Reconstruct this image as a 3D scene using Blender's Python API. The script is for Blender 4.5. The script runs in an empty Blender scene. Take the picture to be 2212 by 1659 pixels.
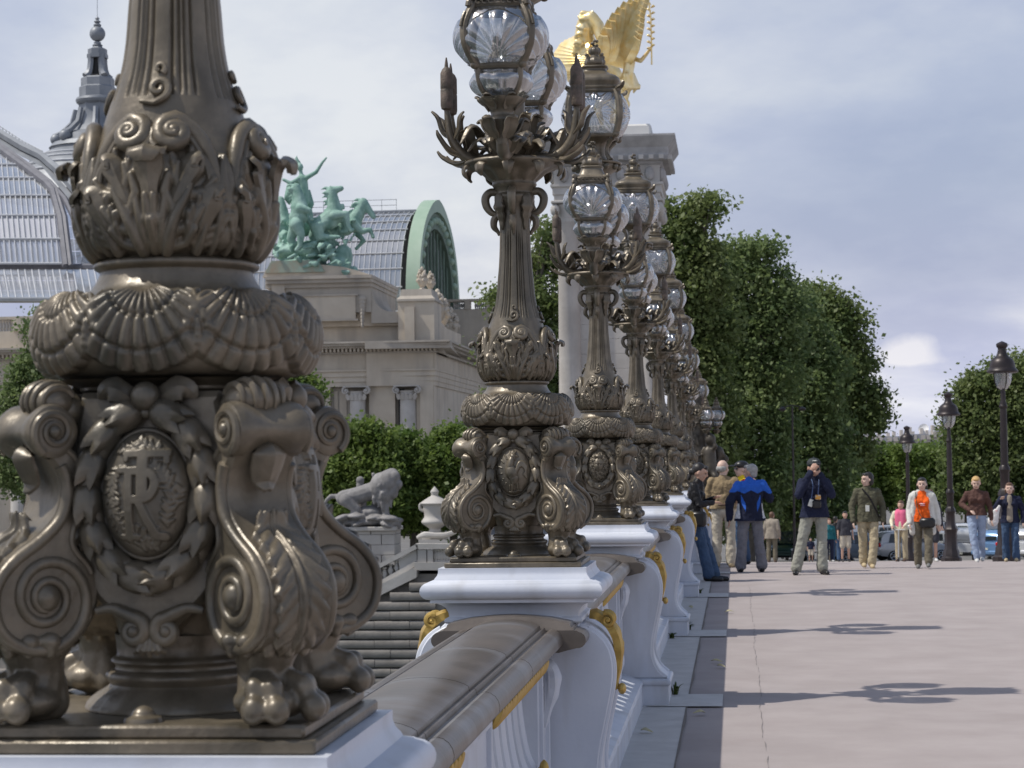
import bpy, math, random
import numpy as np
from mathutils import Vector, Matrix

SC = bpy.context.scene
COL = SC.collection
RAD = math.radians
rnd = random.Random(7)

# ------------------------------------------------------------------ camera
FPX = 4600.0                      # focal length in pixels of a 2212 px wide picture
CW, CH = 2212.0, 1659.0
EYE = Vector((0.0, 0.0, 1.62))
PITCH, YAW, ROLL = RAD(2.053), RAD(5.98), RAD(-0.75)
cam_data = bpy.data.cameras.new('camera')
cam = bpy.data.objects.new('camera', cam_data)
COL.objects.link(cam)
CAMR = Matrix.Rotation(YAW, 3, 'Z') @ Matrix.Rotation(math.pi / 2 + PITCH, 3, 'X') @ Matrix.Rotation(ROLL, 3, 'Z')
cam.matrix_world = Matrix.Translation(EYE) @ CAMR.to_4x4()
cam_data.sensor_width = 36.0
cam_data.lens = 36.0 * FPX / CW
cam_data.clip_start = 0.05
cam_data.clip_end = 5000.0
cam_data.dof.use_dof = True
cam_data.dof.focus_distance = 9.0
cam_data.dof.aperture_fstop = 14.0
SC.camera = cam

# ------------------------------------------------------------------ sun and sky
SUN_EL, SUN_AZ = RAD(57.0), RAD(14.0)      # the light travels towards +X and a little towards +Y
sun_dir = Vector((math.cos(SUN_EL) * math.cos(SUN_AZ), math.cos(SUN_EL) * math.sin(SUN_AZ), -math.sin(SUN_EL)))
sun_data = bpy.data.lights.new('sun', 'SUN')
sun_data.energy = 3.3
sun_data.angle = RAD(0.6)
sun_data.color = (1.0, 0.955, 0.88)
sun = bpy.data.objects.new('sun', sun_data)
sun.rotation_euler = sun_dir.to_track_quat('-Z', 'Y').to_euler()
sun.location = (-20, -5, 40)
COL.objects.link(sun)

world = bpy.data.worlds.new('World')
SC.world = world
world.use_nodes = True
wt = world.node_tree
wt.nodes.clear()
def wn(t, **kw):
    n = wt.nodes.new(t)
    for k, v in kw.items():
        setattr(n, k, v)
    return n
w_out = wn('ShaderNodeOutputWorld')
w_bg = wn('ShaderNodeBackground')
w_bg.inputs['Strength'].default_value = 0.108
w_sky = wn('ShaderNodeTexSky', sky_type='NISHITA')
w_sky.sun_disc = False
w_sky.sun_elevation = SUN_EL
w_sky.sun_rotation = math.atan2(-sun_dir.x, -sun_dir.y)
w_sky.altitude = 50
w_sky.air_density = 1.3
w_sky.dust_density = 1.5
w_tc = wn('ShaderNodeTexCoord')
w_sep = wn('ShaderNodeSeparateXYZ')
wt.links.new(w_tc.outputs['Generated'], w_sep.inputs[0])
def wmath(op, a, b=None, clamp=False):
    n = wn('ShaderNodeMath', operation=op)
    n.use_clamp = clamp
    for i, s in enumerate((a, b)):
        if s is None:
            continue
        if isinstance(s, (int, float)):
            n.inputs[i].default_value = s
        else:
            wt.links.new(s, n.inputs[i])
    return n.outputs[0]
wz = wmath('ADD', wmath('MAXIMUM', w_sep.outputs['Z'], 0.0), 0.26)
wcx = wmath('DIVIDE', w_sep.outputs['X'], wz)
wcy = wmath('DIVIDE', w_sep.outputs['Y'], wz)
w_cmb = wn('ShaderNodeCombineXYZ')
wt.links.new(wcx, w_cmb.inputs[0]); wt.links.new(wcy, w_cmb.inputs[1])
def wnoise(scale, detail, rough, off, sx=1.0, sy=1.0):
    m = wn('ShaderNodeMapping')
    m.inputs['Location'].default_value = off
    m.inputs['Scale'].default_value = (sx, sy, 1)
    wt.links.new(w_cmb.outputs[0], m.inputs['Vector'])
    n = wn('ShaderNodeTexNoise')
    n.inputs['Scale'].default_value = scale
    n.inputs['Detail'].default_value = detail
    n.inputs['Roughness'].default_value = rough
    n.inputs['Distortion'].default_value = 0.25
    wt.links.new(m.outputs[0], n.inputs['Vector'])
    return n.outputs[0]
def wramp(fac, stops):
    r = wn('ShaderNodeValToRGB')
    e = r.color_ramp.elements
    while len(e) < len(stops):
        e.new(0.5)
    for el, (p, c) in zip(e, stops):
        el.position = p
        el.color = (c[0], c[1], c[2], 1)
    wt.links.new(fac, r.inputs[0])
    return r.outputs[0]
n_big = wnoise(0.75, 7, 0.55, (5.2, 2.1, 0))
n_sml = wnoise(2.2, 7, 0.6, (7.7, 0.3, 0), 1.0, 0.9)
cl_fac = wmath('ADD', wmath('MULTIPLY', n_big, 0.80), wmath('MULTIPLY', n_sml, 0.20))
# underside grey-violet of the cloud sheet to its sunlit white
cl_col = wramp(cl_fac, [(0.40, (3.9, 4.25, 6.2)), (0.47, (5.0, 5.3, 7.0)), (0.53, (6.7, 6.85, 7.9)), (0.60, (8.8, 8.75, 9.0))])
# a broken cloud sheet: seen edge-on it closes towards the horizon, overhead the blue shows between
cover_n = wmath('MULTIPLY_ADD', wnoise(0.55, 4, 0.5, (1.3, 4.4, 0)), 0.9)
cover_n.node.inputs[2].default_value = -0.05
gap = wmath('MULTIPLY', wmath('MAXIMUM', w_sep.outputs['Z'], 0.0), 1.25)
cover = wmath('SUBTRACT', wmath('ADD', cover_n, 0.55), gap, True)
w_mix = wn('ShaderNodeMixRGB')
wt.links.new(cover, w_mix.inputs['Fac'])
wt.links.new(w_sky.outputs[0], w_mix.inputs['Color1'])
wt.links.new(cl_col, w_mix.inputs['Color2'])
# one small heap cloud low above the far trees
_yy = wmath('MAXIMUM', w_sep.outputs['Y'], 0.05)
_u = wmath('DIVIDE', w_sep.outputs['X'], _yy)
_v = wmath('DIVIDE', w_sep.outputs['Z'], _yy)
_c = (CAMR @ Vector(((1968 - CW / 2) / FPX, -(778 - CH / 2) / FPX, -1.0)))
_du = wmath('DIVIDE', wmath('SUBTRACT', _u, _c.x / _c.y), 0.0175)
_dv = wmath('DIVIDE', wmath('SUBTRACT', _v, _c.z / _c.y), 0.0125)
_dn = wmath('MULTIPLY', wmath('MINIMUM', _dv, 0.0), 3.5)
_rr = wmath('SQRT', wmath('ADD', wmath('MULTIPLY', _du, _du), wmath('ADD', wmath('MULTIPLY', _dv, _dv), wmath('MULTIPLY', _dn, _dn))))
_cn = wn('ShaderNodeTexNoise')
_cn.inputs['Scale'].default_value = 70
_cn.inputs['Detail'].default_value = 5
wt.links.new(w_tc.outputs['Generated'], _cn.inputs['Vector'])
_hm = wmath('SUBTRACT', wmath('ADD', 0.55, wmath('MULTIPLY', _cn.outputs[0], 0.9)), _rr)
_hm = wmath('MULTIPLY', _hm, 2.0, True)
_hm = wmath('MULTIPLY', _hm, 0.75)
w_heap = wn('ShaderNodeMixRGB')
w_heap.inputs['Color2'].default_value = (8.6, 8.4, 8.6, 1)
wt.links.new(_hm, w_heap.inputs['Fac'])
wt.links.new(w_mix.outputs[0], w_heap.inputs['Color1'])
wt.links.new(w_heap.outputs[0], w_bg.inputs['Color'])
wt.links.new(w_bg.outputs[0], w_out.inputs['Surface'])

SC.view_settings.view_transform = 'Standard'
SC.view_settings.look = 'None'
SC.view_settings.gamma = 1.0
SC.view_settings.exposure = 0.0
SC.view_settings.use_curve_mapping = False
SC.render.engine = 'CYCLES'
SC.cycles.max_bounces = 7
SC.cycles.diffuse_bounces = 3
SC.cycles.glossy_bounces = 3
SC.cycles.transmission_bounces = 4
SC.cycles.transparent_max_bounces = 14
SC.cycles.caustics_reflective = False
SC.cycles.caustics_refractive = False

def ray(px, py):
    """World direction of a pixel of the 2212 px wide view."""
    return CAMR @ Vector(((px - CW / 2) / FPX, -(py - CH / 2) / FPX, -1.0))
def at(px, py, Y):
    """Where the sight line of a pixel meets the plane at the distance Y along the bridge."""
    d = ray(px, py)
    return EYE + d * ((Y - EYE.y) / d.y)
def deck(Y):
    """Height of the bridge deck: level, then over the crest and down to the square."""
    c, y0, y1, s_end = 0.0022, 27.0, 38.0, 122.0
    if Y <= y0:
        return 0.0
    if Y <= y1:
        return -c * (Y - y0) ** 2
    h1, sl = -c * (y1 - y0) ** 2, -2 * c * (y1 - y0)
    if Y <= s_end:
        return h1 + sl * (Y - y1)
    h2 = h1 + sl * (s_end - y1)
    t = min((Y - s_end) / 30.0, 1.0)
    return h2 + sl * 30 * (t - t * t / 2)

# ------------------------------------------------------------------ mesh helpers: a geo is (verts Nx3, faces)
def geo(V, F):
    return (np.asarray(V, dtype=float).reshape(-1, 3), list(F))
def join(*gs):
    if len(gs) == 1 and isinstance(gs[0], list):
        gs = gs[0]
    V, F, o = [], [], 0
    for v, f in gs:
        V.append(v)
        F += [tuple(i + o for i in q) for q in f]
        o += len(v)
    return (np.concatenate(V) if V else np.zeros((0, 3)), F)
def tr(g, M):
    M = np.array(M.to_4x4() if isinstance(M, Matrix) else M)
    return (g[0] @ M[:3, :3].T + M[:3, 3], g[1])
def mv(g, x=0, y=0, z=0):
    return (g[0] + np.array((x, y, z)), g[1])
def sc(g, sx, sy=None, sz=None):
    sy = sx if sy is None else sy
    sz = sx if sz is None else sz
    f = g[1]
    if sx * sy * sz < 0:
        f = [q[::-1] for q in f]
    return (g[0] * np.array((sx, sy, sz)), f)
def rz(g, a):
    return tr(g, Matrix.Rotation(a, 4, 'Z'))
def rx(g, a):
    return tr(g, Matrix.Rotation(a, 4, 'X'))
def ry(g, a):
    return tr(g, Matrix.Rotation(a, 4, 'Y'))
def aim(g, loc, d, roll=0.0):
    """Turns the geo's +Z to the direction d and moves it to loc."""
    q = Vector(d).to_track_quat('Z', 'Y').to_matrix().to_4x4()
    return tr(g, Matrix.Translation(Vector(loc)) @ q @ Matrix.Rotation(roll, 4, 'Z'))

def box(x0, x1, y0, y1, z0, z1, b=0.0):
    if b <= 0:
        V = [(x, y, z) for z in (z0, z1) for y in (y0, y1) for x in (x0, x1)]
        return geo(V, [(0, 2, 3, 1), (4, 5, 7, 6), (0, 1, 5, 4), (2, 6, 7, 3), (0, 4, 6, 2), (1, 3, 7, 5)])
    b = min(b, (x1 - x0) * .45, (y1 - y0) * .45, (z1 - z0) * .45)
    V, F = [], []
    def add(p):
        V.append(p)
        return len(V) - 1
    I = {}
    X, Y, Z = (x0, x1), (y0, y1), (z0, z1)
    for i in (0, 1):
        for j in (0, 1):
            for k in (0, 1):
                sx, sy, sz = (1 - 2 * i) * b, (1 - 2 * j) * b, (1 - 2 * k) * b
                I[i, j, k, 0] = add((X[i], Y[j] + sy, Z[k] + sz))
                I[i, j, k, 1] = add((X[i] + sx, Y[j], Z[k] + sz))
                I[i, j, k, 2] = add((X[i] + sx, Y[j] + sy, Z[k]))
    def face(f, outward):
        a, bb, c = (np.array(V[f[0]]), np.array(V[f[1]]), np.array(V[f[2]]))
        n = np.cross(bb - a, c - bb)
        F.append(tuple(f) if np.dot(n, outward) > 0 else tuple(f[::-1]))
    for s in (0, 1):
        o = -1 if s == 0 else 1
        face([I[s, 0, 0, 0], I[s, 1, 0, 0], I[s, 1, 1, 0], I[s, 0, 1, 0]], (o, 0, 0))
        face([I[0, s, 0, 1], I[1, s, 0, 1], I[1, s, 1, 1], I[0, s, 1, 1]], (0, o, 0))
        face([I[0, 0, s, 2], I[1, 0, s, 2], I[1, 1, s, 2], I[0, 1, s, 2]], (0, 0, o))
    for i in (0, 1):
        for j in (0, 1):
            o = np.array((2 * i - 1, 2 * j - 1, 0))
            face([I[i, j, 0, 0], I[i, j, 0, 1], I[i, j, 1, 1], I[i, j, 1, 0]], o)
            o = np.array((2 * i - 1, 0, 2 * j - 1))
            face([I[i, 0, j, 0], I[i, 0, j, 2], I[i, 1, j, 2], I[i, 1, j, 0]], o)
            o = np.array((0, 2 * i - 1, 2 * j - 1))
            face([I[0, i, j, 1], I[0, i, j, 2], I[1, i, j, 2], I[1, i, j, 1]], o)
            for k in (0, 1):
                face([I[i, j, k, 0], I[i, j, k, 1], I[i, j, k, 2]], (2 * i - 1, 2 * j - 1, 2 * k - 1))
    return geo(V, F)

def spline(P, n, closed=False):
    """Catmull-Rom through P, about n points per span."""
    P = np.asarray(P, dtype=float)
    out, m = [], len(P)
    spans = m if closed else m - 1
    for i in range(spans):
        if closed:
            a, b, c, d = P[(i - 1) % m], P[i], P[(i + 1) % m], P[(i + 2) % m]
        else:
            a, b, c, d = P[max(i - 1, 0)], P[i], P[i + 1], P[min(i + 2, m - 1)]
        for k in range(n):
            t = k / n
            out.append(0.5 * ((2 * b) + (c - a) * t + (2 * a - 5 * b + 4 * c - d) * t * t + (3 * b - a - 3 * c + d) * t ** 3))
    if not closed:
        out.append(P[-1])
    return np.array(out)

def grid(P, cu=False, cv=False):
    """P: (nu, nv, 3) points."""
    nu, nv = P.shape[:2]
    F = []
    for i in range(nu if cu else nu - 1):
        a, b = i * nv, ((i + 1) % nu) * nv
        for j in range(nv if cv else nv - 1):
            k = (j + 1) % nv
            F.append((a + j, b + j, b + k, a + k))
    return (P.reshape(-1, 3), F)

def lathe(prof, n=32, sm=0, disp=None, a0=0.0, cap=True):
    """prof: (r, z) from the bottom up."""
    prof = np.asarray(prof, dtype=float)
    if sm:
        prof = spline(prof, sm)
    th = a0 + np.arange(n) * 2 * math.pi / n
    R, Z = prof[:, 0], prof[:, 1]
    RR = np.repeat(R[None, :], n, 0)
    if disp is not None:
        RR = RR + disp(th[:, None], Z[None, :])
    P = np.stack([RR * np.cos(th)[:, None], RR * np.sin(th)[:, None], np.repeat(Z[None, :], n, 0)], -1)
    V, F = grid(P, cu=True)
    m = len(R)
    if cap:
        if R[0] > 1e-5:
            F.append(tuple(i * m for i in range(n))[::-1])
        if R[-1] > 1e-5:
            F.append(tuple(i * m + m - 1 for i in range(n)))
    return (V, F)

def frames(P, up=None):
    P = np.asarray(P, dtype=float)
    T = np.gradient(P, axis=0)
    T /= np.maximum(np.linalg.norm(T, axis=1, keepdims=True), 1e-9)
    N = np.zeros_like(P)
    u = np.array(up if up is not None else ((0, 0, 1) if abs(T[0][2]) < 0.9 else (1, 0, 0)), dtype=float)
    for i in range(len(P)):
        if i and up is None:
            u = N[i - 1]
        v = u - T[i] * np.dot(u, T[i])
        l = np.linalg.norm(v)
        N[i] = v / l if l > 1e-6 else (N[i - 1] if i else np.array((1.0, 0, 0)))
    return T, N, np.cross(T, N)

def tube(P, r, n=8, up=None, flat=1.0, caps=True):
    """Round (or flattened: second radius = r*flat along the binormal) tube along P; r a number or one per point."""
    P = np.asarray(P, dtype=float)
    r = np.full(len(P), r) if np.isscalar(r) else np.interp(np.linspace(0, 1, len(P)), np.linspace(0, 1, len(r)), r)
    T, N, B = frames(P, up)
    a = np.arange(n) * 2 * math.pi / n
    ring = (np.cos(a)[None, :, None] * N[:, None, :] + flat * np.sin(a)[None, :, None] * B[:, None, :]) * r[:, None, None] + P[:, None, :]
    V, F = grid(ring, cv=True)
    F = [q[::-1] for q in F]
    m = len(P)
    if caps:
        F.append(tuple(range(n))[::-1])
        F.append(tuple((m - 1) * n + i for i in range(n)))
    return (V, F)

def section_sweep(P, poly, up=(0, 0, 1), caps=True):
    """Sweeps a closed 2D outline (along binormal, normal) along P."""
    T, N, B = frames(P, up)
    poly = np.asarray(poly, dtype=float)
    ring = np.asarray(P)[:, None, :] + poly[None, :, 0, None] * B[:, None, :] + poly[None, :, 1, None] * N[:, None, :]
    V, F = grid(ring, cv=True)
    k, m = len(poly), len(P)
    if caps:
        F.append(tuple(range(k)))
        F.append(tuple((m - 1) * k + i for i in range(k))[::-1])
    return (V, F)

def ball(c, r, nu=12, nv=8):
    r = (r, r, r) if np.isscalar(r) else r
    prof = [(math.sin(math.pi * i / nv), -math.cos(math.pi * i / nv)) for i in range(nv + 1)]
    g = lathe(prof, nu, cap=False)
    return mv(sc(g, *r), *c)

def prism(poly, a, b, axis='y', bev=0.0):
    """Extrudes a 2D outline. axis y: outline in (x, z); axis x: outline in (y, z); axis z: outline in (x, y)."""
    poly = np.asarray(poly, dtype=float)
    n = len(poly)
    def lift(p, t):
        o = np.zeros((n, 3))
        if axis == 'y':
            o[:, 0], o[:, 2], o[:, 1] = p[:, 0], p[:, 1], t
        elif axis == 'x':
            o[:, 1], o[:, 2], o[:, 0] = p[:, 0], p[:, 1], t
        else:
            o[:, 0], o[:, 1], o[:, 2] = p[:, 0], p[:, 1], t
        return o
    if bev:
        e = np.roll(poly, -1, 0) - np.roll(poly, 1, 0)
        nn = np.stack([e[:, 1], -e[:, 0]], 1)
        nn /= np.maximum(np.linalg.norm(nn, axis=1, keepdims=True), 1e-9)
        area = np.sum(poly[:, 0] * np.roll(poly[:, 1], -1) - np.roll(poly[:, 0], -1) * poly[:, 1])
        ins = poly - nn * bev * (1 if area > 0 else -1)
        rings = [lift(ins, a), lift(poly, a + bev), lift(poly, b - bev), lift(ins, b)]
    else:
        rings = [lift(poly, a), lift(poly, b)]
    V, F = grid(np.stack(rings), cv=True)
    F.append(tuple(range(n))[::-1])
    m = len(rings) - 1
    F.append(tuple(m * n + i for i in range(n)))
    return (V, F)

def leaf(P, W, up=(0, 0, 1), th=0.004, cup=0.35, lobes=0, depth=0.3, nu=7):
    """A leaf along P with half widths W, cupped across, lobed edges and thickness."""
    P = np.asarray(P, dtype=float)
    m = len(P)
    W = np.interp(np.linspace(0, 1, m), np.linspace(0, 1, len(W)), W)
    if lobes:
        t = np.linspace(0, 1, m)
        W = W * (1 - depth * (0.5 + 0.5 * np.cos(t * lobes * 2 * math.pi)))
    T, N, B = frames(P, up)
    s = np.linspace(-1, 1, nu)
    rib = 0.25 * np.exp(-(s / 0.18) ** 2)
    off = (cup * (1 - s ** 2) + rib * 0.4)
    top = P[:, None, :] + B[:, None, :] * (s[None, :, None] * W[:, None, None]) + N[:, None, :] * (off[None, :, None] * W[:, None, None])
    bot = top - N[:, None, :] * th
    V = np.concatenate([top.reshape(-1, 3), bot.reshape(-1, 3)])
    _, Ft = grid(top)
    o = m * nu
    F = [q[::-1] for q in Ft] + [tuple(i + o for i in q) for q in Ft]
    edge = [i * nu for i in range(m)] + [(m - 1) * nu + j for j in range(1, nu)] + [i * nu + nu - 1 for i in range(m - 2, -1, -1)] + [j for j in range(nu - 2, 0, -1)]
    for a, b in zip(edge, edge[1:] + edge[:1]):
        F.append((a, b, b + o, a + o))
    return (V, F)

def spiral(c, r0, r1, turns, a0, n=40, cw=1):
    """2D spiral from radius r0 to r1."""
    t = np.linspace(0, 1, n)
    a = a0 + cw * t * turns * 2 * math.pi
    r = r0 * (r1 / r0) ** t
    return np.stack([c[0] + r * np.cos(a), c[1] + r * np.sin(a)], 1)

# ------------------------------------------------------------------ relief fields
def seg_field(U, V, pts, w, h, flat=False):
    """Ridge along a polyline; w and h may taper from the first to the last point."""
    pts = np.asarray(pts, dtype=float)
    n = len(pts) - 1
    w = (w, w) if np.isscalar(w) else w
    h = (h, h) if np.isscalar(h) else h
    out = np.zeros_like(U)
    wm = max(w)
    for i in range(n):
        a, b = pts[i], pts[i + 1]
        lo, hi = np.minimum(a, b) - wm, np.maximum(a, b) + wm
        m = (U >= lo[0]) & (U <= hi[0]) & (V >= lo[1]) & (V <= hi[1])
        if not m.any():
            continue
        d = b - a
        L = max(np.dot(d, d), 1e-12)
        t = np.clip(((U[m] - a[0]) * d[0] + (V[m] - a[1]) * d[1]) / L, 0, 1)
        ds = np.hypot(U[m] - a[0] - t * d[0], V[m] - a[1] - t * d[1])
        s = (i + t) / n
        ww = w[0] + (w[1] - w[0]) * s
        hh = h[0] + (h[1] - h[0]) * s
        q = np.clip(1 - (ds / ww) ** 2, 0, 1)
        val = hh * (np.minimum(1, q * 3) if flat else np.sqrt(q))
        out[m] = np.maximum(out[m], val)
    return out
def dome(U, V, c, r, h, ang=0.0):
    x, y = U - c[0], V - c[1]
    ca, sa = math.cos(ang), math.sin(ang)
    q = 1 - ((x * ca + y * sa) / r[0]) ** 2 - ((-x * sa + y * ca) / r[1]) ** 2
    return h * np.sqrt(np.clip(q, 0, 1))
def acanthus(U, V, path, w, h, k=6, spread=0.9):
    """A leaf: a rib and curling side lobes."""
    path = spline(path, 6)
    out = seg_field(U, V, path, (w * 0.22, w * 0.08), (h, h * 0.7))
    n = len(path)
    for i in range(k):
        t = (i + 0.6) / (k + 0.3)
        j = min(int(t * (n - 1)), n - 2)
        p, d = path[j], path[j + 1] - path[j]
        d = d / max(np.linalg.norm(d), 1e-9)
        ll = w * (1.15 - 0.75 * abs(t - 0.35) - 0.35 * t)
        for s in (-1, 1):
            q = np.array((-d[1] * s, d[0] * s))
            e = p + (d * 0.75 + q * spread) * ll * 0.62
            e2 = p + (d * 1.25 + q * spread * 0.95) * ll * 0.78
            out = np.maximum(out, seg_field(U, V, [p, e, e2], (w * 0.17, w * 0.13), (h * 0.35, h * 0.95)))
    return out

# ------------------------------------------------------------------ objects
def link(o, parent=None):
    COL.objects.link(o)
    if parent is not None:
        o.parent = parent
    return o
def mesh(name, g, m, smooth=True, mats=None):
    V, F = g
    me = bpy.data.meshes.new(name)
    nl = np.array([len(f) for f in F], dtype=np.int32)
    loops = np.fromiter((i for f in F for i in f), dtype=np.int32, count=int(nl.sum()))
    me.vertices.add(len(V)); me.loops.add(len(loops)); me.polygons.add(len(F))
    me.vertices.foreach_set('co', np.asarray(V, dtype=np.float32).ravel())
    me.loops.foreach_set('vertex_index', loops)
    st = np.zeros(len(F), dtype=np.int32)
    st[1:] = np.cumsum(nl)[:-1]
    me.polygons.foreach_set('loop_start', st)
    me.polygons.foreach_set('use_smooth', np.full(len(F), bool(smooth)))
    me.update(calc_edges=True)
    me.validate()
    for x in (mats or [m]):
        me.materials.append(x)
    if smooth and smooth is not True:
        me.set_sharp_from_angle(angle=RAD(smooth))
    return me
def obj(name, g, m, parent=None, smooth=35, loc=None, rot=0.0):
    me = g if isinstance(g, bpy.types.Mesh) else mesh(name, g, m, smooth)
    o = bpy.data.objects.new(name, me)
    link(o, parent)
    if loc is not None:
        o.location = loc
    if rot:
        o.rotation_euler.z = rot
    return o
def thing(name, label, cat, loc=(0, 0, 0), rot=0.0, group=None):
    o = bpy.data.objects.new(name, None)
    link(o)
    o.empty_display_size = 0.2
    o.location = loc
    o.rotation_euler.z = rot
    return tag(o, label, cat, group)
def tag(o, label, cat, group=None):
    o['label'] = label
    o['category'] = cat
    if group:
        o['group'] = group
    return o
def struct(o, label=None):
    o['kind'] = 'structure'
    if label:
        o['label'] = label
    return o
def stuff(o, label=None, cat=None):
    o['kind'] = 'stuff'
    if label:
        o['label'] = label
    if cat:
        o['category'] = cat
    return o
def copy_tree(o, parent=None):
    c = o.copy()
    link(c, parent)
    if parent is not None:
        c.matrix_parent_inverse = o.matrix_parent_inverse.copy()
    for ch in list(o.children):
        copy_tree(ch, c)
    return c

# ------------------------------------------------------------------ organic bodies: primitives fused into one skin
def cap(p0, p1, r0, r1, sq=None, n=12):
    """Tapered capsule; sq=(axis vector, factor) flattens it along an axis."""
    p0, p1 = np.array(p0, float), np.array(p1, float)
    L = np.linalg.norm(p1 - p0)
    prof = []
    for i in range(5):
        a = -math.pi / 2 + math.pi / 2 * i / 4
        prof.append((r0 * math.cos(a), r0 * math.sin(a)))
    for i in range(5):
        a = math.pi / 2 * i / 4
        prof.append((r1 * math.cos(a), L + r1 * math.sin(a)))
    g = aim(lathe(prof, n, cap=False), p0, (p1 - p0) if L > 1e-6 else (0, 0, 1))
    if sq:
        ax = np.array(sq[0], float); ax /= np.linalg.norm(ax)
        c = (p0 + p1) / 2
        d = (g[0] - c) @ ax
        g = (g[0] + np.outer(d * (sq[1] - 1), ax), g[1])
    return g
def chain(pts, rads, sq=None, n=12):
    return [cap(pts[i], pts[i + 1], rads[i], rads[i + 1], sq, n) for i in range(len(pts) - 1)]
def ell(c, r, rot=None, n=14):
    g = ball((0, 0, 0), r, n, 10)
    if rot:
        g = tr(g, Matrix.Rotation(rot[2], 4, 'Z') @ Matrix.Rotation(rot[1], 4, 'Y') @ Matrix.Rotation(rot[0], 4, 'X'))
    return mv(g, *c)
_tmp = [0]
_workshop = bpy.data.scenes.new('workshop')
def fuse(prims, voxel, m, name='body', smooth_it=4, noise=0.0, nscale=0.1, adapt=0.0):
    """Voxel-remeshes overlapping closed primitives into one continuous mesh."""
    _tmp[0] += 1
    me = mesh('tmp%d' % _tmp[0], join(prims), m, True)
    o = bpy.data.objects.new('tmp%d' % _tmp[0], me)
    _workshop.collection.objects.link(o)
    r = o.modifiers.new('r', 'REMESH'); r.mode = 'VOXEL'; r.voxel_size = voxel; r.adaptivity = adapt; r.use_smooth_shade = True
    if smooth_it:
        s = o.modifiers.new('s', 'SMOOTH'); s.iterations = smooth_it; s.factor = 0.5
    if noise:
        tx = bpy.data.textures.new('t%d' % _tmp[0], 'CLOUDS'); tx.noise_scale = nscale
        d = o.modifiers.new('d', 'DISPLACE'); d.texture = tx; d.strength = noise; d.mid_level = 0.5; d.texture_coords = 'LOCAL'
    with bpy.context.temp_override(scene=_workshop, view_layer=_workshop.view_layers[0]):
        dg = bpy.context.evaluated_depsgraph_get()
        out = bpy.data.meshes.new_from_object(o.evaluated_get(dg))
    out.name = name
    out.materials.clear(); out.materials.append(m)
    bpy.data.objects.remove(o)
    bpy.data.meshes.remove(me)
    out.polygons.foreach_set('use_smooth', np.full(len(out.polygons), True))
    return out

# ------------------------------------------------------------------ materials
MATS = {}
def mat(name, c1, c2=None, rough=0.6, metal=0.0, scale=6.0, detail=5.0, rvar=0.0, bump=0.0, bscale=40.0, lo=0.35, hi=0.65,
        stretch=(1, 1, 1), spec=0.5, coat=0.0, streak=None):
    """Principled material; its own colour wanders between c1 and c2 by noise on world position; fine relief by bump."""
    if name in MATS:
        return MATS[name]
    m = bpy.data.materials.new(name)
    m.use_nodes = True
    nt = m.node_tree
    b = nt.nodes['Principled BSDF']
    b.inputs['Base Color'].default_value = (*c1, 1)
    b.inputs['Roughness'].default_value = rough
    b.inputs['Metallic'].default_value = metal
    b.inputs['Specular IOR Level'].default_value = spec
    b.inputs['Coat Weight'].default_value = coat
    L = nt.links.new
    gm = nt.nodes.new('ShaderNodeNewGeometry')
    mp = nt.nodes.new('ShaderNodeMapping')
    mp.inputs['Scale'].default_value = stretch
    L(gm.outputs['Position'], mp.inputs['Vector'])
    if c2 is not None:
        n = nt.nodes.new('ShaderNodeTexNoise')
        n.inputs['Scale'].default_value = scale
        n.inputs['Detail'].default_value = detail
        n.inputs['Roughness'].default_value = 0.6
        L(mp.outputs[0], n.inputs['Vector'])
        r = nt.nodes.new('ShaderNodeValToRGB')
        r.color_ramp.elements[0].position = lo
        r.color_ramp.elements[1].position = hi
        r.color_ramp.elements[0].color = (*c1, 1)
        r.color_ramp.elements[1].color = (*c2, 1)
        L(n.outputs[0], r.inputs[0])
        col = r.outputs[0]
        if streak:
            n2 = nt.nodes.new('ShaderNodeTexNoise')
            n2.inputs['Scale'].default_value = streak[1]
            n2.inputs['Detail'].default_value = 4
            mp2 = nt.nodes.new('ShaderNodeMapping')
            mp2.inputs['Scale'].default_value = streak[2]
            L(gm.outputs['Position'], mp2.inputs['Vector'])
            L(mp2.outputs[0], n2.inputs['Vector'])
            r2 = nt.nodes.new('ShaderNodeValToRGB')
            r2.color_ramp.elements[0].position = 0.5
            r2.color_ramp.elements[1].position = 0.72
            r2.color_ramp.elements[0].color = (0, 0, 0, 1)
            r2.color_ramp.elements[1].color = (streak[3],) * 3 + (1,)
            L(n2.outputs[0], r2.inputs[0])
            mx = nt.nodes.new('ShaderNodeMixRGB')
            mx.inputs['Color2'].default_value = (*streak[0], 1)
            L(r2.outputs[0], mx.inputs['Fac'])
            L(col, mx.inputs['Color1'])
            col = mx.outputs[0]
        L(col, b.inputs['Base Color'])
        if rvar:
            mr = nt.nodes.new('ShaderNodeMapRange')
            mr.inputs['To Min'].default_value = rough - rvar
            mr.inputs['To Max'].default_value = rough + rvar
            L(n.outputs[0], mr.inputs['Value'])
            L(mr.outputs[0], b.inputs['Roughness'])
    if bump:
        n3 = nt.nodes.new('ShaderNodeTexNoise')
        n3.inputs['Scale'].default_value = bscale
        n3.inputs['Detail'].default_value = 4
        L(mp.outputs[0], n3.inputs['Vector'])
        bp = nt.nodes.new('ShaderNodeBump')
        bp.inputs['Strength'].default_value = bump
        bp.inputs['Distance'].default_value = 0.4 / bscale
        L(n3.outputs[0], bp.inputs['Height'])
        L(bp.outputs[0], b.inputs['Normal'])
    MATS[name] = m
    return m
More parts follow.
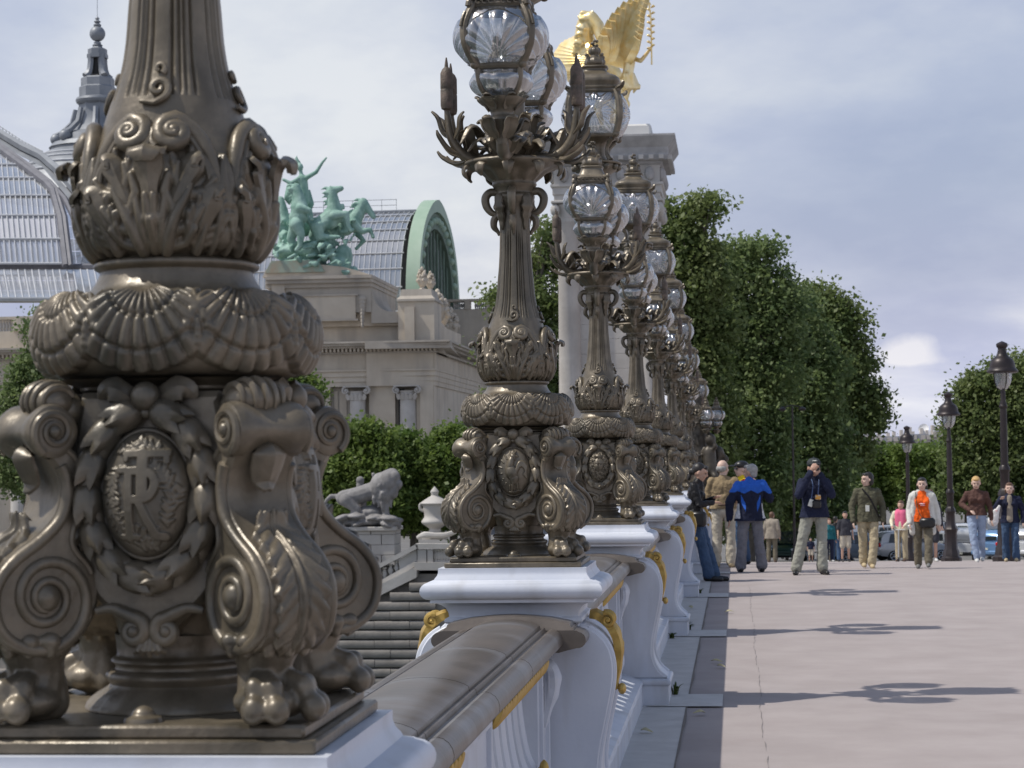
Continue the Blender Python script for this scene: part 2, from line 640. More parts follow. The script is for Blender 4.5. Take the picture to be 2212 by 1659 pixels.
def glass_mat(name, tint, gloss=0.25, rough=0.06, milk=0.08, bump=0.0, bscale=60):
    if name in MATS:
        return MATS[name]
    m = bpy.data.materials.new(name)
    m.use_nodes = True
    nt = m.node_tree
    nt.nodes.clear()
    L = nt.links.new
    out = nt.nodes.new('ShaderNodeOutputMaterial')
    t = nt.nodes.new('ShaderNodeBsdfTransparent'); t.inputs['Color'].default_value = (*tint, 1)
    g = nt.nodes.new('ShaderNodeBsdfGlossy'); g.inputs['Roughness'].default_value = rough; g.inputs['Color'].default_value = (0.95, 0.95, 0.95, 1)
    d = nt.nodes.new('ShaderNodeBsdfTranslucent'); d.inputs['Color'].default_value = (0.78, 0.79, 0.80, 1)
    d2 = nt.nodes.new('ShaderNodeBsdfDiffuse'); d2.inputs['Color'].default_value = (0.78, 0.79, 0.80, 1)
    md = nt.nodes.new('ShaderNodeMixShader'); md.inputs[0].default_value = 0.5
    L(d.outputs[0], md.inputs[1]); L(d2.outputs[0], md.inputs[2])
    m1 = nt.nodes.new('ShaderNodeMixShader'); m1.inputs[0].default_value = milk
    L(t.outputs[0], m1.inputs[1]); L(md.outputs[0], m1.inputs[2])
    lw = nt.nodes.new('ShaderNodeLayerWeight'); lw.inputs['Blend'].default_value = 0.35
    ad = nt.nodes.new('ShaderNodeMath'); ad.operation = 'MULTIPLY_ADD'; ad.use_clamp = True
    ad.inputs[1].default_value = 0.6; ad.inputs[2].default_value = gloss
    L(lw.outputs['Facing'], ad.inputs[0])
    m2 = nt.nodes.new('ShaderNodeMixShader')
    L(ad.outputs[0], m2.inputs[0]); L(m1.outputs[0], m2.inputs[1]); L(g.outputs[0], m2.inputs[2])
    if bump:
        n = nt.nodes.new('ShaderNodeTexNoise'); n.inputs['Scale'].default_value = bscale; n.inputs['Detail'].default_value = 3
        gm = nt.nodes.new('ShaderNodeNewGeometry'); L(gm.outputs['Position'], n.inputs['Vector'])
        bp = nt.nodes.new('ShaderNodeBump'); bp.inputs['Strength'].default_value = bump; bp.inputs['Distance'].default_value = 0.5 / bscale
        L(n.outputs[0], bp.inputs['Height'])
        for x in (g, d2):
            L(bp.outputs[0], x.inputs['Normal'])
    L(m2.outputs[0], out.inputs['Surface'])
    MATS[name] = m
    return m

BRONZE = mat('bronze_paint', (0.122, 0.100, 0.069), (0.215, 0.178, 0.127), rough=0.37, metal=0.25, scale=11, rvar=0.10, bump=0.22, bscale=45, spec=0.55, detail=8,
             streak=((0.06, 0.055, 0.042), 9.0, (1, 1, 0.16), 0.85))
DARKBRONZE = mat('dark_bronze', (0.05, 0.041, 0.031), (0.095, 0.08, 0.06), rough=0.45, metal=0.3, scale=7, bump=0.15, bscale=40)
WHITE = mat('white_paint', (0.58, 0.61, 0.68), (0.68, 0.70, 0.75), rough=0.45, scale=2.2, bump=0.10, bscale=60, detail=8, streak=((0.38, 0.37, 0.35), 7.0, (1, 1, 0.18), 0.42))
GILT = mat('gilding', (0.44, 0.28, 0.07), (0.56, 0.38, 0.11), rough=0.42, metal=0.6, scale=14, bump=0.25, bscale=60)
GOLD = mat('statue_gold', (0.93, 0.68, 0.27), (1.0, 0.84, 0.50), rough=0.36, metal=0.55, scale=3, bump=0.2, bscale=10)
COPING = mat('coping_metal', (0.105, 0.088, 0.072), (0.155, 0.13, 0.11), rough=0.36, metal=0.2, scale=4, rvar=0.08, bump=0.08, bscale=30,
             streak=((0.25, 0.25, 0.26), 2.2, (0.8, 1.6, 1.0), 0.8))
LANTERN_GLASS = glass_mat('lantern_glass', (0.66, 0.68, 0.70), gloss=0.22, rough=0.07, milk=0.12, bump=0.12, bscale=70)
ASPHALT = mat('pavement_asphalt', (0.350, 0.304, 0.288), (0.405, 0.356, 0.340), rough=0.88, scale=1.6, bump=0.5, bscale=160, spec=0.25, detail=12, streak=((0.27, 0.24, 0.23), 1.3, (1, 0.5, 1), 0.18))
GRANITE = mat('granite_strip', (0.50, 0.475, 0.445), (0.59, 0.565, 0.535), rough=0.7, scale=5, bump=0.15, bscale=150, detail=8)

# ------------------------------------------------------------------ the bronze candelabra
LAMP_X = -0.905
LAMP_Y = [3.40 + 5.44 * i for i in range(8)]
PED_TOP = 1.187

def ring_place(c, r):
    """2D (r, z) path in the radial plane of local +X."""
    return np.stack([c[:, 0], np.zeros(len(c)), c[:, 1]], 1)

# --- scroll leg, built in the plane of +X (r, z), later turned to the four diagonals
VC, VR = (0.265, 0.220), 0.090           # big volute
TC, TR_ = (0.254, 0.474), 0.040          # small volute at the top
HALF = 0.060
leg_outer = spline([(0.268, 0.438), (0.246, 0.410), (0.240, 0.378), (0.250, 0.345), (0.280, 0.316), (0.322, 0.288), (0.352, 0.254), (0.362, 0.215),
                    (0.350, 0.170), (0.316, 0.141), (0.268, 0.130)], 5)
leg_inner = spline([(0.268, 0.132), (0.222, 0.144), (0.188, 0.176), (0.174, 0.222), (0.183, 0.262), (0.210, 0.294), (0.212, 0.318), (0.202, 0.350),
                    (0.196, 0.390), (0.204, 0.430), (0.232, 0.455)], 5)[1:]
leg_outline = np.concatenate([leg_outer, leg_inner])
def r2(path, t):
    return np.stack([path[:, 0], np.full(len(path), t), path[:, 1]], 1)
def scroll_leg_geo():
    parts = [prism(leg_outline, -HALF, HALF, 'y', bev=0.008)]
    edge = leg_outer[3:] + (np.array(VC) - leg_outer[3:]) * 0.0
    # raised rim running down the outer edge and winding into the volute
    inner_edge = []
    for p in leg_outer[4:-6]:
        inner_edge.append(p)
    cpt = np.array(VC)
    rim = np.array(inner_edge)
    nrm = np.gradient(rim, axis=0)
    nn = np.stack([nrm[:, 1], -nrm[:, 0]], 1)
    nn /= np.linalg.norm(nn, axis=1, keepdims=True)
    sgn = -1 if np.dot(nn[-1], cpt - rim[-1]) < 0 else 1
    rim = rim + nn * sgn * 0.010
    a0 = math.atan2(rim[-1][1] - VC[1], rim[-1][0] - VC[0])
    rr = math.hypot(rim[-1][1] - VC[1], rim[-1][0] - VC[0])
    sp = spiral(VC, rr, 0.018, 2.1, a0, 70, cw=-1)
    rim = np.concatenate([rim, sp[1:]])
    w = np.concatenate([np.full(len(rim) - 69, 0.0095), np.linspace(0.0105, 0.007, 69)])
    for s in (-1, 1):
        parts.append(tube(r2(rim, s * (HALF - 0.001)), list(w), 10, up=(0, 1, 0), flat=1.0))
        parts.append(ball((VC[0], s * HALF, VC[1]), (0.021, 0.016, 0.021), 16, 10))
        # second line inside the neck
        ie = leg_inner[18:-2]
        parts.append(tube(r2(ie + np.array((0.010, 0)), s * (HALF - 0.002)), 0.006, 8, up=(0, 1, 0)))
    return join(parts)
def top_volute_geo():
    parts = []
    prof = [(0.030, -0.066), (0.040, -0.062), (0.042, -0.045), (0.034, -0.018), (0.031, 0), (0.034, 0.018), (0.042, 0.045), (0.040, 0.062), (0.030, 0.066)]
    g = lathe(prof, 28, 2, disp=lambda th, z: 0.003 * np.cos(4 * th) * np.exp(-(z / 0.05) ** 2))
    parts.append(mv(rx(g, math.pi / 2), TC[0], 0, TC[1]))
    for s in (-1, 1):
        sp = spiral(TC, 0.037, 0.009, 1.9, RAD(-60), 44, cw=1)
        parts.append(tube(r2(sp, s * 0.065), [0.0075, 0.005], 8, up=(0, 1, 0)))
        parts.append(ball((TC[0], s * 0.066, TC[1]), (0.011, 0.010, 0.011), 12, 8))
    return join(parts)
def leg_leaf_geo():
    """Acanthus lying on the outer face of the leg."""
    sel = leg_outer[18:47]
    P = r2(sel, 0)
    nrm = np.gradient(sel, axis=0)
    nn = np.stack([nrm[:, 1], -nrm[:, 0]], 1)
    nn /= np.linalg.norm(nn, axis=1, keepdims=True)
    if np.mean(np.sum(nn * (sel - np.array(VC)), 1)) < 0:
        nn = -nn
    U = np.linspace(-1, 1, 41)
    n = len(sel)
    t = np.linspace(0, 1, n * 3)
    selx = np.stack([np.interp(t, np.linspace(0, 1, n), sel[:, k]) for k in (0, 1)], 1)
    nx = np.stack([np.interp(t, np.linspace(0, 1, n), nn[:, k]) for k in (0, 1)], 1)
    TT, UU = np.meshgrid(t, U, indexing='ij')
    half = 0.053 * np.interp(t, [0, 0.12, 0.5, 0.85, 1.0], [0.45, 0.85, 1.0, 0.8, 0.25])
    scall = 1 - 0.14 * np.abs(np.sin(t * 9 * math.pi))
    hw = half * scall
    flow = np.cos((UU * 1.0 + 0.0) * 0) * 0
    ribs = np.abs(np.sin((TT * 9 - np.abs(UU) * 1.6) * math.pi))
    h = 0.004 + 0.006 * np.exp(-(UU / 0.07) ** 2) + 0.007 * ribs * (np.abs(UU) ** 0.7) * (np.abs(UU) < 0.97) + 0.004 * (1 - UU ** 2) - 0.004 * np.exp(-((np.abs(UU) - 0.16) / 0.06) ** 2)
    h = np.where(np.abs(UU) >= 0.99, -0.004, h)
    h[0, :] = -0.004; h[-1, :] = -0.004
    curl = 0.022 * np.exp(-((TT - 0.02) / 0.035) ** 2)
    P = np.stack([selx[:, 0][:, None] + nx[:, 0][:, None] * (h + curl * 0.7), UU * hw[:, None], selx[:, 1][:, None] + nx[:, 1][:, None] * (h + curl * 0.7) + curl * 0.3], -1)
    return grid(P)
def shoulder_leaf_geo():
    """The curled leaf above and the tongue below the small volute."""
    a = [ball((0.232, 0, 0.520), (0.036, 0.050, 0.030), 24, 14), ball((0.206, 0, 0.508), (0.034, 0.042, 0.034), 20, 12)]
    for y in (-0.036, -0.018, 0.0, 0.018, 0.036):
        k_ = math.sqrt(1 - (y / 0.052) ** 2)
        a.append(tube(np.array([(0.232 + 0.037 * k_ * math.cos(t), y, 0.520 + 0.031 * k_ * math.sin(t)) for t in np.linspace(-0.5, 2.7, 14)]), [0.003, 0.007, 0.006], 8))
    a = join(a)
    b = leaf(spline([(0.268, 0, 0.450), (0.276, 0, 0.436), (0.268, 0, 0.414), (0.262, 0, 0.394), (0.272, 0, 0.380)], 10), [0.012, 0.030, 0.028, 0.022, 0.006], up=(1, 0, 0.2), th=0.005, cup=0.45, nu=15)
    return join(a, b)
def side_leaf_geo():
    """Leaves filling the gap between the neck of the leg and its volute."""
    out = []
    for s in (-1, 1):
        for pts, w in (([(0.222, 0.300), (0.200, 0.325), (0.186, 0.370)], 0.016), ([(0.205, 0.295), (0.175, 0.305), (0.150, 0.325)], 0.014), ([(0.195, 0.275), (0.165, 0.275), (0.140, 0.285)], 0.012)):
            p = spline(pts, 5)
            out.append(leaf(np.stack([p[:, 0], np.full(len(p), s * (HALF - 0.012)), p[:, 1]], 1), [0.006, w, w * 0.8, 0.003], up=(0, s, 0), th=0.012, cup=0.4, nu=7))
    return join(out)
def paw_prims():
    pr = [cap((0.262, 0, 0.128), (0.250, 0, 0.078), 0.058, 0.040), cap((0.250, 0, 0.078), (0.262, 0, 0.040), 0.040, 0.046),
          cap((0.235, 0, 0.060), (0.232, 0, 0.030), 0.030, 0.032), ell((0.275, 0, 0.034), (0.055, 0.062, 0.030))]
    for k, a in enumerate((-40, -14, 14, 40)):
        ca, sa = math.cos(RAD(a)), math.sin(RAD(a))
        L = 0.062 if abs(a) < 20 else 0.050
        y = 0.013 * np.sign(a)
        b = np.array((0.262 + ca * 0.024, sa * 0.024 + y, 0.072))
        e = np.array((0.262 + ca * L, sa * L + y, 0.056))
        f = np.array((0.262 + ca * (L + 0.018), sa * (L + 0.018) + y, 0.026))
        pr.append(cap(b, e, 0.012, 0.0165)); pr.append(ell(e, (0.0175, 0.0175, 0.019)))
        pr.append(cap(e, f, 0.013, 0.0150)); pr.append(ell(f, (0.0215, 0.0205, 0.0225)))
    for a in range(-150, 181, 30):
        ca, sa = math.cos(RAD(a)), math.sin(RAD(a))
        rr = 0.064 if abs(a) < 120 else 0.052
        pr.append(ell((0.262 + ca * rr, sa * rr, 0.128), (0.017, 0.017, 0.014)))
        pr.append(ell((0.262 + ca * rr * 0.97, sa * rr * 0.97, 0.116), (0.011, 0.011, 0.016)))
    return pr

def core_geo():
    prof = [(0.086, 0.118), (0.088, 0.14), (0.096, 0.17), (0.112, 0.215), (0.122, 0.28), (0.126, 0.376), (0.124, 0.45), (0.122, 0.50), (0.130, 0.53), (0.165, 0.548), (0.195, 0.556)]
    prof = spline(prof, 4)
    n = 64
    th = np.arange(n) * 2 * math.pi / n
    c, s = np.cos(th), np.sin(th)
    ex = 3.2
    rad = (np.abs(c) ** ex + np.abs(s) ** ex) ** (-1 / ex)
    P = np.stack([rad[:, None] * c[:, None] * prof[None, :, 0], rad[:, None] * s[:, None] * prof[None, :, 0], np.repeat(prof[None, :, 1], n, 0)], -1)
    P[:, -6:, :2] = P[:, -6:, :2] * 0.94
    return grid(P, cu=True)
apron_half = spline([(0.108, 0.535), (0.124, 0.45), (0.128, 0.37), (0.120, 0.29), (0.095, 0.225), (0.062, 0.190), (0.034, 0.165), (0.022, 0.145)], 4)
def apron_geo():
    """The shield-shaped body behind the medallion, tapering to the pendant."""
    h = [(x, z) for x, z in apron_half]
    return prism(h + [(-x, z) for x, z in h[::-1]], -0.172, -0.08, 'y', bev=0.010)
def foot_stem_geo():
    return lathe([(0.150, 0.030), (0.152, 0.034), (0.140, 0.048), (0.118, 0.064), (0.112, 0.070), (0.116, 0.076), (0.119, 0.082), (0.116, 0.089), (0.104, 0.094), (0.104, 0.101), (0.110, 0.106), (0.107, 0.112), (0.100, 0.118), (0.104, 0.15)], 64, 2,
                 disp=lambda th, z: 0.0035 * np.cos(28 * th) * ((z > 0.04) & (z < 0.064)))

# --- shell ring: eight scallops with flower clusters between them
def shell_ring_geo():
    prof = spline([(0.146, 0.690), (0.176, 0.689), (0.200, 0.679), (0.216, 0.657), (0.222, 0.626), (0.217, 0.596), (0.204, 0.574), (0.184, 0.562), (0.160, 0.558)], 12)
    d = np.gradient(prof, axis=0)
    nn = np.stack([-d[:, 1], d[:, 0]], 1)
    nn /= np.linalg.norm(nn, axis=1, keepdims=True)
    if nn[len(nn) // 2, 0] < 0:
        nn = -nn
    s = np.concatenate([[0], np.cumsum(np.linalg.norm(np.diff(prof, axis=0), axis=1))])
    nu = 96
    u = (np.arange(nu) / nu - 0.5)
    U, V = np.meshgrid(u * 2 * math.pi / 8 * 0.222, s, indexing='ij')
    W = 2 * math.pi / 8 * 0.222
    # shell: fan from an apex near the top edge
    ax, ay = 0.0, 0.028
    x, y = U - ax, V - ay
    rho = np.hypot(x, y * 0.95)
    ang = np.arctan2(x, np.maximum(y, -0.004))
    inside = np.clip((RAD(66) - np.abs(ang)) / RAD(4), 0, 1) * (y > -0.006)
    flute = np.abs(np.cos(ang / RAD(132) * math.pi * 11)) ** 0.6
    body = 0.005 + 0.0095 * flute * np.clip(rho / 0.03, 0, 1)
    body = body - 0.0055 * (np.exp(-((rho - 0.062) / 0.0035) ** 2) + np.exp(-((rho - 0.108) / 0.0035) ** 2)) + 0.0022 * (rho > 0.062) * (rho < 0.108)
    fade = np.clip((0.150 - rho) / 0.012, 0, 1)
    H = body * inside * fade
    H = np.maximum(H, dome(U, V, (0, 0.026), (0.020, 0.014), 0.010))
    R = random.Random(3)
    for sgn in (-1, 1):                      # half of a flower cluster on each side of the sector
        cx = sgn * W / 2
        for _ in range(17):
            a, q = R.random() * 6.28, R.random() ** 0.6
            px, py = (0.026 * q * math.cos(a), 0.108 + 0.034 * q * math.sin(a)) if sgn < 0 else (-LASTX[_][0], LASTX[_][1])
            if sgn < 0:
                if _ == 0:
                    LASTX.clear()
                LASTX.append((px, py))
            H = np.maximum(H, dome(U, V, (cx + px, py), (0.0100, 0.0100), 0.016))
        H = np.maximum(H, seg_field(U, V, spline([(cx, 0.085), (cx - sgn * 0.008, 0.060), (cx - sgn * 0.026, 0.048), (cx - sgn * 0.036, 0.058), (cx - sgn * 0.030, 0.068)], 5), (0.007, 0.004), 0.010))
        H = np.maximum(H, seg_field(U, V, spline([(cx, 0.070), (cx, 0.045), (cx - sgn * 0.012, 0.032)], 5), (0.008, 0.004), 0.009))
        H = np.maximum(H, seg_field(U, V, spline([(cx, 0.140), (cx - sgn * 0.02, 0.152), (cx - sgn * 0.05, 0.166)], 5), (0.010, 0.004), 0.008))
    H = H * np.clip(np.minimum(V - 0.018, s[-1] - 0.016 - V) / 0.012, 0, 1)
    blocks = []
    for k in range(8):
        th = -math.pi / 2 + (u + k) * 2 * math.pi / 8
        r = prof[None, :, 0] + nn[None, :, 0] * H
        z = prof[None, :, 1] + nn[None, :, 1] * H
        blocks.append(np.stack([r * np.cos(th)[:, None], r * np.sin(th)[:, None], z], -1))
    return grid(np.concatenate(blocks), cu=True)
LASTX = [(0, 0)] * 40

# --- bulb: four acanthus fields
bulb_prof = spline([(0.108, 0.752), (0.133, 0.768), (0.150, 0.800), (0.155, 0.835), (0.152, 0.870), (0.141, 0.910), (0.124, 0.950), (0.113, 0.985), (0.105, 1.010)], 12)
bulb_d = np.gradient(bulb_prof, axis=0)
bulb_n = np.stack([bulb_d[:, 1], -bulb_d[:, 0]], 1)
bulb_n /= np.linalg.norm(bulb_n, axis=1, keepdims=True)
bulb_s = np.concatenate([[0], np.cumsum(np.linalg.norm(np.diff(bulb_prof, axis=0), axis=1))])
BW = 2 * math.pi / 4 * 0.150
def on_bulb(pts):
    """(u, v, h): sideways metres, metres up the bulb, height over it -> 3D, for the field facing -Y."""
    pts = np.asarray(pts, float)
    r = np.interp(pts[:, 1], bulb_s, bulb_prof[:, 0]); z = np.interp(pts[:, 1], bulb_s, bulb_prof[:, 1])
    nr = np.interp(pts[:, 1], bulb_s, bulb_n[:, 0]); nz = np.interp(pts[:, 1], bulb_s, bulb_n[:, 1])
    a = -math.pi / 2 + pts[:, 0] / 0.150
    rr = r + nr * pts[:, 2]
    return np.stack([rr * np.cos(a), rr * np.sin(a), z + nz * pts[:, 2]], 1)
def bulb_geo():
    nu = 150
    u = np.arange(nu) / nu - 0.5
    U, V = np.meshgrid(u * BW, bulb_s, indexing='ij')
    H = np.zeros_like(U)
    for s in (-1, 1):
        H = np.maximum(H, acanthus(U, V, [(s * 0.020, 0.012), (s * 0.034, 0.07), (s * 0.058, 0.125), (s * 0.052, 0.165)], 0.056, 0.0175, 6))
        H = np.maximum(H, acanthus(U, V, [(s * 0.075, 0.020), (s * 0.082, 0.06), (s * 0.092, 0.105)], 0.044, 0.015, 5))
        H = np.maximum(H, seg_field(U, V, spline([(s * 0.012, 0.01), (s * 0.016, 0.06), (s * 0.024, 0.12)], 6), (0.010, 0.006), 0.010))
        H = np.maximum(H, seg_field(U, V, spline([(s * BW / 2 * 0.86, 0.015), (s * 0.104, 0.10), (s * 0.085, 0.165), (s * 0.060, 0.20)], 6), (0.006, 0.012), 0.012))
        H = np.maximum(H, dome(U, V, (s * BW / 2, 0.045), (0.016, 0.024), 0.012))
        H = np.maximum(H, dome(U, V, (s * BW / 2, 0.082), (0.010, 0.014), 0.012))
        H = np.maximum(H, seg_field(U, V, spline([(s * BW / 2, 0.10), (s * 0.112, 0.14), (s * 0.118, 0.175)], 5), (0.014, 0.006), 0.012))
    H = np.maximum(H, seg_field(U, V, [(0, 0.012), (0, 0.10)], (0.013, 0.005), (0.013, 0.006)))
    H = np.maximum(H, dome(U, V, (0, 0.165), (0.044, 0.040), 0.014))
    H = H * np.clip(V / 0.02, 0, 1) * np.clip((bulb_s[-1] - V) / 0.02, 0, 1)
    blocks = []
    for k in range(4):
        th = -math.pi / 2 + (u + k) * 2 * math.pi / 4
        r = bulb_prof[None, :, 0] + bulb_n[None, :, 0] * H
        z = bulb_prof[None, :, 1] + bulb_n[None, :, 1] * H
        blocks.append(np.stack([r * np.cos(th)[:, None], r * np.sin(th)[:, None], z], -1))
    return grid(np.concatenate(blocks), cu=True)
def mask_geo():
    """The lip and brow with its pair of scrolls that stand out from each side of the bulb."""
    out = []
    for s in (-1, 1):
        p = spline([(s * 0.104, 0.100, 0.000), (s * 0.098, 0.160, 0.003), (s * 0.076, 0.208, 0.008), (s * 0.040, 0.236, 0.012)], 6)
        sp = spiral((0, 0), 0.030, 0.007, 1.6, RAD(95), 34, cw=-1)
        e = p[-1]
        c = (e[0] * s - 0.004, e[1] - 0.030)
        sp2 = np.stack([s * (c[0] - sp[:, 0]), c[1] + sp[:, 1], np.linspace(0.012, 0.028, 34)], 1)
        pts = np.concatenate([p, sp2[2:]])
        out.append(tube(on_bulb(pts), [0.006, 0.013, 0.015, 0.013, 0.009, 0.007], 10))
        out.append(tube(on_bulb(pts[:26] + np.array((s * -0.012, -0.010, 0.004))), [0.003, 0.006, 0.006], 8))
        b = on_bulb([(s * c[0], c[1], 0.022)])[0]
        out.append(ball(b, 0.012, 10, 8))
    tip = on_bulb(spline([(0, 0.075, 0.004), (0, 0.115, 0.010), (0, 0.150, 0.020), (0, 0.168, 0.036), (0, 0.162, 0.050), (0, 0.148, 0.048)], 6))
    out.append(leaf(tip, [0.004, 0.014, 0.024, 0.032, 0.028, 0.016], up=(0, -1, 0.5), th=0.009, cup=0.22, lobes=4, depth=0.15, nu=11))
    for s in (-1, 1):
        q = on_bulb(spline([(s * 0.030, 0.090, 0.003), (s * 0.050, 0.135, 0.009), (s * 0.062, 0.160, 0.018), (s * 0.068, 0.158, 0.028)], 5))
        out.append(leaf(q, [0.006, 0.018, 0.020, 0.010], up=(0, -1, 0.5), th=0.008, cup=0.3, lobes=3, depth=0.2, nu=9))
        q = on_bulb(spline([(s * 0.070, 0.040, 0.003), (s * 0.080, 0.080, 0.008), (s * 0.092, 0.112, 0.016), (s * 0.098, 0.112, 0.026)], 5))
        out.append(leaf(q, [0.006, 0.020, 0.020, 0.010], up=(s * .4, -1, 0.3), th=0.008, cup=0.3, lobes=3, depth=0.2, nu=9))
    # small curl rising on to the shaft
    def on_shaft(x, z, h):
        r = np.interp(z, [1.0, 1.03, 1.07, 1.12], [0.110, 0.098, 0.088, 0.080]) + h
        return (x, -math.sqrt(max(r * r - x * x, 1e-6)), z)
    sp = spiral((0, 0), 0.020, 0.005, 1.3, RAD(-70), 26, cw=1)
    out.append(tube(np.array([on_shaft(-0.028 + 0.028 * k / 6, 1.000 - 0.004 * k / 6, 0.004) for k in range(6)] + [on_shaft(x, 1.021 + z, 0.005) for x, z in sp]), [0.004, 0.0065, 0.006, 0.004], 8))
    sp = spiral((0, 0), 0.010, 0.004, 0.9, RAD(-60), 14, cw=1)
    out.append(tube(np.array([on_shaft(x, 1.055 + z, 0.003) for x, z in sp]), [0.005, 0.003], 8))
    return join(out)
def shaft_geo():
    prof = spline([(0.108, 1.000), (0.098, 1.030), (0.088, 1.065), (0.0805, 1.11), (0.0755, 1.17), (0.069, 1.24), (0.065, 1.32), (0.0635, 1.42), (0.066, 1.47), (0.085, 1.52), (0.075, 1.54), (0.086, 1.565)], 8)
    def disp(th, z):
        a = (th - math.pi / 2 + math.pi / 8) % (math.pi / 4) - math.pi / 8
        g = np.exp(-((np.abs(a) - 0.20) / 0.030) ** 2) + 0.8 * np.exp(-((np.abs(a) - 0.34) / 0.028) ** 2)
        return -0.0055 * g * np.clip((1.40 - z) / 0.05, 0, 1) * np.clip((z - 1.0) / 0.02, 0, 1)
    return lathe(prof, 256, 0, disp)
def collar_geo():
    return lathe([(0.165, 0.690), (0.150, 0.697), (0.138, 0.706), (0.129, 0.720), (0.124, 0.733), (0.132, 0.738), (0.1345, 0.743), (0.132, 0.748), (0.118, 0.752), (0.112, 0.756), (0.112, 0.765)], 96, 2)

# --- medallions
def medallion_geo(kind):
    nu, nv = 121, 151
    a, b = 0.070, 0.097
    x = np.linspace(-1, 1, nu); y = np.linspace(-1, 1, nv)
    X, Y = np.meshgrid(x, y, indexing='ij')
    # map the square on to the oval
    U = a * X * np.sqrt(1 - Y ** 2 / 2); V = b * Y * np.sqrt(1 - X ** 2 / 2)
    q = (U / a) ** 2 + (V / b) ** 2
    H = np.zeros_like(U)
    R = random.Random(11)
    def sprig(p, d, L, w=0.011, h=0.005):
        nonlocal H
        d = np.array(d, float); d /= np.linalg.norm(d)
        n = np.array((-d[1], d[0]))
        p = np.array(p, float)
        pts = spline([p, p + d * L * .5 + n * L * 0.12, p + d * L], 5)
        H = np.maximum(H, seg_field(U, V, pts, (0.003, 0.002), h * 0.6))
        for k in range(4):
            c = pts[min(2 + k * 3, len(pts) - 1)]
            for s in (-1, 1):
                e = c + (d * 0.6 + n * s * 0.8) * w
                H = np.maximum(H, seg_field(U, V, [c, e], (w * 0.42, w * 0.22), (h * 0.6, h)))
    if kind == 'monogram':
        for k in range(26):
            t = k / 26 * 2 * math.pi
            r = 0.62 + 0.22 * R.random()
            p = (a * r * math.cos(t), b * r * math.sin(t))
            if abs(p[0]) < 0.034 and abs(p[1]) < 0.07:
                continue
            sprig(p, (math.cos(t + 1.4 + R.random()), math.sin(t + 1.4 + R.random())), 0.026)
        wL, hL = 0.0075, 0.008
        L = np.zeros_like(U)
        def st(pts, w=wL):
            nonlocal L
            L = np.maximum(L, seg_field(U, V, np.asarray(pts) * 0.90, w, hL, True))
        # R
        st([(-0.020, -0.072), (-0.020, 0.040)]); st([(-0.034, -0.072), (-0.006, -0.072)], 0.005); st([(-0.036, 0.042), (0.004, 0.042)], 0.006)
        st(spline([(-0.020, 0.040), (0.014, 0.038), (0.026, 0.020), (0.014, -0.004), (-0.018, -0.008)], 6)); st([(-0.004, -0.008), (0.012, -0.045), (0.026, -0.070), (0.040, -0.072)])
        # F / T crossing it
        st([(0.004, 0.070), (0.004, 0.000)], 0.010); st([(-0.026, 0.070), (0.044, 0.070)], 0.007); st([(0.044, 0.070), (0.044, 0.056)], 0.005); st([(-0.026, 0.070), (-0.026, 0.060)], 0.005)
        H = np.where(L > 0.001, np.maximum(L, 0), H)
    elif kind == 'rooster':
        body = np.zeros_like(U)
        for c, r, h, an in (((-0.004, -0.004), (0.026, 0.034), 0.020, 0.35), ((-0.008, 0.035), (0.015, 0.036), 0.018, -0.25), ((0.002, 0.064), (0.013, 0.012), 0.017, 0), ((0.006, -0.030), (0.020, 0.026), 0.016, 0)):
            body = np.maximum(body, dome(U, V, c, r, h, an))
        for pts, w in (([(0.010, 0.064), (0.022, 0.060)], (0.005, 0.002)), ([(-0.002, 0.072), (0.002, 0.082), (0.008, 0.075), (0.013, 0.080)], (0.005, 0.003)), ([(0.010, 0.056), (0.012, 0.048)], (0.004, 0.004)),
                       ([(0.002, -0.040), (-0.004, -0.082)], (0.008, 0.004)), ([(0.016, -0.040), (0.022, -0.078)], (0.008, 0.004)), ([(-0.014, -0.084), (0.012, -0.084)], (0.004, 0.003)), ([(0.014, -0.080), (0.036, -0.080)], (0.004, 0.003))):
            body = np.maximum(body, seg_field(U, V, pts, w, 0.010))
        for k in range(5):
            e = 0.020 + 0.008 * k
            body = np.maximum(body, seg_field(U, V, spline([(0.012, -0.010), (0.030, 0.012 + e * 0.5), (0.050 + 0.002 * k, 0.006 + e * 0.3), (0.058 - 0.003 * k, -0.030 + 0.004 * k)], 6), (0.008, 0.004), (0.014, 0.009)))
        H = body
        for k in range(9):
            t = RAD(100 + 22 * k)
            H = np.maximum(H, seg_field(U, V, [(0.045 * math.cos(t), 0.06 * math.sin(t)), (0.066 * math.cos(t), 0.088 * math.sin(t))], 0.003, 0.0035))
    else:
        for k in range(30):
            t = k * 2.4
            r = 0.18 + 0.62 * math.sqrt(k / 30)
            sprig((a * r * math.cos(t), b * r * math.sin(t)), (math.cos(t + 0.9), math.sin(t + 0.9)), 0.026, 0.012, 0.011)
        H = np.maximum(H, dome(U, V, (0, 0.01), (0.034, 0.044), 0.016)); H = np.maximum(H, dome(U, V, (0, 0.068), (0.024, 0.014), 0.016))
        H = H - 0.005 * seg_field(U, V, [(0, 0.05), (0, -0.03)], 0.004, 1.0) - 0.005 * seg_field(U, V, [(-0.03, 0.012), (0.03, 0.012)], 0.004, 1.0)
    base = 0.042 * np.sqrt(np.clip(1 - q * 0.97, 0, 1))
    D = base + H * np.clip((1 - q) / 0.08, 0, 1)
    P = np.stack([U, -D, V], -1)
    P[(q > 0.995)] += np.array((0, 0.02, 0))
    rim = np.array([(a * 1.02 * math.cos(t), -0.001, b * 1.02 * math.sin(t)) for t in np.linspace(0, 2 * math.pi, 60)])
    return join(grid(P), tube(rim, 0.0045, 8, caps=False))
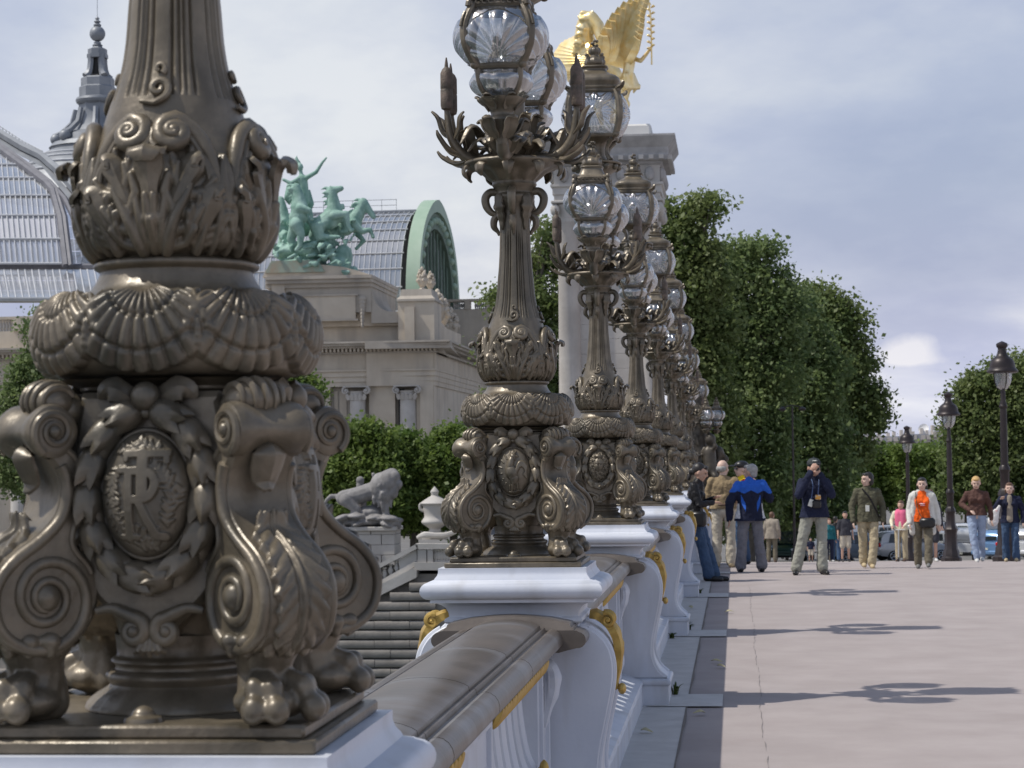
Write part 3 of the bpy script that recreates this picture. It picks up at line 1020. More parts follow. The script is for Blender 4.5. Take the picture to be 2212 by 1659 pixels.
def bud_geo():
    n = 20
    v = np.linspace(0, 1, 12)
    r = np.interp(v, [0, 0.12, 0.35, 0.6, 0.85, 1.0], [0.004, 0.014, 0.0205, 0.0215, 0.0185, 0.013])
    th = np.arange(n) * 2 * math.pi / n
    rr = r[None, :] * (1 + 0.10 * np.cos(5 * th)[:, None] * v[None, :]) + 0.003 * np.clip(v - 0.7, 0, 1)[None, :] / 0.3 * (0.5 + 0.5 * np.cos(5 * th)[:, None])
    z = -0.030 + 0.058 * v[None, :] + 0.006 * np.clip(v - 0.6, 0, 1)[None, :] / 0.4 * np.cos(5 * th)[:, None]
    P = np.stack([rr * np.cos(th)[:, None], rr * np.sin(th)[:, None], z], -1)
    V, F = grid(P, cu=True)
    c = len(V)
    V = np.concatenate([V, [(0, 0, 0.018)]])
    for i in range(n):
        F.append((i * 12 + 11, ((i + 1) % n) * 12 + 11, c))
    return join((V, F), ball((0, 0, 0.022), (0.008, 0.008, 0.012), 8, 6))
def pendant_geo():
    out = []
    for s in (-1, 1):
        sp = spiral((s * 0.026, 0.164), 0.022, 0.006, 1.4, RAD(90), 30, cw=s)
        p = np.concatenate([spline([(s * 0.085, 0.196), (s * 0.060, 0.200), (s * 0.040, 0.192)], 4)[:-1], sp])
        out.append(tube(np.stack([p[:, 0], np.full(len(p), -0.178), p[:, 1]], 1), [0.006, 0.012, 0.011, 0.009, 0.006], 10, flat=0.8))
        out.append(ball((s * 0.026, -0.180, 0.164), (0.011, 0.010, 0.011), 10, 8))
    for k in range(-2, 3):
        out.append(tube(np.array([(k * 0.004, -0.176, 0.155), (k * 0.009, -0.182, 0.135), (k * 0.012, -0.176, 0.126 + abs(k) * 0.003)]), [0.005, 0.006, 0.004], 8))
    return join(out)

# --- lanterns
def lantern_meshes(W, hgt, bulge, kind):
    """W: half width at the corners, hgt: height of the panes. Returns pane and frame geos, pane facing -Y, bottom at z = 0."""
    zs = np.array([0, 0.15, 0.35, 0.6, 0.82, 1.0]); ws = np.array([0.66, 0.82, 0.97, 1.0, 0.90, 0.74]) if kind == 'shell' else np.array([0.80, 0.90, 0.985, 1.0, 0.96, 0.86])
    pr = spline(np.stack([zs, ws], 1), 8)
    nv, nu = 61, 61
    v = np.linspace(0, 1, nv)
    w = np.interp(v, pr[:, 0], pr[:, 1]) * W
    u = np.linspace(-1, 1, nu)
    Ug, Vg = np.meshgrid(u, v, indexing='ij')
    X = Ug * w[None, :]
    bl = bulge * np.sin(np.clip(v, 0, 1) * math.pi) ** 0.6
    Y = -(w[None, :] + bl[None, :] * (1 - Ug ** 2))
    Z = Vg * hgt
    mu, mvv = Ug * W, (Vg - 0.5) * hgt
    if kind == 'shell':
        x, y = mu, Vg * hgt - 0.02
        rho = np.hypot(x, y); ang = np.arctan2(x, y)
        R_ = 0.82 * hgt * (1 - 0.12 * np.abs(ang)) - 0.006 * np.abs(np.cos(ang * 9))
        ins = np.clip((R_ - rho) / 0.006, 0, 1) * (y > 0)
        H = ins * (0.006 + 0.014 * np.abs(np.cos(ang * 9.0)) ** 0.7 * np.clip(rho / 0.06, 0, 1))
        H = H + 0.004 * np.abs(np.sin(rho * 90 + ang * 3)) * (1 - ins) * (y < 0.4 * hgt)
    else:
        rho = np.hypot(mu, mvv); ang = np.arctan2(mvv, mu)
        R_ = 0.40 * hgt * (1 + 0.16 * np.cos(ang * 8)) / np.maximum(np.maximum(np.abs(np.cos(ang)), np.abs(np.sin(ang))), 0.75)
        ins = np.clip((R_ - rho) / 0.006, 0, 1)
        H = ins * (0.005 + 0.014 * np.abs(np.cos(ang * 14)) * (rho > 0.035)) + 0.020 * (np.exp(-((rho - 0.026) / 0.008) ** 2))
    pane = grid(np.stack([X, Y - H, Z], -1))
    pane = (pane[0], [q[::-1] for q in pane[1]])
    corners = []
    for sx in (-1, 1):
        for sy in (-1, 1):
            k = np.linspace(0, 1, 22)
            wc = np.interp(k, pr[:, 0], pr[:, 1]) * W + 0.004
            P = np.stack([sx * wc, sy * wc, k * hgt], 1)
            c = [tube(P, 0.0145 * W / 0.13, 8, flat=1.3)]
            c.append(ball(P[0] + np.array((sx * .008, sy * .008, 0.004)), 0.017 * W / 0.13, 10, 8))
            c.append(ball(P[-1] + np.array((sx * .008, sy * .008, 0.0)), 0.015 * W / 0.13, 10, 8))
            c.append(tube(P[13:19] + np.array((sx * .012, sy * .012, 0)), 0.0065, 8))
            corners.append(join(c))
    def sq_ring(z, w, r):
        p = np.array([(-w, -w, z), (w, -w, z), (w, w, z), (-w, w, z)])
        return join([tube(np.array([p[i], (p[i] + p[(i + 1) % 4]) / 2 * 1.0 + ((p[i] + p[(i + 1) % 4]) / 2 - np.array((0, 0, z))) * (bulge * 0.25 / w), p[(i + 1) % 4]]), r, 8) for i in range(4)])
    return pane, corners, sq_ring(0, w[0], 0.014), sq_ring(hgt, w[-1], 0.016)
def sq_lathe(prof, n=48, ex=4.0, sm=4):
    prof = spline(prof, sm)
    th = np.arange(n) * 2 * math.pi / n + math.pi / n
    c, s = np.cos(th), np.sin(th)
    rad = (np.abs(c) ** ex + np.abs(s) ** ex) ** (-1 / ex)
    P = np.stack([rad[:, None] * c[:, None] * prof[None, :, 0], rad[:, None] * s[:, None] * prof[None, :, 0], np.repeat(prof[None, :, 1], n, 0)], -1)
    V, F = grid(P, cu=True)
    m = len(prof)
    F.append(tuple(i * m + m - 1 for i in range(n)))
    F.append(tuple(i * m for i in range(n))[::-1])
    return (V, F)
def finial_geo(k=1.0):
    g = [lathe([(0.042, 0), (0.052, 0.012), (0.055, 0.028), (0.045, 0.045), (0.026, 0.056), (0.022, 0.064), (0.030, 0.078), (0.031, 0.092), (0.022, 0.106), (0.012, 0.112), (0.004, 0.12)], 40, 3,
               disp=lambda th, z: 0.004 * np.cos(8 * th) * (z < 0.05) + 0.003 * np.cos(8 * th) * (z > 0.066))]
    for i in range(4):
        a = math.pi / 4 + i * math.pi / 2
        d = np.array((math.cos(a), math.sin(a), 0))
        p = spline([d * 0.046 + (0, 0, 0.03), d * 0.050 + (0, 0, 0.052), d * 0.062 + (0, 0, 0.062), d * 0.070 + (0, 0, 0.054)], 4)
        g.append(tube(p, [0.010, 0.009, 0.008, 0.004], 8))
    for i in range(9):
        a = i * 2.4
        g.append(ball((0.014 * math.cos(a), 0.014 * math.sin(a), 0.118 + 0.012 * (i % 3)), 0.0085, 8, 6))
    return sc(join(g), k)

lamp_meshes = {}
def lm(key, fn, m=None, smooth=40):
    if key not in lamp_meshes:
        g = fn()
        lamp_meshes[key] = g if isinstance(g, bpy.types.Mesh) else mesh(key, g, m or BRONZE, smooth)
    return lamp_meshes[key]
def part(name, key, fn, parent, loc=None, rot=0.0, m=None, smooth=40):
    o = bpy.data.objects.new(name, lm(key, fn, m, smooth))
    link(o, parent)
    if loc is not None:
        o.location = loc
    o.rotation_euler.z = rot
    return o

def make_lantern(parent, loc, kind):
    big = kind == 'sunburst'
    W, hgt, bulge = (0.168, 0.30, 0.042) if big else (0.128, 0.245, 0.045)
    pane, corners, r0, r1 = lantern_meshes(W, hgt, bulge, 'sunburst' if big else 'shell')
    k = 'L' + kind
    e = part('lantern', k + 'ring0', lambda: r0, parent, loc)
    part('top_ring', k + 'ring1', lambda: r1, e)
    for i in range(4):
        part('pane', k + 'pane', lambda: pane, e, rot=i * math.pi / 2, m=LANTERN_GLASS, smooth=True)
        part('frame_rib', k + 'rib', lambda: corners[0], e, rot=i * math.pi / 2)
    if big:
        part('lantern_roof', k + 'roof', lambda: sq_lathe([(0.150, 0.0), (0.168, 0.012), (0.172, 0.028), (0.160, 0.034), (0.165, 0.050), (0.172, 0.066), (0.170, 0.086), (0.150, 0.106), (0.112, 0.124), (0.088, 0.140), (0.078, 0.156), (0.080, 0.166), (0.088, 0.170), (0.088, 0.180), (0.070, 0.186)]), e, (0, 0, hgt))
        part('finial', k + 'fin', lambda: finial_geo(1.22), e, (0, 0, hgt + 0.184))
        for i in range(4):
            a = math.pi / 4 + i * math.pi / 2
            part('roof_leaf', k + 'rl', lambda: leaf(spline([(0.215, 0, 0.0), (0.235, 0, 0.022), (0.262, 0, 0.034), (0.280, 0, 0.060)], 5), [0.016, 0.03, 0.022, 0.005], up=(-0.4, 0, 1), th=0.012, cup=0.3, lobes=3, depth=0.2, nu=9), e, (0, 0, hgt - 0.006), rot=a)
        # neck below the big lantern
        part('lantern_neck', k + 'neck', lambda: join([lathe([(0.165, -0.185), (0.172, -0.178), (0.160, -0.166), (0.078, -0.150), (0.064, -0.10), (0.064, -0.05), (0.090, -0.03), (0.140, -0.012), (0.140, 0.002)], 48, 2)] +
             [tube(spline([(0.145 * math.cos(a), 0.145 * math.sin(a), -0.165), (0.112 * math.cos(a), 0.112 * math.sin(a), -0.12), (0.115 * math.cos(a), 0.115 * math.sin(a), -0.07), (0.160 * math.cos(a), 0.160 * math.sin(a), -0.02)], 5), [0.018, 0.013, 0.013, 0.020], 8) for a in [math.pi / 4 + i * math.pi / 2 for i in range(4)]] +
             [ball((0.150 * math.cos(i * 0.5236), 0.150 * math.sin(i * 0.5236), -0.205), 0.022, 8, 6) for i in range(12)] +
             [lathe([(0.045, -0.34), (0.048, -0.30), (0.075, -0.26), (0.135, -0.225), (0.150, -0.20), (0.150, -0.185)], 32, 2)]), e)
    else:
        part('lantern_roof', k + 'roof', lambda: sq_lathe([(0.098, 0), (0.118, 0.006), (0.120, 0.016), (0.104, 0.022), (0.090, 0.034), (0.078, 0.056), (0.070, 0.078), (0.074, 0.084), (0.074, 0.092), (0.060, 0.098)]), e, (0, 0, hgt + 0.012))
        part('finial', k + 'fin', lambda: finial_geo(1.12), e, (0, 0, hgt + 0.106))
        part('crest', k + 'crest', lambda: join([tube(np.array([(x + 0.010 * math.cos(t) , -0.118, 0.008 + 0.010 * math.sin(t)) for t in np.linspace(0, 5, 10)]), 0.004, 6) for x in np.linspace(-0.075, 0.075, 7)]), e, (0, 0, hgt))
        for i in range(4):
            a = math.pi / 4 + i * math.pi / 2
            part('roof_scroll', k + 'rs', lambda: join(ball((0.150, 0, 0.03), (0.022, 0.014, 0.020), 10, 8), tube(spline([(0.165, 0, -0.01), (0.158, 0, 0.012), (0.135, 0, 0.03), (0.105, 0, 0.036)], 4), [0.012, 0.012, 0.008], 8)), e, (0, 0, hgt), rot=a)
            # lower bowl: four glass lobes between ribs
            part('bowl_pane', k + 'bp', lambda: bowl_pane(), e, rot=i * math.pi / 2, m=LANTERN_GLASS, smooth=True)
            part('bowl_rib', k + 'br', lambda: tube(spline([(0.118, 0, -0.008), (0.116, 0, -0.04), (0.104, 0, -0.08), (0.070, 0, -0.118), (0.045, 0, -0.128)], 5), [0.013, 0.012, 0.010], 8), e, rot=a)
        part('bowl_cup', k + 'bc', lambda: lathe([(0.022, -0.30), (0.030, -0.262), (0.045, -0.225), (0.056, -0.205), (0.050, -0.192), (0.044, -0.180), (0.052, -0.160), (0.075, -0.142), (0.094, -0.124), (0.092, -0.116), (0.070, -0.120)], 40, 2, disp=lambda th, z: 0.005 * np.cos(8 * th) * (z > -0.15)), e)
        for i in range(5):
            part('stem_leaf', k + 'sl', lambda: leaf(spline([(0.026, 0, -0.275), (0.062, 0, -0.245), (0.084, 0, -0.200), (0.112, 0, -0.205)], 5), [0.014, 0.034, 0.03, 0.006], up=(-0.7, 0, 1), th=0.006, cup=0.3, lobes=3, depth=0.2), e, rot=i * math.pi * 0.4 + 0.3)
        for i in range(6):
            part('bowl_leaf', k + 'bl', lambda: leaf(spline([(0.050, 0, -0.165), (0.072, 0, -0.135), (0.094, 0, -0.112), (0.108, 0, -0.106)], 5), [0.016, 0.026, 0.022, 0.006], up=(-0.7, 0, 1), th=0.006, cup=0.3, lobes=3, depth=0.2), e, rot=i * math.pi / 3)
    return e
def bowl_pane():
    nu, nv = 33, 21
    u = np.linspace(-1, 1, nu); v = np.linspace(0, 1, nv)
    U, V = np.meshgrid(u, v, indexing='ij')
    sm = spline([(0.080, -0.008, 0.014), (0.085, -0.035, 0.034), (0.080, -0.062, 0.044), (0.064, -0.095, 0.036), (0.036, -0.122, 0.010)], 5)
    w, z, bl = sm[:, 0], sm[:, 1], sm[:, 2]
    H = 0.005 * np.abs(np.cos((U * 5 + np.abs(U) * V * 2)))
    P = np.stack([U * w, -(w + bl * (1 - U ** 2) + H), np.repeat(z[None, :], nu, 0)], -1)
    return grid(P)

def make_lamp(kind):
    root = bpy.data.objects.new('candelabrum', None)
    link(root)
    part('base_plate', 'plate', lambda: box(-0.278, 0.278, -0.278, 0.278, -0.012, 0.009, 0.004), root)
    part('base_plinth', 'plate2', lambda: box(-0.258, 0.258, -0.258, 0.258, 0.008, 0.030, 0.005), root)
    part('foot_stem', 'stem', foot_stem_geo, root)
    part('rivet', 'rivet', lambda: lathe([(0.030, 0.03), (0.028, 0.037), (0.019, 0.041), (0.016, 0.047), (0.008, 0.053), (0, 0.055)], 20, 2), root, (0, -0.215, 0))
    part('core', 'core', core_geo, root)
    for i in range(4):
        a = -math.pi / 4 + i * math.pi / 2
        lg = part('scroll_leg', 'leg', scroll_leg_geo, root, rot=a)
        part('top_volute', 'tv', top_volute_geo, lg)
        part('acanthus_leaf', 'legleaf', leg_leaf_geo, lg, smooth=True)
        part('shoulder_leaf', 'shl', shoulder_leaf_geo, lg)
        part('side_leaf', 'sdl', side_leaf_geo, lg)
        part('paw', 'paw', lambda: fuse(paw_prims(), 0.0042, BRONZE, 'paw', 3), lg, (0, 0, 0.026))
    for i in range(4):
        a = i * math.pi / 2
        md = part('medallion', 'med' + kind, lambda: medallion_geo(kind), root, rot=a, smooth=True)
        md.location = Matrix.Rotation(a, 3, 'Z') @ Vector((0, -0.184, 0.376))
        wr = part('wreath', 'wreath', lambda: join([tube(np.array([(0.090 * math.cos(t), -0.172, 0.376 + 0.126 * math.sin(t)) for t in np.linspace(0, 2 * math.pi, 50)]), 0.008, 8, caps=False), ball((0, -0.192, 0.527), 0.023, 16, 12), ball((0, -0.19, 0.502), 0.010, 10, 8)] +
                  [leaf(spline([(s * 0.015, -0.18, 0.515), (s * 0.04, -0.192, 0.535), (s * 0.062, -0.188, 0.540), (s * 0.078, -0.18, 0.525)], 4), [0.012, 0.022, 0.02, 0.004], up=(0, -1, 0.3), th=0.01, cup=0.3, lobes=3, depth=0.2) for s in (-1, 1)] +
                  []), root, rot=a)
        bm = lm('bud', bud_geo, BRONZE)
        for j in range(14):
            t = RAD(90 + 21 + j * (318 / 13.0))
            down = 1 if j <= 6 else -1
            tan = Vector((-math.sin(t) * 0.097, 0, math.cos(t) * 0.130)) * down
            b = bpy.data.objects.new('bud', bm)
            link(b, wr)
            b.location = (0.093 * math.cos(t), -0.188, 0.376 + 0.130 * math.sin(t))
            b.rotation_euler = (tan.normalized() + Vector((0, -0.25, 0))).to_track_quat('Z', 'Y').to_euler()
            s = 1.10 + 0.14 * ((j * 37) % 7) / 7
            b.scale = (s, s, s)
        part('pendant', 'pend', pendant_geo, root, rot=a)
        part('apron', 'apron', apron_geo, root, rot=a)
    part('shell_ring', 'ring', shell_ring_geo, root, smooth=True)
    part('collar', 'collar', collar_geo, root)
    bl = part('bulb', 'bulb', bulb_geo, root, smooth=True)
    for i in range(4):
        part('scroll_mask', 'mask', mask_geo, bl, rot=i * math.pi / 2)
    part('shaft', 'shaft', shaft_geo, root)
    for i in range(4):
        a = i * math.pi / 2
        part('handle', 'handle', lambda: join(tube(spline([(0.062, 0, 1.540), (0.100, 0, 1.545), (0.122, 0, 1.522), (0.118, 0, 1.486), (0.096, 0, 1.458), (0.066, 0, 1.450)], 5), [0.016, 0.017, 0.018, 0.017, 0.014, 0.009], 10),
             tube(spline([(0.064, 0, 1.45), (0.086, 0, 1.43), (0.088, 0, 1.40), (0.072, 0, 1.378), (0.066, 0, 1.362)], 4), [0.012, 0.016, 0.014, 0.008, 0.005], 8)), root, rot=a)
        part('mask_drop', 'drop', lambda: leaf(spline([(0.085, 0, 1.53), (0.090, 0, 1.48), (0.078, 0, 1.43), (0.072, 0, 1.38)], 6), [0.02, 0.034, 0.02, 0.004], up=(1, 0, 0), th=0.01, cup=0.35, lobes=4, depth=0.25), root, rot=a + math.pi / 4)
    part('cup', 'cup', lambda: lathe([(0.086, 1.560), (0.094, 1.572), (0.092, 1.584), (0.110, 1.600), (0.140, 1.626), (0.178, 1.640), (0.205, 1.652), (0.212, 1.662), (0.200, 1.672), (0.150, 1.676), (0.06, 1.70), (0.05, 1.80), (0.045, 2.26)], 64, 2,
         disp=lambda th, z: (0.006 * np.cos(12 * th)) * (z > 1.59) * (z < 1.645)), root)
    R = random.Random(5)
    def foliage():
        out = []
        for k in range(16):
            a = k * 2 * math.pi / 16 + R.uniform(-.1, .1)
            d = np.array((math.cos(a), math.sin(a), 0)); e = np.array((-math.sin(a), math.cos(a), 0))
            up = R.uniform(0.05, 0.14); L = R.uniform(0.17, 0.25); tw = R.uniform(-.05, .05)
            p = spline([d * 0.07 + (0, 0, 1.675), d * 0.12 + (0, 0, 1.70 + up * .4), d * (L * .85) + e * tw + (0, 0, 1.675 + up), d * (L * 1.08) + e * tw * 1.6 + (0, 0, 1.66 + up * 0.55)], 6)
            out.append(leaf(p, [0.014, 0.034, 0.032, 0.020, 0.004], up=(0, 0, 1), th=0.006, cup=0.35, lobes=4, depth=0.25))
        for k in range(10):
            a = k * 2 * math.pi / 10 + 0.3
            d = np.array((math.cos(a), math.sin(a), 0))
            p = spline([d * 0.04 + (0, 0, 1.69), d * 0.075 + (0, 0, 1.76), d * 0.10 + (0, 0, 1.83 + R.uniform(-.03, .03)), d * 0.135 + (0, 0, 1.84)], 5)
            out.append(leaf(p, [0.02, 0.034, 0.03, 0.006], up=tuple(d * -1 + (0, 0, .3)), th=0.006, cup=0.35, lobes=3, depth=0.25))
            p = spline([d * 0.17 + (0, 0, 1.655), d * 0.21 + (0, 0, 1.645), d * 0.215 + (0, 0, 1.615), d * 0.20 + (0, 0, 1.595)], 4)
            out.append(leaf(p, [0.022, 0.026, 0.018, 0.004], up=tuple(d), th=0.006, cup=0.3))
        for k in range(7):
            a = k * 0.9
            out.append(ball((0.10 * math.cos(a), 0.10 * math.sin(a), 1.745 + 0.03 * math.sin(k * 2.1)), (0.034, 0.034, 0.040), 12, 8))
        return join(out)
    stuff(part('foliage', 'foliage', foliage, root))
    def arm():
        a = tube(spline([(0.08, 0, 1.69), (0.16, 0, 1.675), (0.235, 0, 1.70), (0.285, 0, 1.765), (0.300, 0, 1.84), (0.305, 0, 1.885)], 6), [0.026, 0.024, 0.021, 0.017, 0.012], 10)
        ls = []
        for pts, up in (([(0.24, 0.0, 1.70), (0.30, 0.01, 1.72), (0.345, 0.015, 1.775), (0.352, 0.015, 1.80)], (-.5, 0, 1)), ([(0.285, 0, 1.77), (0.325, -0.02, 1.80), (0.345, -0.02, 1.855), (0.372, -0.02, 1.885)], (-.8, 0, .5)),
                        ([(0.28, 0, 1.76), (0.255, 0.02, 1.80), (0.25, 0.03, 1.85), (0.232, 0.03, 1.878)], (.8, 0, .5)), ([(0.20, 0, 1.68), (0.26, -0.03, 1.665), (0.32, -0.04, 1.690), (0.345, -0.04, 1.720)], (-.2, 0, 1)),
                        ([(0.17, 0, 1.685), (0.20, 0.04, 1.74), (0.215, 0.06, 1.79), (0.235, 0.07, 1.80)], (.3, -1, .4))):
            ls.append(leaf(spline(pts, 6), [0.012, 0.026, 0.022, 0.004], up=up, th=0.006, cup=0.4))
        return join([a] + ls)
    def cattail():
        return lathe([(0.010, -0.02), (0.013, 0), (0.025, 0.006), (0.0285, 0.02), (0.0285, 0.085), (0.0265, 0.088), (0.0285, 0.092), (0.028, 0.155), (0.020, 0.172), (0.009, 0.182), (0.007, 0.20), (0.003, 0.222)], 20, 0)
    CAT = mat('cattail_bronze', (0.085, 0.07, 0.052), (0.19, 0.14, 0.11), rough=0.6, metal=0.1, scale=30, bump=1.0, bscale=160)
    for s, a in ((1, RAD(14)), (1, RAD(-14)), (-1, RAD(14)), (-1, RAD(-14))):
        ro = a if s > 0 else math.pi + a
        ar = part('reed_arm', 'arm', arm, root, rot=ro)
        ar.scale = (0.92, 0.92, 1)
        part('cattail', 'cattail', cattail, ar, (0.305, 0, 1.885), m=CAT)
    for s in (-1, 1):
        part('lantern_arm', 'larm', lambda: join(tube(spline([(0, -0.06, 1.70), (0, -0.18, 1.705), (0, -0.32, 1.66), (0, -0.42, 1.655), (0, -0.45, 1.70)], 6), [0.034, 0.03, 0.026, 0.026, 0.024], 12),
             *[leaf(spline([(x, y, z), (x * 2.2, y - 0.05, z + 0.05), (x * 2.4, y - 0.09, z + 0.03)], 5), [0.012, 0.032, 0.006], up=(0, 0, 1), th=0.006, lobes=3, depth=0.2) for x, y, z in ((0.03, -0.18, 1.70), (-0.03, -0.2, 1.70), (0.03, -0.3, 1.665), (-0.03, -0.31, 1.665), (0.02, -0.37, 1.66), (-0.02, -0.38, 1.66))]), root, rot=0 if s < 0 else math.pi)
        make_lantern(root, (0, s * 0.45, 1.978), 'shell')
    make_lantern(root, (0, 0, 2.585), 'sunburst')
    return root

LAMP_LABELS = ['huge bronze candelabrum base in the left foreground with an interlaced letter medallion',
               'bronze candelabrum with a rooster medallion and shell glass lanterns, second from the left',
               'bronze candelabrum third in the row, its top lantern in front of the gold statue',
               'bronze candelabrum fourth in the row, just right of the sunburst lantern',
               'bronze candelabrum fifth in the row, beside the woman in black',
               'bronze candelabrum sixth in the row, partly hidden behind the nearer ones',
               'small bronze candelabrum seventh in the row before the trees',
               'smallest bronze candelabrum farthest along the balustrade row']
lamp_kinds = {}
for i, Y in enumerate(LAMP_Y):
    k = ['monogram', 'rooster', 'crest', 'crest'][min(i, 3)] if i < 4 else ['rooster', 'crest'][i % 2]
    if k in lamp_kinds:
        o = copy_tree(lamp_kinds[k])
    else:
        o = make_lamp(k)
        lamp_kinds[k] = o
    o.location = (LAMP_X, Y, PED_TOP + 0.012 + deck(Y))
    tag(o, LAMP_LABELS[i], 'street lamp', 'bronze candelabra along the bridge balustrade')

# ------------------------------------------------------------------ ground, pavement and river
def sheet(xs, ys, zf):
    P = np.array([[(x, y, zf(x, y)) for y in ys] for x in xs])
    return grid(P)
ROAD = mat('road_asphalt', (0.16, 0.155, 0.15), (0.20, 0.195, 0.19), rough=0.9, scale=0.6, bump=0.2, bscale=60, spec=0.25)
DARKJOINT = mat('joint_dirt', (0.16, 0.14, 0.12), (0.22, 0.19, 0.165), rough=0.95, scale=20)
ys_deck = list(np.arange(-4, 26, 2.0)) + list(np.arange(26, 40, 0.5)) + list(np.arange(40, 93, 2.0))
pav = struct(obj('pavement', sheet([-0.70, 0.13, 2, 5, 10, 20, 40], ys_deck, lambda x, y: deck(y)), ASPHALT))
sq_ys = [92, 95, 100, 106, 112, 118, 122, 126, 130, 135, 140, 146, 152, 200, 400, 900, 2500]
struct(obj('square_ground', sheet([-900, -300, -100, -30, -1.3, 6, 14, 40, 200, 900], sq_ys, lambda x, y: deck(y) - 0.006), ROAD))
WATER = mat('river_water', (0.045, 0.06, 0.05), (0.06, 0.075, 0.06), rough=0.12, scale=0.2, bump=0.5, bscale=3.0)
struct(obj('river', sheet([-600, -200, -60, -20, 60], [-60, 0, 40, 70, 100], lambda x, y: -11.0), WATER))
crack_pts = [(0.135 + 0.008 * math.sin(y * 1.3) + 0.005 * math.sin(y * 4.3 + 1) + 0.003 * math.sin(y * 13), y) for y in np.arange(2, 27, 0.06)]
cw = [0.0020 + 0.0017 * math.sin(i * 0.9) * math.sin(i * 0.31) for i in range(len(crack_pts))]
P = np.array([[(x - w, y, 0.003), (x + w, y, 0.003)] for (x, y), w in zip(crack_pts, cw)])
cg_ = grid(P)
obj('crack', (cg_[0], [f for i, f in enumerate(cg_[1]) if math.sin(i * 0.61) + math.sin(i * 0.173 + 1) > -1.1]), mat('crack_dirt', (0.19, 0.17, 0.16), (0.27, 0.245, 0.235), rough=0.95, scale=30), pav)

# granite edging along the foot of the balustrade
edging = bpy.data.objects.new('granite_edging', None)
link(edging)
struct(edging)
for y in np.arange(1.0, 62, 1.36):
    y1 = y + 1.354
    P = np.array([[(x, yy, deck(yy) + (0.006 if k == 0 else 0.006)) for yy in np.linspace(y, y1, 4)] for k, x in enumerate((-0.86, -0.345))])
    top = grid(P)
    side = grid(np.array([[(-0.345, yy, deck(yy) + z) for yy in np.linspace(y, y1, 4)] for z in (0.006, -0.01)]))
    obj('granite_slab', join(top, side), GRANITE, edging)
for Y in [3.40 + 5.44 * i for i in range(11)]:
    P = np.array([[(x, yy, deck(yy) + 0.011) for yy in np.linspace(Y - 0.36, Y + 0.36, 3)] for x in (-0.60, -0.115)])
    obj('granite_tongue', grid(P), GRANITE, edging)
# dirt line between the pavement and the granite
P = np.array([[(-0.352, y, deck(y) + 0.0085), (-0.338 + 0.006 * math.sin(y * 3.7) * math.sin(y * 1.3), y, deck(y) + 0.0085)] for y in np.arange(2, 40, 0.15)])
obj('dirt_line', grid(P), DARKJOINT, edging)

# ------------------------------------------------------------------ balustrade
def sq_rings(levels):
    P = np.array([[(-hx, -hy, z), (hx, -hy, z), (hx, hy, z), (-hx, hy, z)] for hx, hy, z in levels])
    P = P.transpose(1, 0, 2)
    V, F = grid(P, cu=True)
    m = len(levels)
    F.append(tuple(i * m for i in range(4))[::-1]); F.append(tuple(i * m + m - 1 for i in range(4)))
    return (V, F)
def arc2(c, r, a0, a1, n=7):
    return [(c[0] + r * math.cos(RAD(a0 + (a1 - a0) * k / (n - 1))), c[1] + r * math.sin(RAD(a0 + (a1 - a0) * k / (n - 1)))) for k in range(n)]
def cap_geo():
    pr = [(0.262, 0.950), (0.262, 0.962)] + arc2((0.268, 0.974), 0.012, -90, 90, 6) + [(0.262, 0.990)]
    pr += [(0.262 + 0.060 * (1 - math.cos(RAD(a))), 0.992 + 0.056 * math.sin(RAD(a))) for a in range(0, 91, 15)]
    pr += [(0.330, 1.050), (0.330, 1.062)] + arc2((0.332, 1.098), 0.035, -90, 80, 10) + [(0.332, 1.136), (0.316, 1.140), (0.312, 1.148), (0.304, 1.158), (0.300, 1.170), (0.300, 1.187)]
    return sq_rings([(h, h, z) for h, z in pr])
bombe = spline([(0.262, 0.952), (0.300, 0.940), (0.350, 0.905), (0.385, 0.850), (0.398, 0.780), (0.392, 0.700), (0.374, 0.610), (0.352, 0.510), (0.336, 0.420), (0.332, 0.340), (0.345, 0.280), (0.376, 0.225), (0.415, 0.190), (0.430, 0.178)], 4)
def body_geo():
    r = [(x, z) for x, z in bombe]
    poly = r + [(-x, z) for x, z in r[::-1]]
    return prism(poly, -0.235, 0.235, 'y', bev=0.006)
def base_geo():
    return sq_rings([(0.440, 0.280, 0.0), (0.440, 0.280, 0.132), (0.446, 0.286, 0.136)] + [(0.442 + 0.014 * math.cos(RAD(a)), 0.282 + 0.014 * math.cos(RAD(a)), 0.156 + 0.02 * math.sin(RAD(a))) for a in range(-80, 91, 20)] + [(0.40, 0.24, 0.180)])
def gilt_drop_geo():
    pts = [(0.292, 0.992), (0.330, 0.985), (0.372, 0.955), (0.405, 0.905), (0.420, 0.840), (0.415, 0.770), (0.402, 0.700), (0.410, 0.675)]
    p = spline(pts, 5)
    g = [leaf(np.stack([p[:, 0], np.zeros(len(p)), p[:, 1]], 1), [0.020, 0.040, 0.048, 0.040, 0.030, 0.022, 0.016, 0.008], up=(1, 0, 0.4), th=0.03, cup=0.3, lobes=6, depth=0.25, nu=11)]
    for s in (-1, 1):
        sp = spiral((0.355, 0.955), 0.034, 0.008, 1.4, RAD(120), 26, cw=-1)
        g.append(tube(np.stack([sp[:, 0] + 0.01, np.full(len(sp), s * 0.042), sp[:, 1]], 1), [0.011, 0.007], 8))
        g.append(ball((0.365, s * 0.042, 0.955), 0.011, 10, 8))
    g.append(ball((0.420, 0, 0.672), (0.018, 0.03, 0.024), 10, 8))
    return join(g)
def side_mould_geo():
    """Raised edge bead on the bombe side of the pedestal."""
    p = np.stack([bombe[4:-2, 0] + 0.002, np.full(len(bombe) - 6, 0.215), bombe[4:-2, 1]], 1)
    return tube(p, 0.012, 8)
bm = {}
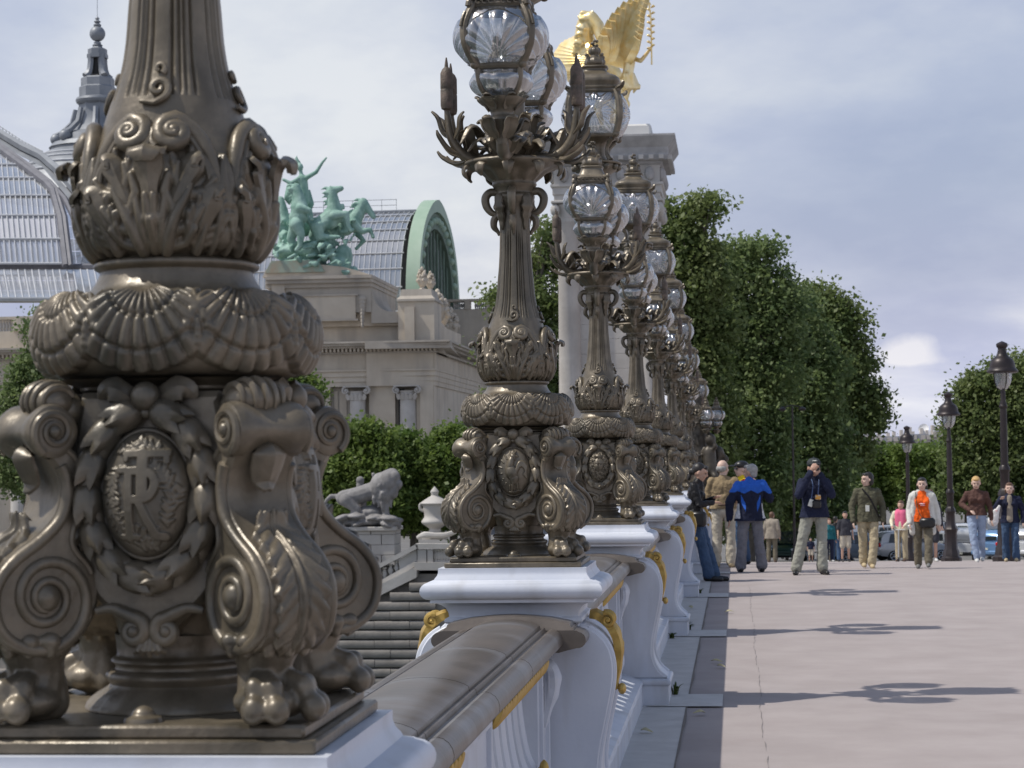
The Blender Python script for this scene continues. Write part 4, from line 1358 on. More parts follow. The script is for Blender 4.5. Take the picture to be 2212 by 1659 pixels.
def bpart(name, key, fn, parent, loc=None, rot=0.0, m=None, smooth=35):
    if key not in bm:
        bm[key] = mesh(key, fn(), m or WHITE, smooth)
    o = bpy.data.objects.new(name, bm[key])
    link(o, parent)
    if loc is not None:
        o.location = loc
    o.rotation_euler.z = rot
    return o
def make_pedestal():
    r = bpy.data.objects.new('balustrade_pedestal', None)
    link(r)
    bpart('pedestal_cap', 'pcap', cap_geo, r)
    bpart('pedestal_body', 'pbody', body_geo, r)
    bpart('pedestal_base', 'pbase', base_geo, r)
    for s in (0, math.pi):
        bpart('gilt_leaf', 'pgilt', gilt_drop_geo, r, rot=s, m=GILT)
        bpart('edge_bead', 'pbead', side_mould_geo, r, rot=s)
        bpart('edge_bead', 'pbead', side_mould_geo, r, rot=s).scale.y = -1
    return r
PED_Y = [3.40 + 5.44 * i for i in range(11)]
ORD = ['first', 'second', 'third', 'fourth', 'fifth', 'sixth', 'seventh', 'eighth', 'ninth', 'tenth', 'eleventh']
ped0 = None
for i, Y in enumerate(PED_Y):
    if ped0 is None:
        o = ped0 = make_pedestal()
    else:
        o = copy_tree(ped0)
    o.location = (LAMP_X, Y, deck(Y))
    lab = ('white painted pedestal under the huge foreground candelabrum' if i == 0 else
           'white pedestal with gilt leaf under the rooster candelabrum' if i == 1 else
           'white bombe pedestal with gilt leaf, %s from the viewer along the balustrade' % ORD[i])
    tag(o, lab, 'pedestal', 'white pedestals of the balustrade')

BAY = 5.44
cop_half = [(0.0, 0.996), (0.03, 0.995), (0.06, 0.992), (0.09, 0.986), (0.115, 0.977), (0.126, 0.970), (0.129, 0.958), (0.137, 0.956), (0.142, 0.964), (0.147, 0.962), (0.150, 0.948), (0.157, 0.945), (0.163, 0.952), (0.175, 0.955), (0.190, 0.951), (0.204, 0.941), (0.213, 0.927), (0.217, 0.911), (0.215, 0.896), (0.206, 0.884), (0.192, 0.876), (0.178, 0.874), (0.170, 0.880), (0.150, 0.876), (0.140, 0.862)]
cop_poly = cop_half[::-1] + [(-x, z) for x, z in cop_half[1:]]
def coping_geo(L):
    return prism([(x, z) for x, z in cop_poly], 0.004, L - 0.004, 'y', bev=0.0)
def end_block_geo():
    lv = [(0.20, 0.862), (0.235, 0.872), (0.270, 0.880)] + arc2((0.275, 0.912), 0.032, -80, 85, 8) + [(0.272, 0.948), (0.258, 0.950), (0.256, 0.958), (0.246, 0.964), (0.242, 0.974), (0.228, 0.978), (0.16, 0.992), (0.08, 1.000), (0.02, 1.003)]
    return sq_rings([(h, 0.105 - max(0, (z - 0.95)) * 0.6, z) for h, z in lv])
def plinth_geo(L):
    half = [(0.272, 0.0), (0.272, 0.128), (0.262, 0.138), (0.276, 0.150), (0.270, 0.168), (0.250, 0.176), (0.150, 0.214)]
    return prism(half + [(-x, z) for x, z in half[::-1]], 0, L, 'y')
def panel_low_geo(L):
    return box(-0.025, 0.025, 0, L, 0.205, 0.420)
def panel_high_geo(L):
    return box(-0.025, 0.025, 0, L, 0.640, 0.800)
def reed_geo():
    p = spline([(0.048, 0.805), (0.056, 0.70), (0.066, 0.60), (0.086, 0.50), (0.125, 0.42), (0.150, 0.36), (0.138, 0.30), (0.09, 0.265), (0.05, 0.25)], 5)
    P = np.stack([p[:, 0], np.zeros(len(p)), p[:, 1]], 1)
    g = tube(P, [0.036, 0.038, 0.040, 0.042, 0.046, 0.046, 0.040, 0.028], 10, up=(0, 1, 0), flat=0.75)
    g2 = (g[0] * np.array((-1, 1, 1)), [q[::-1] for q in g[1]])
    return join(g, g2, box(-0.05, 0.05, -0.038, 0.038, 0.41, 0.65))
def husk_geo():
    return lathe([(0.004, -0.03), (0.014, -0.022), (0.019, 0), (0.015, 0.02), (0.006, 0.032), (0.0, 0.036)], 12, 2)
def frieze_geo(L):
    out = []
    for s in (-1, 1):
        for y in np.arange(0.04, L - 0.03, 0.075):
            p = [(s * 0.140, y, 0.862), (s * 0.158, y - 0.008, 0.845), (s * 0.150, y - 0.026, 0.812), (s * 0.140, y - 0.036, 0.792)]
            out.append(tube(spline(p, 3), [0.010, 0.021, 0.017, 0.006], 7))
    return join(out)
def post_geo(L):
    return join([box(-0.130, 0.130, 0, L, 0.205, 0.862, 0.004)])
def post_panel_geo(L):
    out = []
    for s in (-1, 1):
        x0, x1 = (0.126, 0.146) if s > 0 else (-0.146, -0.126)
        out += [box(x0, x1, 0.03, 0.055, 0.24, 0.83, 0.003), box(x0, x1, L - 0.055, L - 0.03, 0.24, 0.83, 0.003), box(x0, x1, 0.0555, L - 0.0555, 0.24, 0.265, 0.003), box(x0, x1, 0.0555, L - 0.0555, 0.805, 0.83, 0.003)]
    return join(out)
def leaf_bracket_geo():
    p = spline([(0.140, 0, 0.83), (0.175, 0, 0.79), (0.180, 0, 0.72), (0.158, 0, 0.64), (0.136, 0, 0.56)], 5)
    return leaf(p, [0.03, 0.06, 0.055, 0.03, 0.006], up=(1, 0, 0.2), th=0.02, cup=0.3, lobes=4, depth=0.25, nu=9)
def make_bay():
    r = bpy.data.objects.new('balustrade_rail', None)
    link(r)
    a, b = 0.262, BAY - 0.262
    bpart('plinth', 'rplinth', lambda: plinth_geo(b - a - 0.04), r, (0, a + 0.02, 0))
    segs = [(a + 0.215, 1.72), (1.72, 2.72), (2.72, 3.72), (3.72, b - 0.215)]
    for k, (s0, s1) in enumerate(segs):
        bpart('coping', 'rcop%.3f' % (s1 - s0), lambda: coping_geo(s1 - s0), r, (0, s0, 0), m=COPING, smooth=25)
    for s in (a + 0.108, b - 0.108):
        bpart('end_block', 'rend', end_block_geo, r, (0, s, 0), m=COPING, smooth=28)
    for y0, y1 in ((a, 0.62), (2.27, 3.17), (4.82, b)):
        bpart('post', 'rpost%.3f' % (y1 - y0), lambda: post_geo(y1 - y0), r, (0, y0, 0))
        bpart('post_moulding', 'rpp%.3f' % (y1 - y0), lambda: post_panel_geo(y1 - y0), r, (0, y0, 0))
    for y in (0.40, 5.04):
        bpart('leaf_bracket', 'rlb', leaf_bracket_geo, r, (0, y, 0))
        bpart('leaf_bracket', 'rlb', leaf_bracket_geo, r, (0, y, 0), rot=math.pi)
    for y0 in (0.62, 3.17):
        L = 1.65
        bpart('panel_foot', 'rpl', lambda: panel_low_geo(L), r, (0, y0, 0))
        bpart('panel_head', 'rph', lambda: panel_high_geo(L), r, (0, y0, 0))
        bpart('frieze_bed', 'rfb', lambda: box(-0.128, 0.128, 0, L, 0.800, 0.862), r, (0, y0, 0))
        stuff(bpart('gilt_frieze', 'rfz', lambda: frieze_geo(L), r, (0, y0, 0), m=GILT))
        for k in range(16):
            y = y0 + 0.075 + k * 0.1
            if k % 2 == 0:
                bpart('reed', 'rreed', reed_geo, r, (0, y, 0))
            else:
                bpart('reed', 'rreed2', lambda: reed_open_geo(), r, (0, y, 0))
            for s in ((-1, 1) if k % 2 == 0 else ()):
                h = bpart('gilt_husk', 'rhusk', husk_geo, r, (s * 0.165, y, 0.455), m=GILT)
    return r
def reed_open_geo():
    g = reed_geo()
    # the open ones leave a slot: their upper rod is cut away between the panel head and foot
    p = spline([(0.06, 0.45), (0.105, 0.44), (0.125, 0.42), (0.150, 0.36), (0.138, 0.30), (0.09, 0.265), (0.05, 0.25)], 5)
    P = np.stack([p[:, 0], np.zeros(len(p)), p[:, 1]], 1)
    t = tube(P, [0.020, 0.036, 0.046, 0.046, 0.040, 0.028], 10, up=(0, 1, 0), flat=0.75)
    q = tube(np.array([(0.045, 0, 0.805), (0.045, 0, 0.72), (0.03, 0, 0.645)]), [0.036, 0.036, 0.030], 10, up=(0, 1, 0), flat=0.75)
    f = lambda g: (g[0] * np.array((-1, 1, 1)), [k[::-1] for k in g[1]])
    return join(q, f(q))
bay0 = None
for i in range(10):
    Y = PED_Y[i]
    o = bay0 = make_bay() if bay0 is None else bay0
    if i:
        o = copy_tree(bay0)
    z0, z1 = deck(Y), deck(Y + BAY)
    o.location = (LAMP_X, Y, z0)
    o.rotation_euler.x = math.atan2(z1 - z0, BAY)
    tag(o, ('balustrade length with worn metal coping running from the foreground pedestal' if i == 0 else
            'balustrade length with gilt frieze between the %s and %s white pedestals' % (ORD[i], ORD[i + 1])), 'balustrade', 'lengths of the bridge balustrade')
# the length on the viewer's side of the first pedestal
o = copy_tree(bay0)
o.location = (LAMP_X, PED_Y[0] - BAY, 0)
tag(o, 'balustrade length behind the foreground pedestal, at the lower left edge', 'balustrade', 'lengths of the bridge balustrade')

# ------------------------------------------------------------------ far structures
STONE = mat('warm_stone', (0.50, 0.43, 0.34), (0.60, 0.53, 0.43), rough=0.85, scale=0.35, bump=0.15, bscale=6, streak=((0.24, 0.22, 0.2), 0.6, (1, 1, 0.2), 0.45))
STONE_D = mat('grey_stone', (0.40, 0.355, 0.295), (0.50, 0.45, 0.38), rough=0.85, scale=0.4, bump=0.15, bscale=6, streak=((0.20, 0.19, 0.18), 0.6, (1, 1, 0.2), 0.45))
PALE = mat('pale_stone', (0.44, 0.415, 0.38), (0.54, 0.515, 0.48), rough=0.8, scale=0.8, bump=0.12, bscale=8, streak=((0.36, 0.35, 0.34), 0.9, (1, 1, 0.2), 0.4))
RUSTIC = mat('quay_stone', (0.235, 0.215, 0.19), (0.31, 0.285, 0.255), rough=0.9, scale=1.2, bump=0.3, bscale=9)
VERDIGRIS = mat('verdigris', (0.17, 0.31, 0.25), (0.37, 0.54, 0.46), rough=0.75, scale=0.9, bump=0.3, bscale=5, streak=((0.10, 0.20, 0.16), 1.2, (1, 1, 0.5), 0.5))
IRON_GREEN = mat('green_iron', (0.30, 0.42, 0.31), (0.37, 0.48, 0.37), rough=0.6, scale=0.5)
ZINC = mat('zinc', (0.20, 0.215, 0.235), (0.28, 0.295, 0.315), rough=0.5, metal=0.2, scale=0.5)
RIB = mat('roof_rib', (0.42, 0.43, 0.45), (0.52, 0.53, 0.55), rough=0.6, scale=1)
BEAM = mat('roof_beam', (0.13, 0.13, 0.15), (0.18, 0.18, 0.20), rough=0.6, scale=1)
ROOFGLASS = glass_mat('roof_glass', (0.55, 0.6, 0.66), gloss=0.30, rough=0.12, milk=0.66)
DARKIN = mat('dark_interior', (0.035, 0.035, 0.035), rough=0.9)

class Trace:
    """Points read off the photograph (2212 px wide), set at a real distance along the bridge."""
    def __init__(self, Y):
        self.Y = Y
    def p(self, x, y, d=0.0):
        return np.array(at(x, y, self.Y + d))
    def r(self, px):
        return px / FPX * self.Y
    def cap(self, a, b, ra, rb, da=0.0, db=None, sq=None):
        return cap(self.p(*a, da), self.p(*b, da if db is None else db), self.r(ra), self.r(rb), sq)
    def line(self, pts, rads, d=0.0, sq=None):
        ds = d if isinstance(d, (list, tuple)) else [d] * len(pts)
        rads = [rads] * len(pts) if np.isscalar(rads) else rads
        return [cap(self.p(*pts[i], ds[i]), self.p(*pts[i + 1], ds[i + 1]), self.r(rads[i]), self.r(rads[i + 1]), sq) for i in range(len(pts) - 1)]
    def ell(self, c, rx_, ry_, dr=None, d=0.0, rot=0.0):
        e = ell((0, 0, 0), (self.r(rx_), dr if dr else self.r((rx_ + ry_) / 2), self.r(ry_)))
        e = tr(e, Matrix.Rotation(rot, 4, 'Y'))
        return mv(e, *self.p(*c, d))

def placed(name, me, label, cat, group=None):
    """Moves a world-space mesh to an origin at its foot."""
    n = len(me.vertices)
    co = np.empty(n * 3, dtype=np.float32)
    me.vertices.foreach_get('co', co)
    co = co.reshape(-1, 3)
    o = (co.min(0) + co.max(0)) / 2
    o[2] = co[:, 2].min()
    co -= o
    me.vertices.foreach_set('co', co.ravel())
    ob = bpy.data.objects.new(name, me)
    link(ob)
    ob.location = [float(v) for v in o]
    return tag(ob, label, cat, group)

# --- the exhibition palace -------------------------------------------------
GY = 190.0
G = Trace(GY)
def gz(y):
    return float(G.p(700, y)[2])
def gx(x):
    return float(G.p(x, 800)[0])
palace = thing('exhibition_palace', 'large pale stone palace with columns, cornice and glass vaults behind the trees', 'building', (gx(700), GY, deck(GY)))
inv = Matrix.Translation((-gx(700), -GY, -deck(GY)))
def pal(name, g, m, smooth=30, parent=None):
    o = obj(name, tr(g, inv), m, parent or palace, smooth)
    return o
GND = deck(GY)
x_l, x_c = gx(-120), gx(935)
def gbox(xa, xb, ya, yb, d0, d1, b=0.0):
    """Box from pixel bounds, depth d0..d1 behind the facade plane."""
    x0, x1 = sorted((gx(xa), gx(xb)))
    z0, z1 = sorted((gz(ya), gz(yb)))
    return box(x0, x1, GY + d0, GY + d1, z0, z1, b)
zg = 1175
pal('wall', gbox(-120, 934, zg, 836, 0.9, 60), STONE)
pal('frieze', gbox(-120, 936, 800, 766, 0.0, 58), STONE)
for k, (ya, yb, o_) in enumerate(((836, 826, 0.12), (826, 815, 0.0), (815, 804, -0.14), (804, 800, -0.3))):
    pal('architrave', gbox(-120, 937 + k * 1.5, ya, yb, o_, 58), STONE)
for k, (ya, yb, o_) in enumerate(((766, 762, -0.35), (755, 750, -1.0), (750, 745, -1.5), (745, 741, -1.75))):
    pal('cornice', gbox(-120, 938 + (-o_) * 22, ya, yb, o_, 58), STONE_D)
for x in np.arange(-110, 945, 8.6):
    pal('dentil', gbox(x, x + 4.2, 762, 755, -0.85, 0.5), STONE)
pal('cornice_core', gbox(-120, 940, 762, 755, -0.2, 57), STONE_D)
# piers and pilasters between the columns, dark bays behind
for xa, xb in ((-115, -70), (-20, 20), (62, 110), (160, 240), (330, 420), (500, 560), (600, 640), (690, 712), (796, 852), (898, 936)):
    pal('pier', gbox(xa, xb, zg, 836, 0.15, 1.4), STONE)
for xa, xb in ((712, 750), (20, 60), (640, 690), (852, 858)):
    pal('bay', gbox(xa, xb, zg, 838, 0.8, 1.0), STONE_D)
for xa, xb in ((858, 870), (24, 50)):
    pal('bay_opening', gbox(xa, xb, zg, 842, 0.55, 0.78), DARKIN)
for xa, xb, yb_ in ((718, 726, 900), (730, 745, 930)):
    pal('wall_panel', gbox(xa, xb, yb_, 845, 0.7, 0.76), STONE)
def column_geo(r, h):
    g = [lathe([(r * 1.25, 0), (r * 1.25, 0.25), (r * 1.1, 0.4), (r * 1.02, 0.6), (r, h * 0.4), (r * 0.86, h - 1.25), (r * 0.95, h - 1.2), (r * 0.95, h - 1.1)], 48, 0, disp=lambda th, z: -0.035 * (np.cos(th * 20) > 0.3) * (z > 0.5) * (z < h - 1.26))]
    return join(g)
def capital_geo(r):
    g = [lathe([(r * 0.9, -1.2), (r * 1.0, -0.7), (r * 1.15, -0.45)], 24, 2)]
    for s in (-1, 1):
        sp = spiral((s * r * 1.15, -0.42), 0.34, 0.08, 1.6, RAD(90), 30, cw=-s)
        g.append(tube(np.stack([sp[:, 0], np.full(len(sp), -r * 0.85), sp[:, 1]], 1), [0.13, 0.07], 7, flat=2.4))
        g.append(ball((s * r * 1.15, -r * 0.85, -0.42), (0.16, 0.3, 0.16), 10, 8))
    g.append(box(-r * 1.45, r * 1.45, -r * 1.2, r * 1.2, -0.10, 0.0, 0.03))
    for k in range(5):
        x = (k - 2) * r * 0.42
        g.append(leaf(spline([(x, -r * 0.9, -1.25), (x * 1.1, -r * 1.0, -0.95), (x * 1.2, -r * 1.22, -0.75)], 4), [0.12, 0.2, 0.05], up=(0, -1, 0.2), th=0.06))
    return join(g)
col_h = gz(836) - GND - 0.5
colm = mesh('column', column_geo(0.82, col_h), PALE, 30)
capm = mesh('capital', capital_geo(0.82), PALE, 35)
def add_column(x, y, base, parent=palace):
    c = bpy.data.objects.new('column', colm)
    link(c, parent)
    c.location = Vector((x, y, base)) - Vector(palace.location)
    k = bpy.data.objects.new('capital', capm)
    link(k, c)
    k.location = (0, 0, col_h)
    return c
for px in (771, 880, 128, 262, 440, 580, 40, -45):
    add_column(gx(px), GY + 0.15, GND + 0.5)
# attic with the panel that carries the chariot
pal('attic', gbox(-120, 935, 741, 700, 1.2, 20), STONE)
pal('attic_step', gbox(540, 860, 705, 676, 0.6, 16), STONE)
pal('statue_plinth', gbox(584, 803, 676, 620, 0.0, 14), STONE_D)
pal('plinth_pilaster', gbox(590, 618, 690, 606, -0.35, 0.4), STONE)
pal('plinth_panel', gbox(640, 770, 690, 640, -0.12, 0.3), STONE)
pal('panel_rim', join(gbox(634, 776, 640, 636, -0.25, 0.3), gbox(634, 776, 694, 690, -0.25, 0.3)), STONE_D)
pal('plinth_garland', join([ball((gx(785), GY - 0.25, gz(y)), (0.35 - 0.002 * (y - 650) * 2, 0.3, 0.32), 8, 6) for y in range(648, 712, 8)]), STONE_D)
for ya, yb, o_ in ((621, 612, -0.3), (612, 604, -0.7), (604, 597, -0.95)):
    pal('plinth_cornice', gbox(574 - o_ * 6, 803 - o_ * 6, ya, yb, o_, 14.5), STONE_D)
pal('plinth_cap', prism([(gx(570), gz(597)), (gx(806), gz(597)), (gx(780), gz(588)), (gx(745), gz(578)), (gx(700), gz(572)), (gx(585), gz(572)), (gx(577), gz(582))], GY - 0.3, GY + 13), STONE)
sh = [(gx(803), gz(700)), (gx(803), gz(622))] + [(gx(803 + 44 * (1 - math.cos(RAD(a)))), gz(622 + 54 * math.sin(RAD(a)))) for a in range(0, 91, 10)] + [(gx(862), gz(676)), (gx(862), gz(700))]
pal('scroll_shoulder', prism(sh[::-1], GY + 0.1, GY + 9), STONE_D)
pal('corner_block', gbox(862, 940, 741, 655, -0.2, 4.5), STONE)
pal('corner_pilaster', gbox(877, 898, 741, 667, -0.55, 0.2), STONE)
pal('corner_cap', sq_rings([(1.9, 2.4, 0), (1.9, 2.4, 0.25), (1.6, 2.1, 0.5), (1.5, 2.0, 1.3)])[:2] if False else mv(sq_rings([(1.75, 2.5, 0), (1.75, 2.5, 0.2), (1.45, 2.2, 0.5), (1.35, 2.1, 1.1)]), gx(901), GY + 2.1, gz(655)), STONE_D)
# roof balustrade, left
for xa in (-115, 20, 150, 300):
    pal('balustrade_die', gbox(xa, xa + 50, 700, 668, 1.0, 2.2), STONE)
pal('handrail', gbox(-120, 540, 674, 668, 1.1, 2.0), STONE)
bal_m = mesh('baluster', lathe([(0.13, 0), (0.13, 0.1), (0.07, 0.2), (0.16, 0.5), (0.10, 0.85), (0.06, 0.95), (0.12, 1.05), (0.12, 1.15)], 10, 0), PALE, 40)
for x in list(np.arange(-62, 18, 6.5)) + list(np.arange(72, 148, 6.5)):
    o = bpy.data.objects.new('baluster', bal_m)
    link(o, palace)
    o.location = Vector((gx(x), GY + 1.55, gz(700))) - Vector(palace.location)
    o.scale = (1, 1, (gz(674) - gz(700)) / 1.15)
# side wing running away along the avenue
wing_dir = Vector((-0.0807, 1.0, 0)).normalized()
def wing(name, x0, za, zb, out0, out1, L0, L1, m):
    """Wall strip along the wing: out = metres to the right of the corner line, L = metres along it."""
    c = Vector((x_c, GY, 0))
    n = Vector((wing_dir.y, -wing_dir.x, 0))
    V = []
    for z in (za, zb):
        for l, o_ in ((L0, out0), (L1, out0), (L1, out1), (L0, out1)):
            p = c + wing_dir * l + n * o_
            V.append((p.x, p.y, z))
    g = geo(V, [(0, 3, 2, 1), (4, 5, 6, 7), (0, 1, 5, 4), (1, 2, 6, 5), (2, 3, 7, 6), (3, 0, 4, 7)])
    return pal(name, g, m)
z_arch0, z_arch1, z_c0, z_c1 = gz(836), gz(804), gz(766), gz(741)
wing('wing_wall', 0, GND, z_arch0, -6, -1.2, 1.5, 95, STONE)
wing('wing_pier', 0, GND, z_arch0, -1.2, 0.0, 0.0, 3.2, STONE)
wing('wing_architrave', 0, z_arch0, z_arch1, -6, 0.05, 0.1, 95, STONE)
wing('wing_frieze', 0, z_arch1, z_c0, -6, 0.3, 0.1, 95, STONE)
wing('wing_cornice', 0, z_c0, z_c0 + 0.35, -6, 0.9, 0.1, 95, STONE_D)
wing('wing_cornice', 0, z_c0 + 0.35, z_c1, -6, 1.7, -1.4, 95, STONE_D)
wing('wing_attic', 0, z_c1, z_c1 + 1.7, -2.4, 0.3, 4.6, 95, STONE)
wing('wing_attic_cap', 0, z_c1 + 1.7, z_c1 + 2.05, -2.5, 0.5, 4.6, 95, STONE)
for k in range(24):
    L = 6 + k * 3.4
    wing('attic_panel', 0, z_c1 + 0.45, z_c1 + 1.4, 0.28, 0.38, L, L + 1.5, STONE_D)
for k in range(17):
    p = Vector((x_c, GY, 0)) + wing_dir * (5.5 + k * 4.6) + Vector((wing_dir.y, -wing_dir.x, 0)) * (-0.65)
    c = add_column(p.x, p.y, GND + 0.5)
    c.rotation_euler.z = RAD(94)
# urns of fruit and flowers on the corner and along the wing
def urn_prims():
    R = random.Random(4)
    g = [lathe([(0.55, 0), (0.6, 0.15), (0.4, 0.3), (0.32, 0.45), (0.55, 0.7), (0.78, 1.2), (0.85, 1.7), (0.80, 1.95), (0.9, 2.05), (0.7, 2.15)], 24, 2)]
    for k in range(26):
        a, h = R.random() * 6.28, R.random()
        rr = 0.72 * math.sqrt(1 - h * 0.8)
        g.append(ball((rr * math.cos(a), rr * math.sin(a), 2.1 + h * 1.15), 0.26, 8, 6))
    g.append(ball((0, 0, 3.45), (0.28, 0.28, 0.4), 8, 6))
    for k in range(6):
        a = k * 1.05
        g.append(ball((0.8 * math.cos(a), 0.8 * math.sin(a), 1.55), (0.26, 0.26, 0.34), 8, 6))
    return join(g)
urn_m = mesh('urn', urn_prims(), STONE, 50)
urn_lab = {}
def add_urn(loc, s, lab):
    o = bpy.data.objects.new('stone_urn', urn_m)
    link(o)
    o.location = loc
    o.scale = (s, s, s)
    o.rotation_euler.z = rnd.random() * 6
    return tag(o, lab, 'urn', 'stone urns along the palace roof')
base = Vector((x_c, GY, 0)); nrm = Vector((wing_dir.y, -wing_dir.x, 0))
add_urn((gx(910), GY + 1.2, gz(655) + 1.1), 0.56, 'small stone urn on the palace roof corner, the left one of the pair')
add_urn((gx(921), GY + 3.2, gz(655) + 1.1), 0.50, 'small stone urn on the palace roof corner, the right one of the pair')
names = ['nearest tall stone urn on the roof edge of the palace wing', 'second tall stone urn on the roof edge of the palace wing', 'third tall stone urn on the roof edge of the palace wing',
         'fourth stone urn on the roof edge of the palace wing', 'fifth stone urn on the roof edge of the palace wing', 'sixth stone urn on the roof edge of the palace wing']
for k, L in enumerate((12, 18, 36, 43, 66, 74)):
    p = base + wing_dir * L + nrm * (-0.2)
    add_urn((p.x, p.y, z_c1 + 2.05), 0.95, names[k])
# terrace balustrade farther back
tb = Trace(232.0)
tA, tB = tb.p(956, 700), tb.p(1120, 700)
zt = lambda y: float(tb.p(1000, y)[2])
terrace = thing('terrace_wall', 'pale stone terrace wall with balusters behind the palace urns', 'wall', (float(tA[0]), 232, 12))
ti = Matrix.Translation((-float(tA[0]), -232, -12))
obj('wall', tr(box(tA[0] - 14, tB[0], 232, 233.5, 5, zt(668)), ti), STONE, terrace)
obj('handrail', tr(box(tA[0] - 14, tB[0], 232, 233.2, zt(651), zt(646)), ti), STONE, terrace)
for x in np.arange(963, 1110, 4.2):
    if (x // 1) % 46 < 12:
        continue
    o = bpy.data.objects.new('baluster', bal_m)
    link(o, terrace)
    o.location = (float(tb.p(x, 668)[0]) - float(tA[0]), 0.6, zt(668) - 12)
    o.scale = (0.9, 0.9, (zt(651) - zt(668)) / 1.15)
for x in (958, 1004, 1050, 1096):
    obj('die', tr(box(tb.p(x, 660)[0], tb.p(x + 11, 660)[0], 231.9, 233.3, zt(668), zt(651)), ti), STONE, terrace)

# --- barrel vault with the green arch ---------------------------------------
N0, F0 = np.array(at(894, 660, 213)), np.array(at(978, 660, 237))
apex_z = float(at(932, 436, 222)[2])
base_z = float(N0[2]) - 1.0
span = np.linalg.norm((F0 - N0)[:2])
ed = np.array([(F0 - N0)[0], (F0 - N0)[1], 0]) / span
axd = np.array([-ed[1], ed[0], 0.0])                 # to the left, away from the arch
H_ = apex_z - base_z
vault = thing('glass_vault', 'long barrel vault of glass with a pale green arched gable', 'roof', (float(N0[0]), float(N0[1]), base_z))
vi = Matrix.Translation((-float(N0[0]), -float(N0[1]), -base_z))
def vsec(t, grow=0.0):
    """Point of the vault's cross-section, t = 0 near foot .. 1 far foot."""
    a = math.pi * (1 - t)
    u = span / 2 + (span / 2 + grow) * math.cos(a)
    w = math.sin(a) ** 0.80 * (H_ * 0.94 + grow)
    return u, w
def vp(t, l, grow=0.0):
    u, w = vsec(t, grow)
    return np.array([N0[0], N0[1], base_z]) + ed * u + axd * l + np.array([0, 0, w])
tt = np.linspace(0.0, 1.0, 41)
def arch_band(l0, l1, g0, g1, peak=0.0):
    rings = []
    for l, g in ((l0, g0), (l0, g1), (l1, g1), (l1, g0)):
        rings.append([vp(t, l, g) + np.array([0, 0, peak * max(0, 1 - abs(t - 0.5) / 0.16) * (1 if g == g1 else 0)]) for t in tt])
    return tr(grid(np.array(rings), cu=True), vi)
obj('arch', arch_band(-0.7, 0.7, -0.1, 0.8, 0.5), IRON_GREEN, vault, 30)
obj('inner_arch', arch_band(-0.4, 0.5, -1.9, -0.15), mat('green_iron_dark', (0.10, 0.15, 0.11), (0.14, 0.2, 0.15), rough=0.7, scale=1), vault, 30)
for t in np.linspace(0.12, 0.88, 17):
    a, b = vp(t, -0.42, -1.6), vp(t + 0.012, -0.42, -0.4)
    obj('scallop', tr(join(ball((a + b) / 2, (0.42, 0.42, 0.42), 10, 8)), vi), IRON_GREEN, vault)
for u in np.linspace(0.16, 0.84, 9):
    q0 = np.array([N0[0], N0[1], base_z]) + ed * span * u
    h = math.sin(math.acos(max(-1, min(1, (u - 0.5) * 2)))) ** 0.8 * H_ * 0.94 - 1.8
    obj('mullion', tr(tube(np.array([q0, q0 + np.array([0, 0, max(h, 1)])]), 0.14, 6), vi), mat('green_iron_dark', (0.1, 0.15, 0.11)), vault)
gp = [vp(t, 0.3, -1.8) for t in tt]
V = np.array([g for g in gp] + [np.array([g[0], g[1], base_z]) for g in gp])
obj('gable_pane', tr(geo(V, [(i, i + 1, 42 + i - 1 + 1, 41 + i) for i in range(40)]), vi), ROOFGLASS, vault)
t_rows = [0.005, 0.055, 0.105, 0.155, 0.205, 0.255, 0.305, 0.36, 0.42, 0.5]
Lv = 34.0
n_cols = 62
rest = []
for i in range(len(t_rows) - 1):
    for j in range(n_cols):
        l0, l1 = 1.4 + j * Lv / n_cols, 1.4 + (j + 1) * Lv / n_cols
        ta, tb_ = t_rows[i], t_rows[i + 1]
        tm = (ta + tb_) / 2
        jl = 0.02 * math.sin(i * 7.1 + j * 3.3)
        q = np.array([[vp(t, l, 0.02 + jl + 0.03 * (t == tb_)) for l in (l0 + 0.03, l1 - 0.03)] for t in (ta, tm, tb_)])
        if j < 33:
            obj('pane', tr(grid(q), vi), ROOFGLASS if i < 8 else ZINC, vault, False)
        else:
            rest.append(tr(grid(q), vi))
stuff(obj('far_panes', join(rest), ROOFGLASS, vault, False))
for i, t in enumerate(t_rows):
    obj('purlin', tr(tube(np.array([vp(t, 1.2, 0.12), vp(t, Lv + 1.4, 0.12)]), 0.08 if i < 8 else 0.2, 6), vi), RIB if i < 8 else ZINC, vault)
for j in range(n_cols + 1):
    l = 1.4 + j * Lv / n_cols
    obj('glazing_bar', tr(tube(np.array([vp(t, l, 0.08) for t in t_rows]), 0.055, 5), vi), RIB, vault)
obj('far_slope', tr(grid(np.array([[vp(t, l) for t in np.linspace(0.5, 1, 12)] for l in (1.4, Lv)])), vi), ZINC, vault)
rail = [tube(np.array([vp(0.5, 4, 1.5), vp(0.5, Lv, 1.5)]), 0.03, 4), tube(np.array([vp(0.5, 4, 0.9), vp(0.5, Lv, 0.9)]), 0.03, 4)]
for l in np.arange(4, Lv, 1.6):
    rail.append(tube(np.array([vp(0.5, l, 0.1), vp(0.5, l, 1.55)]), 0.025, 4))
stuff(obj('ridge_rail', tr(join(rail), vi), ZINC, vault))

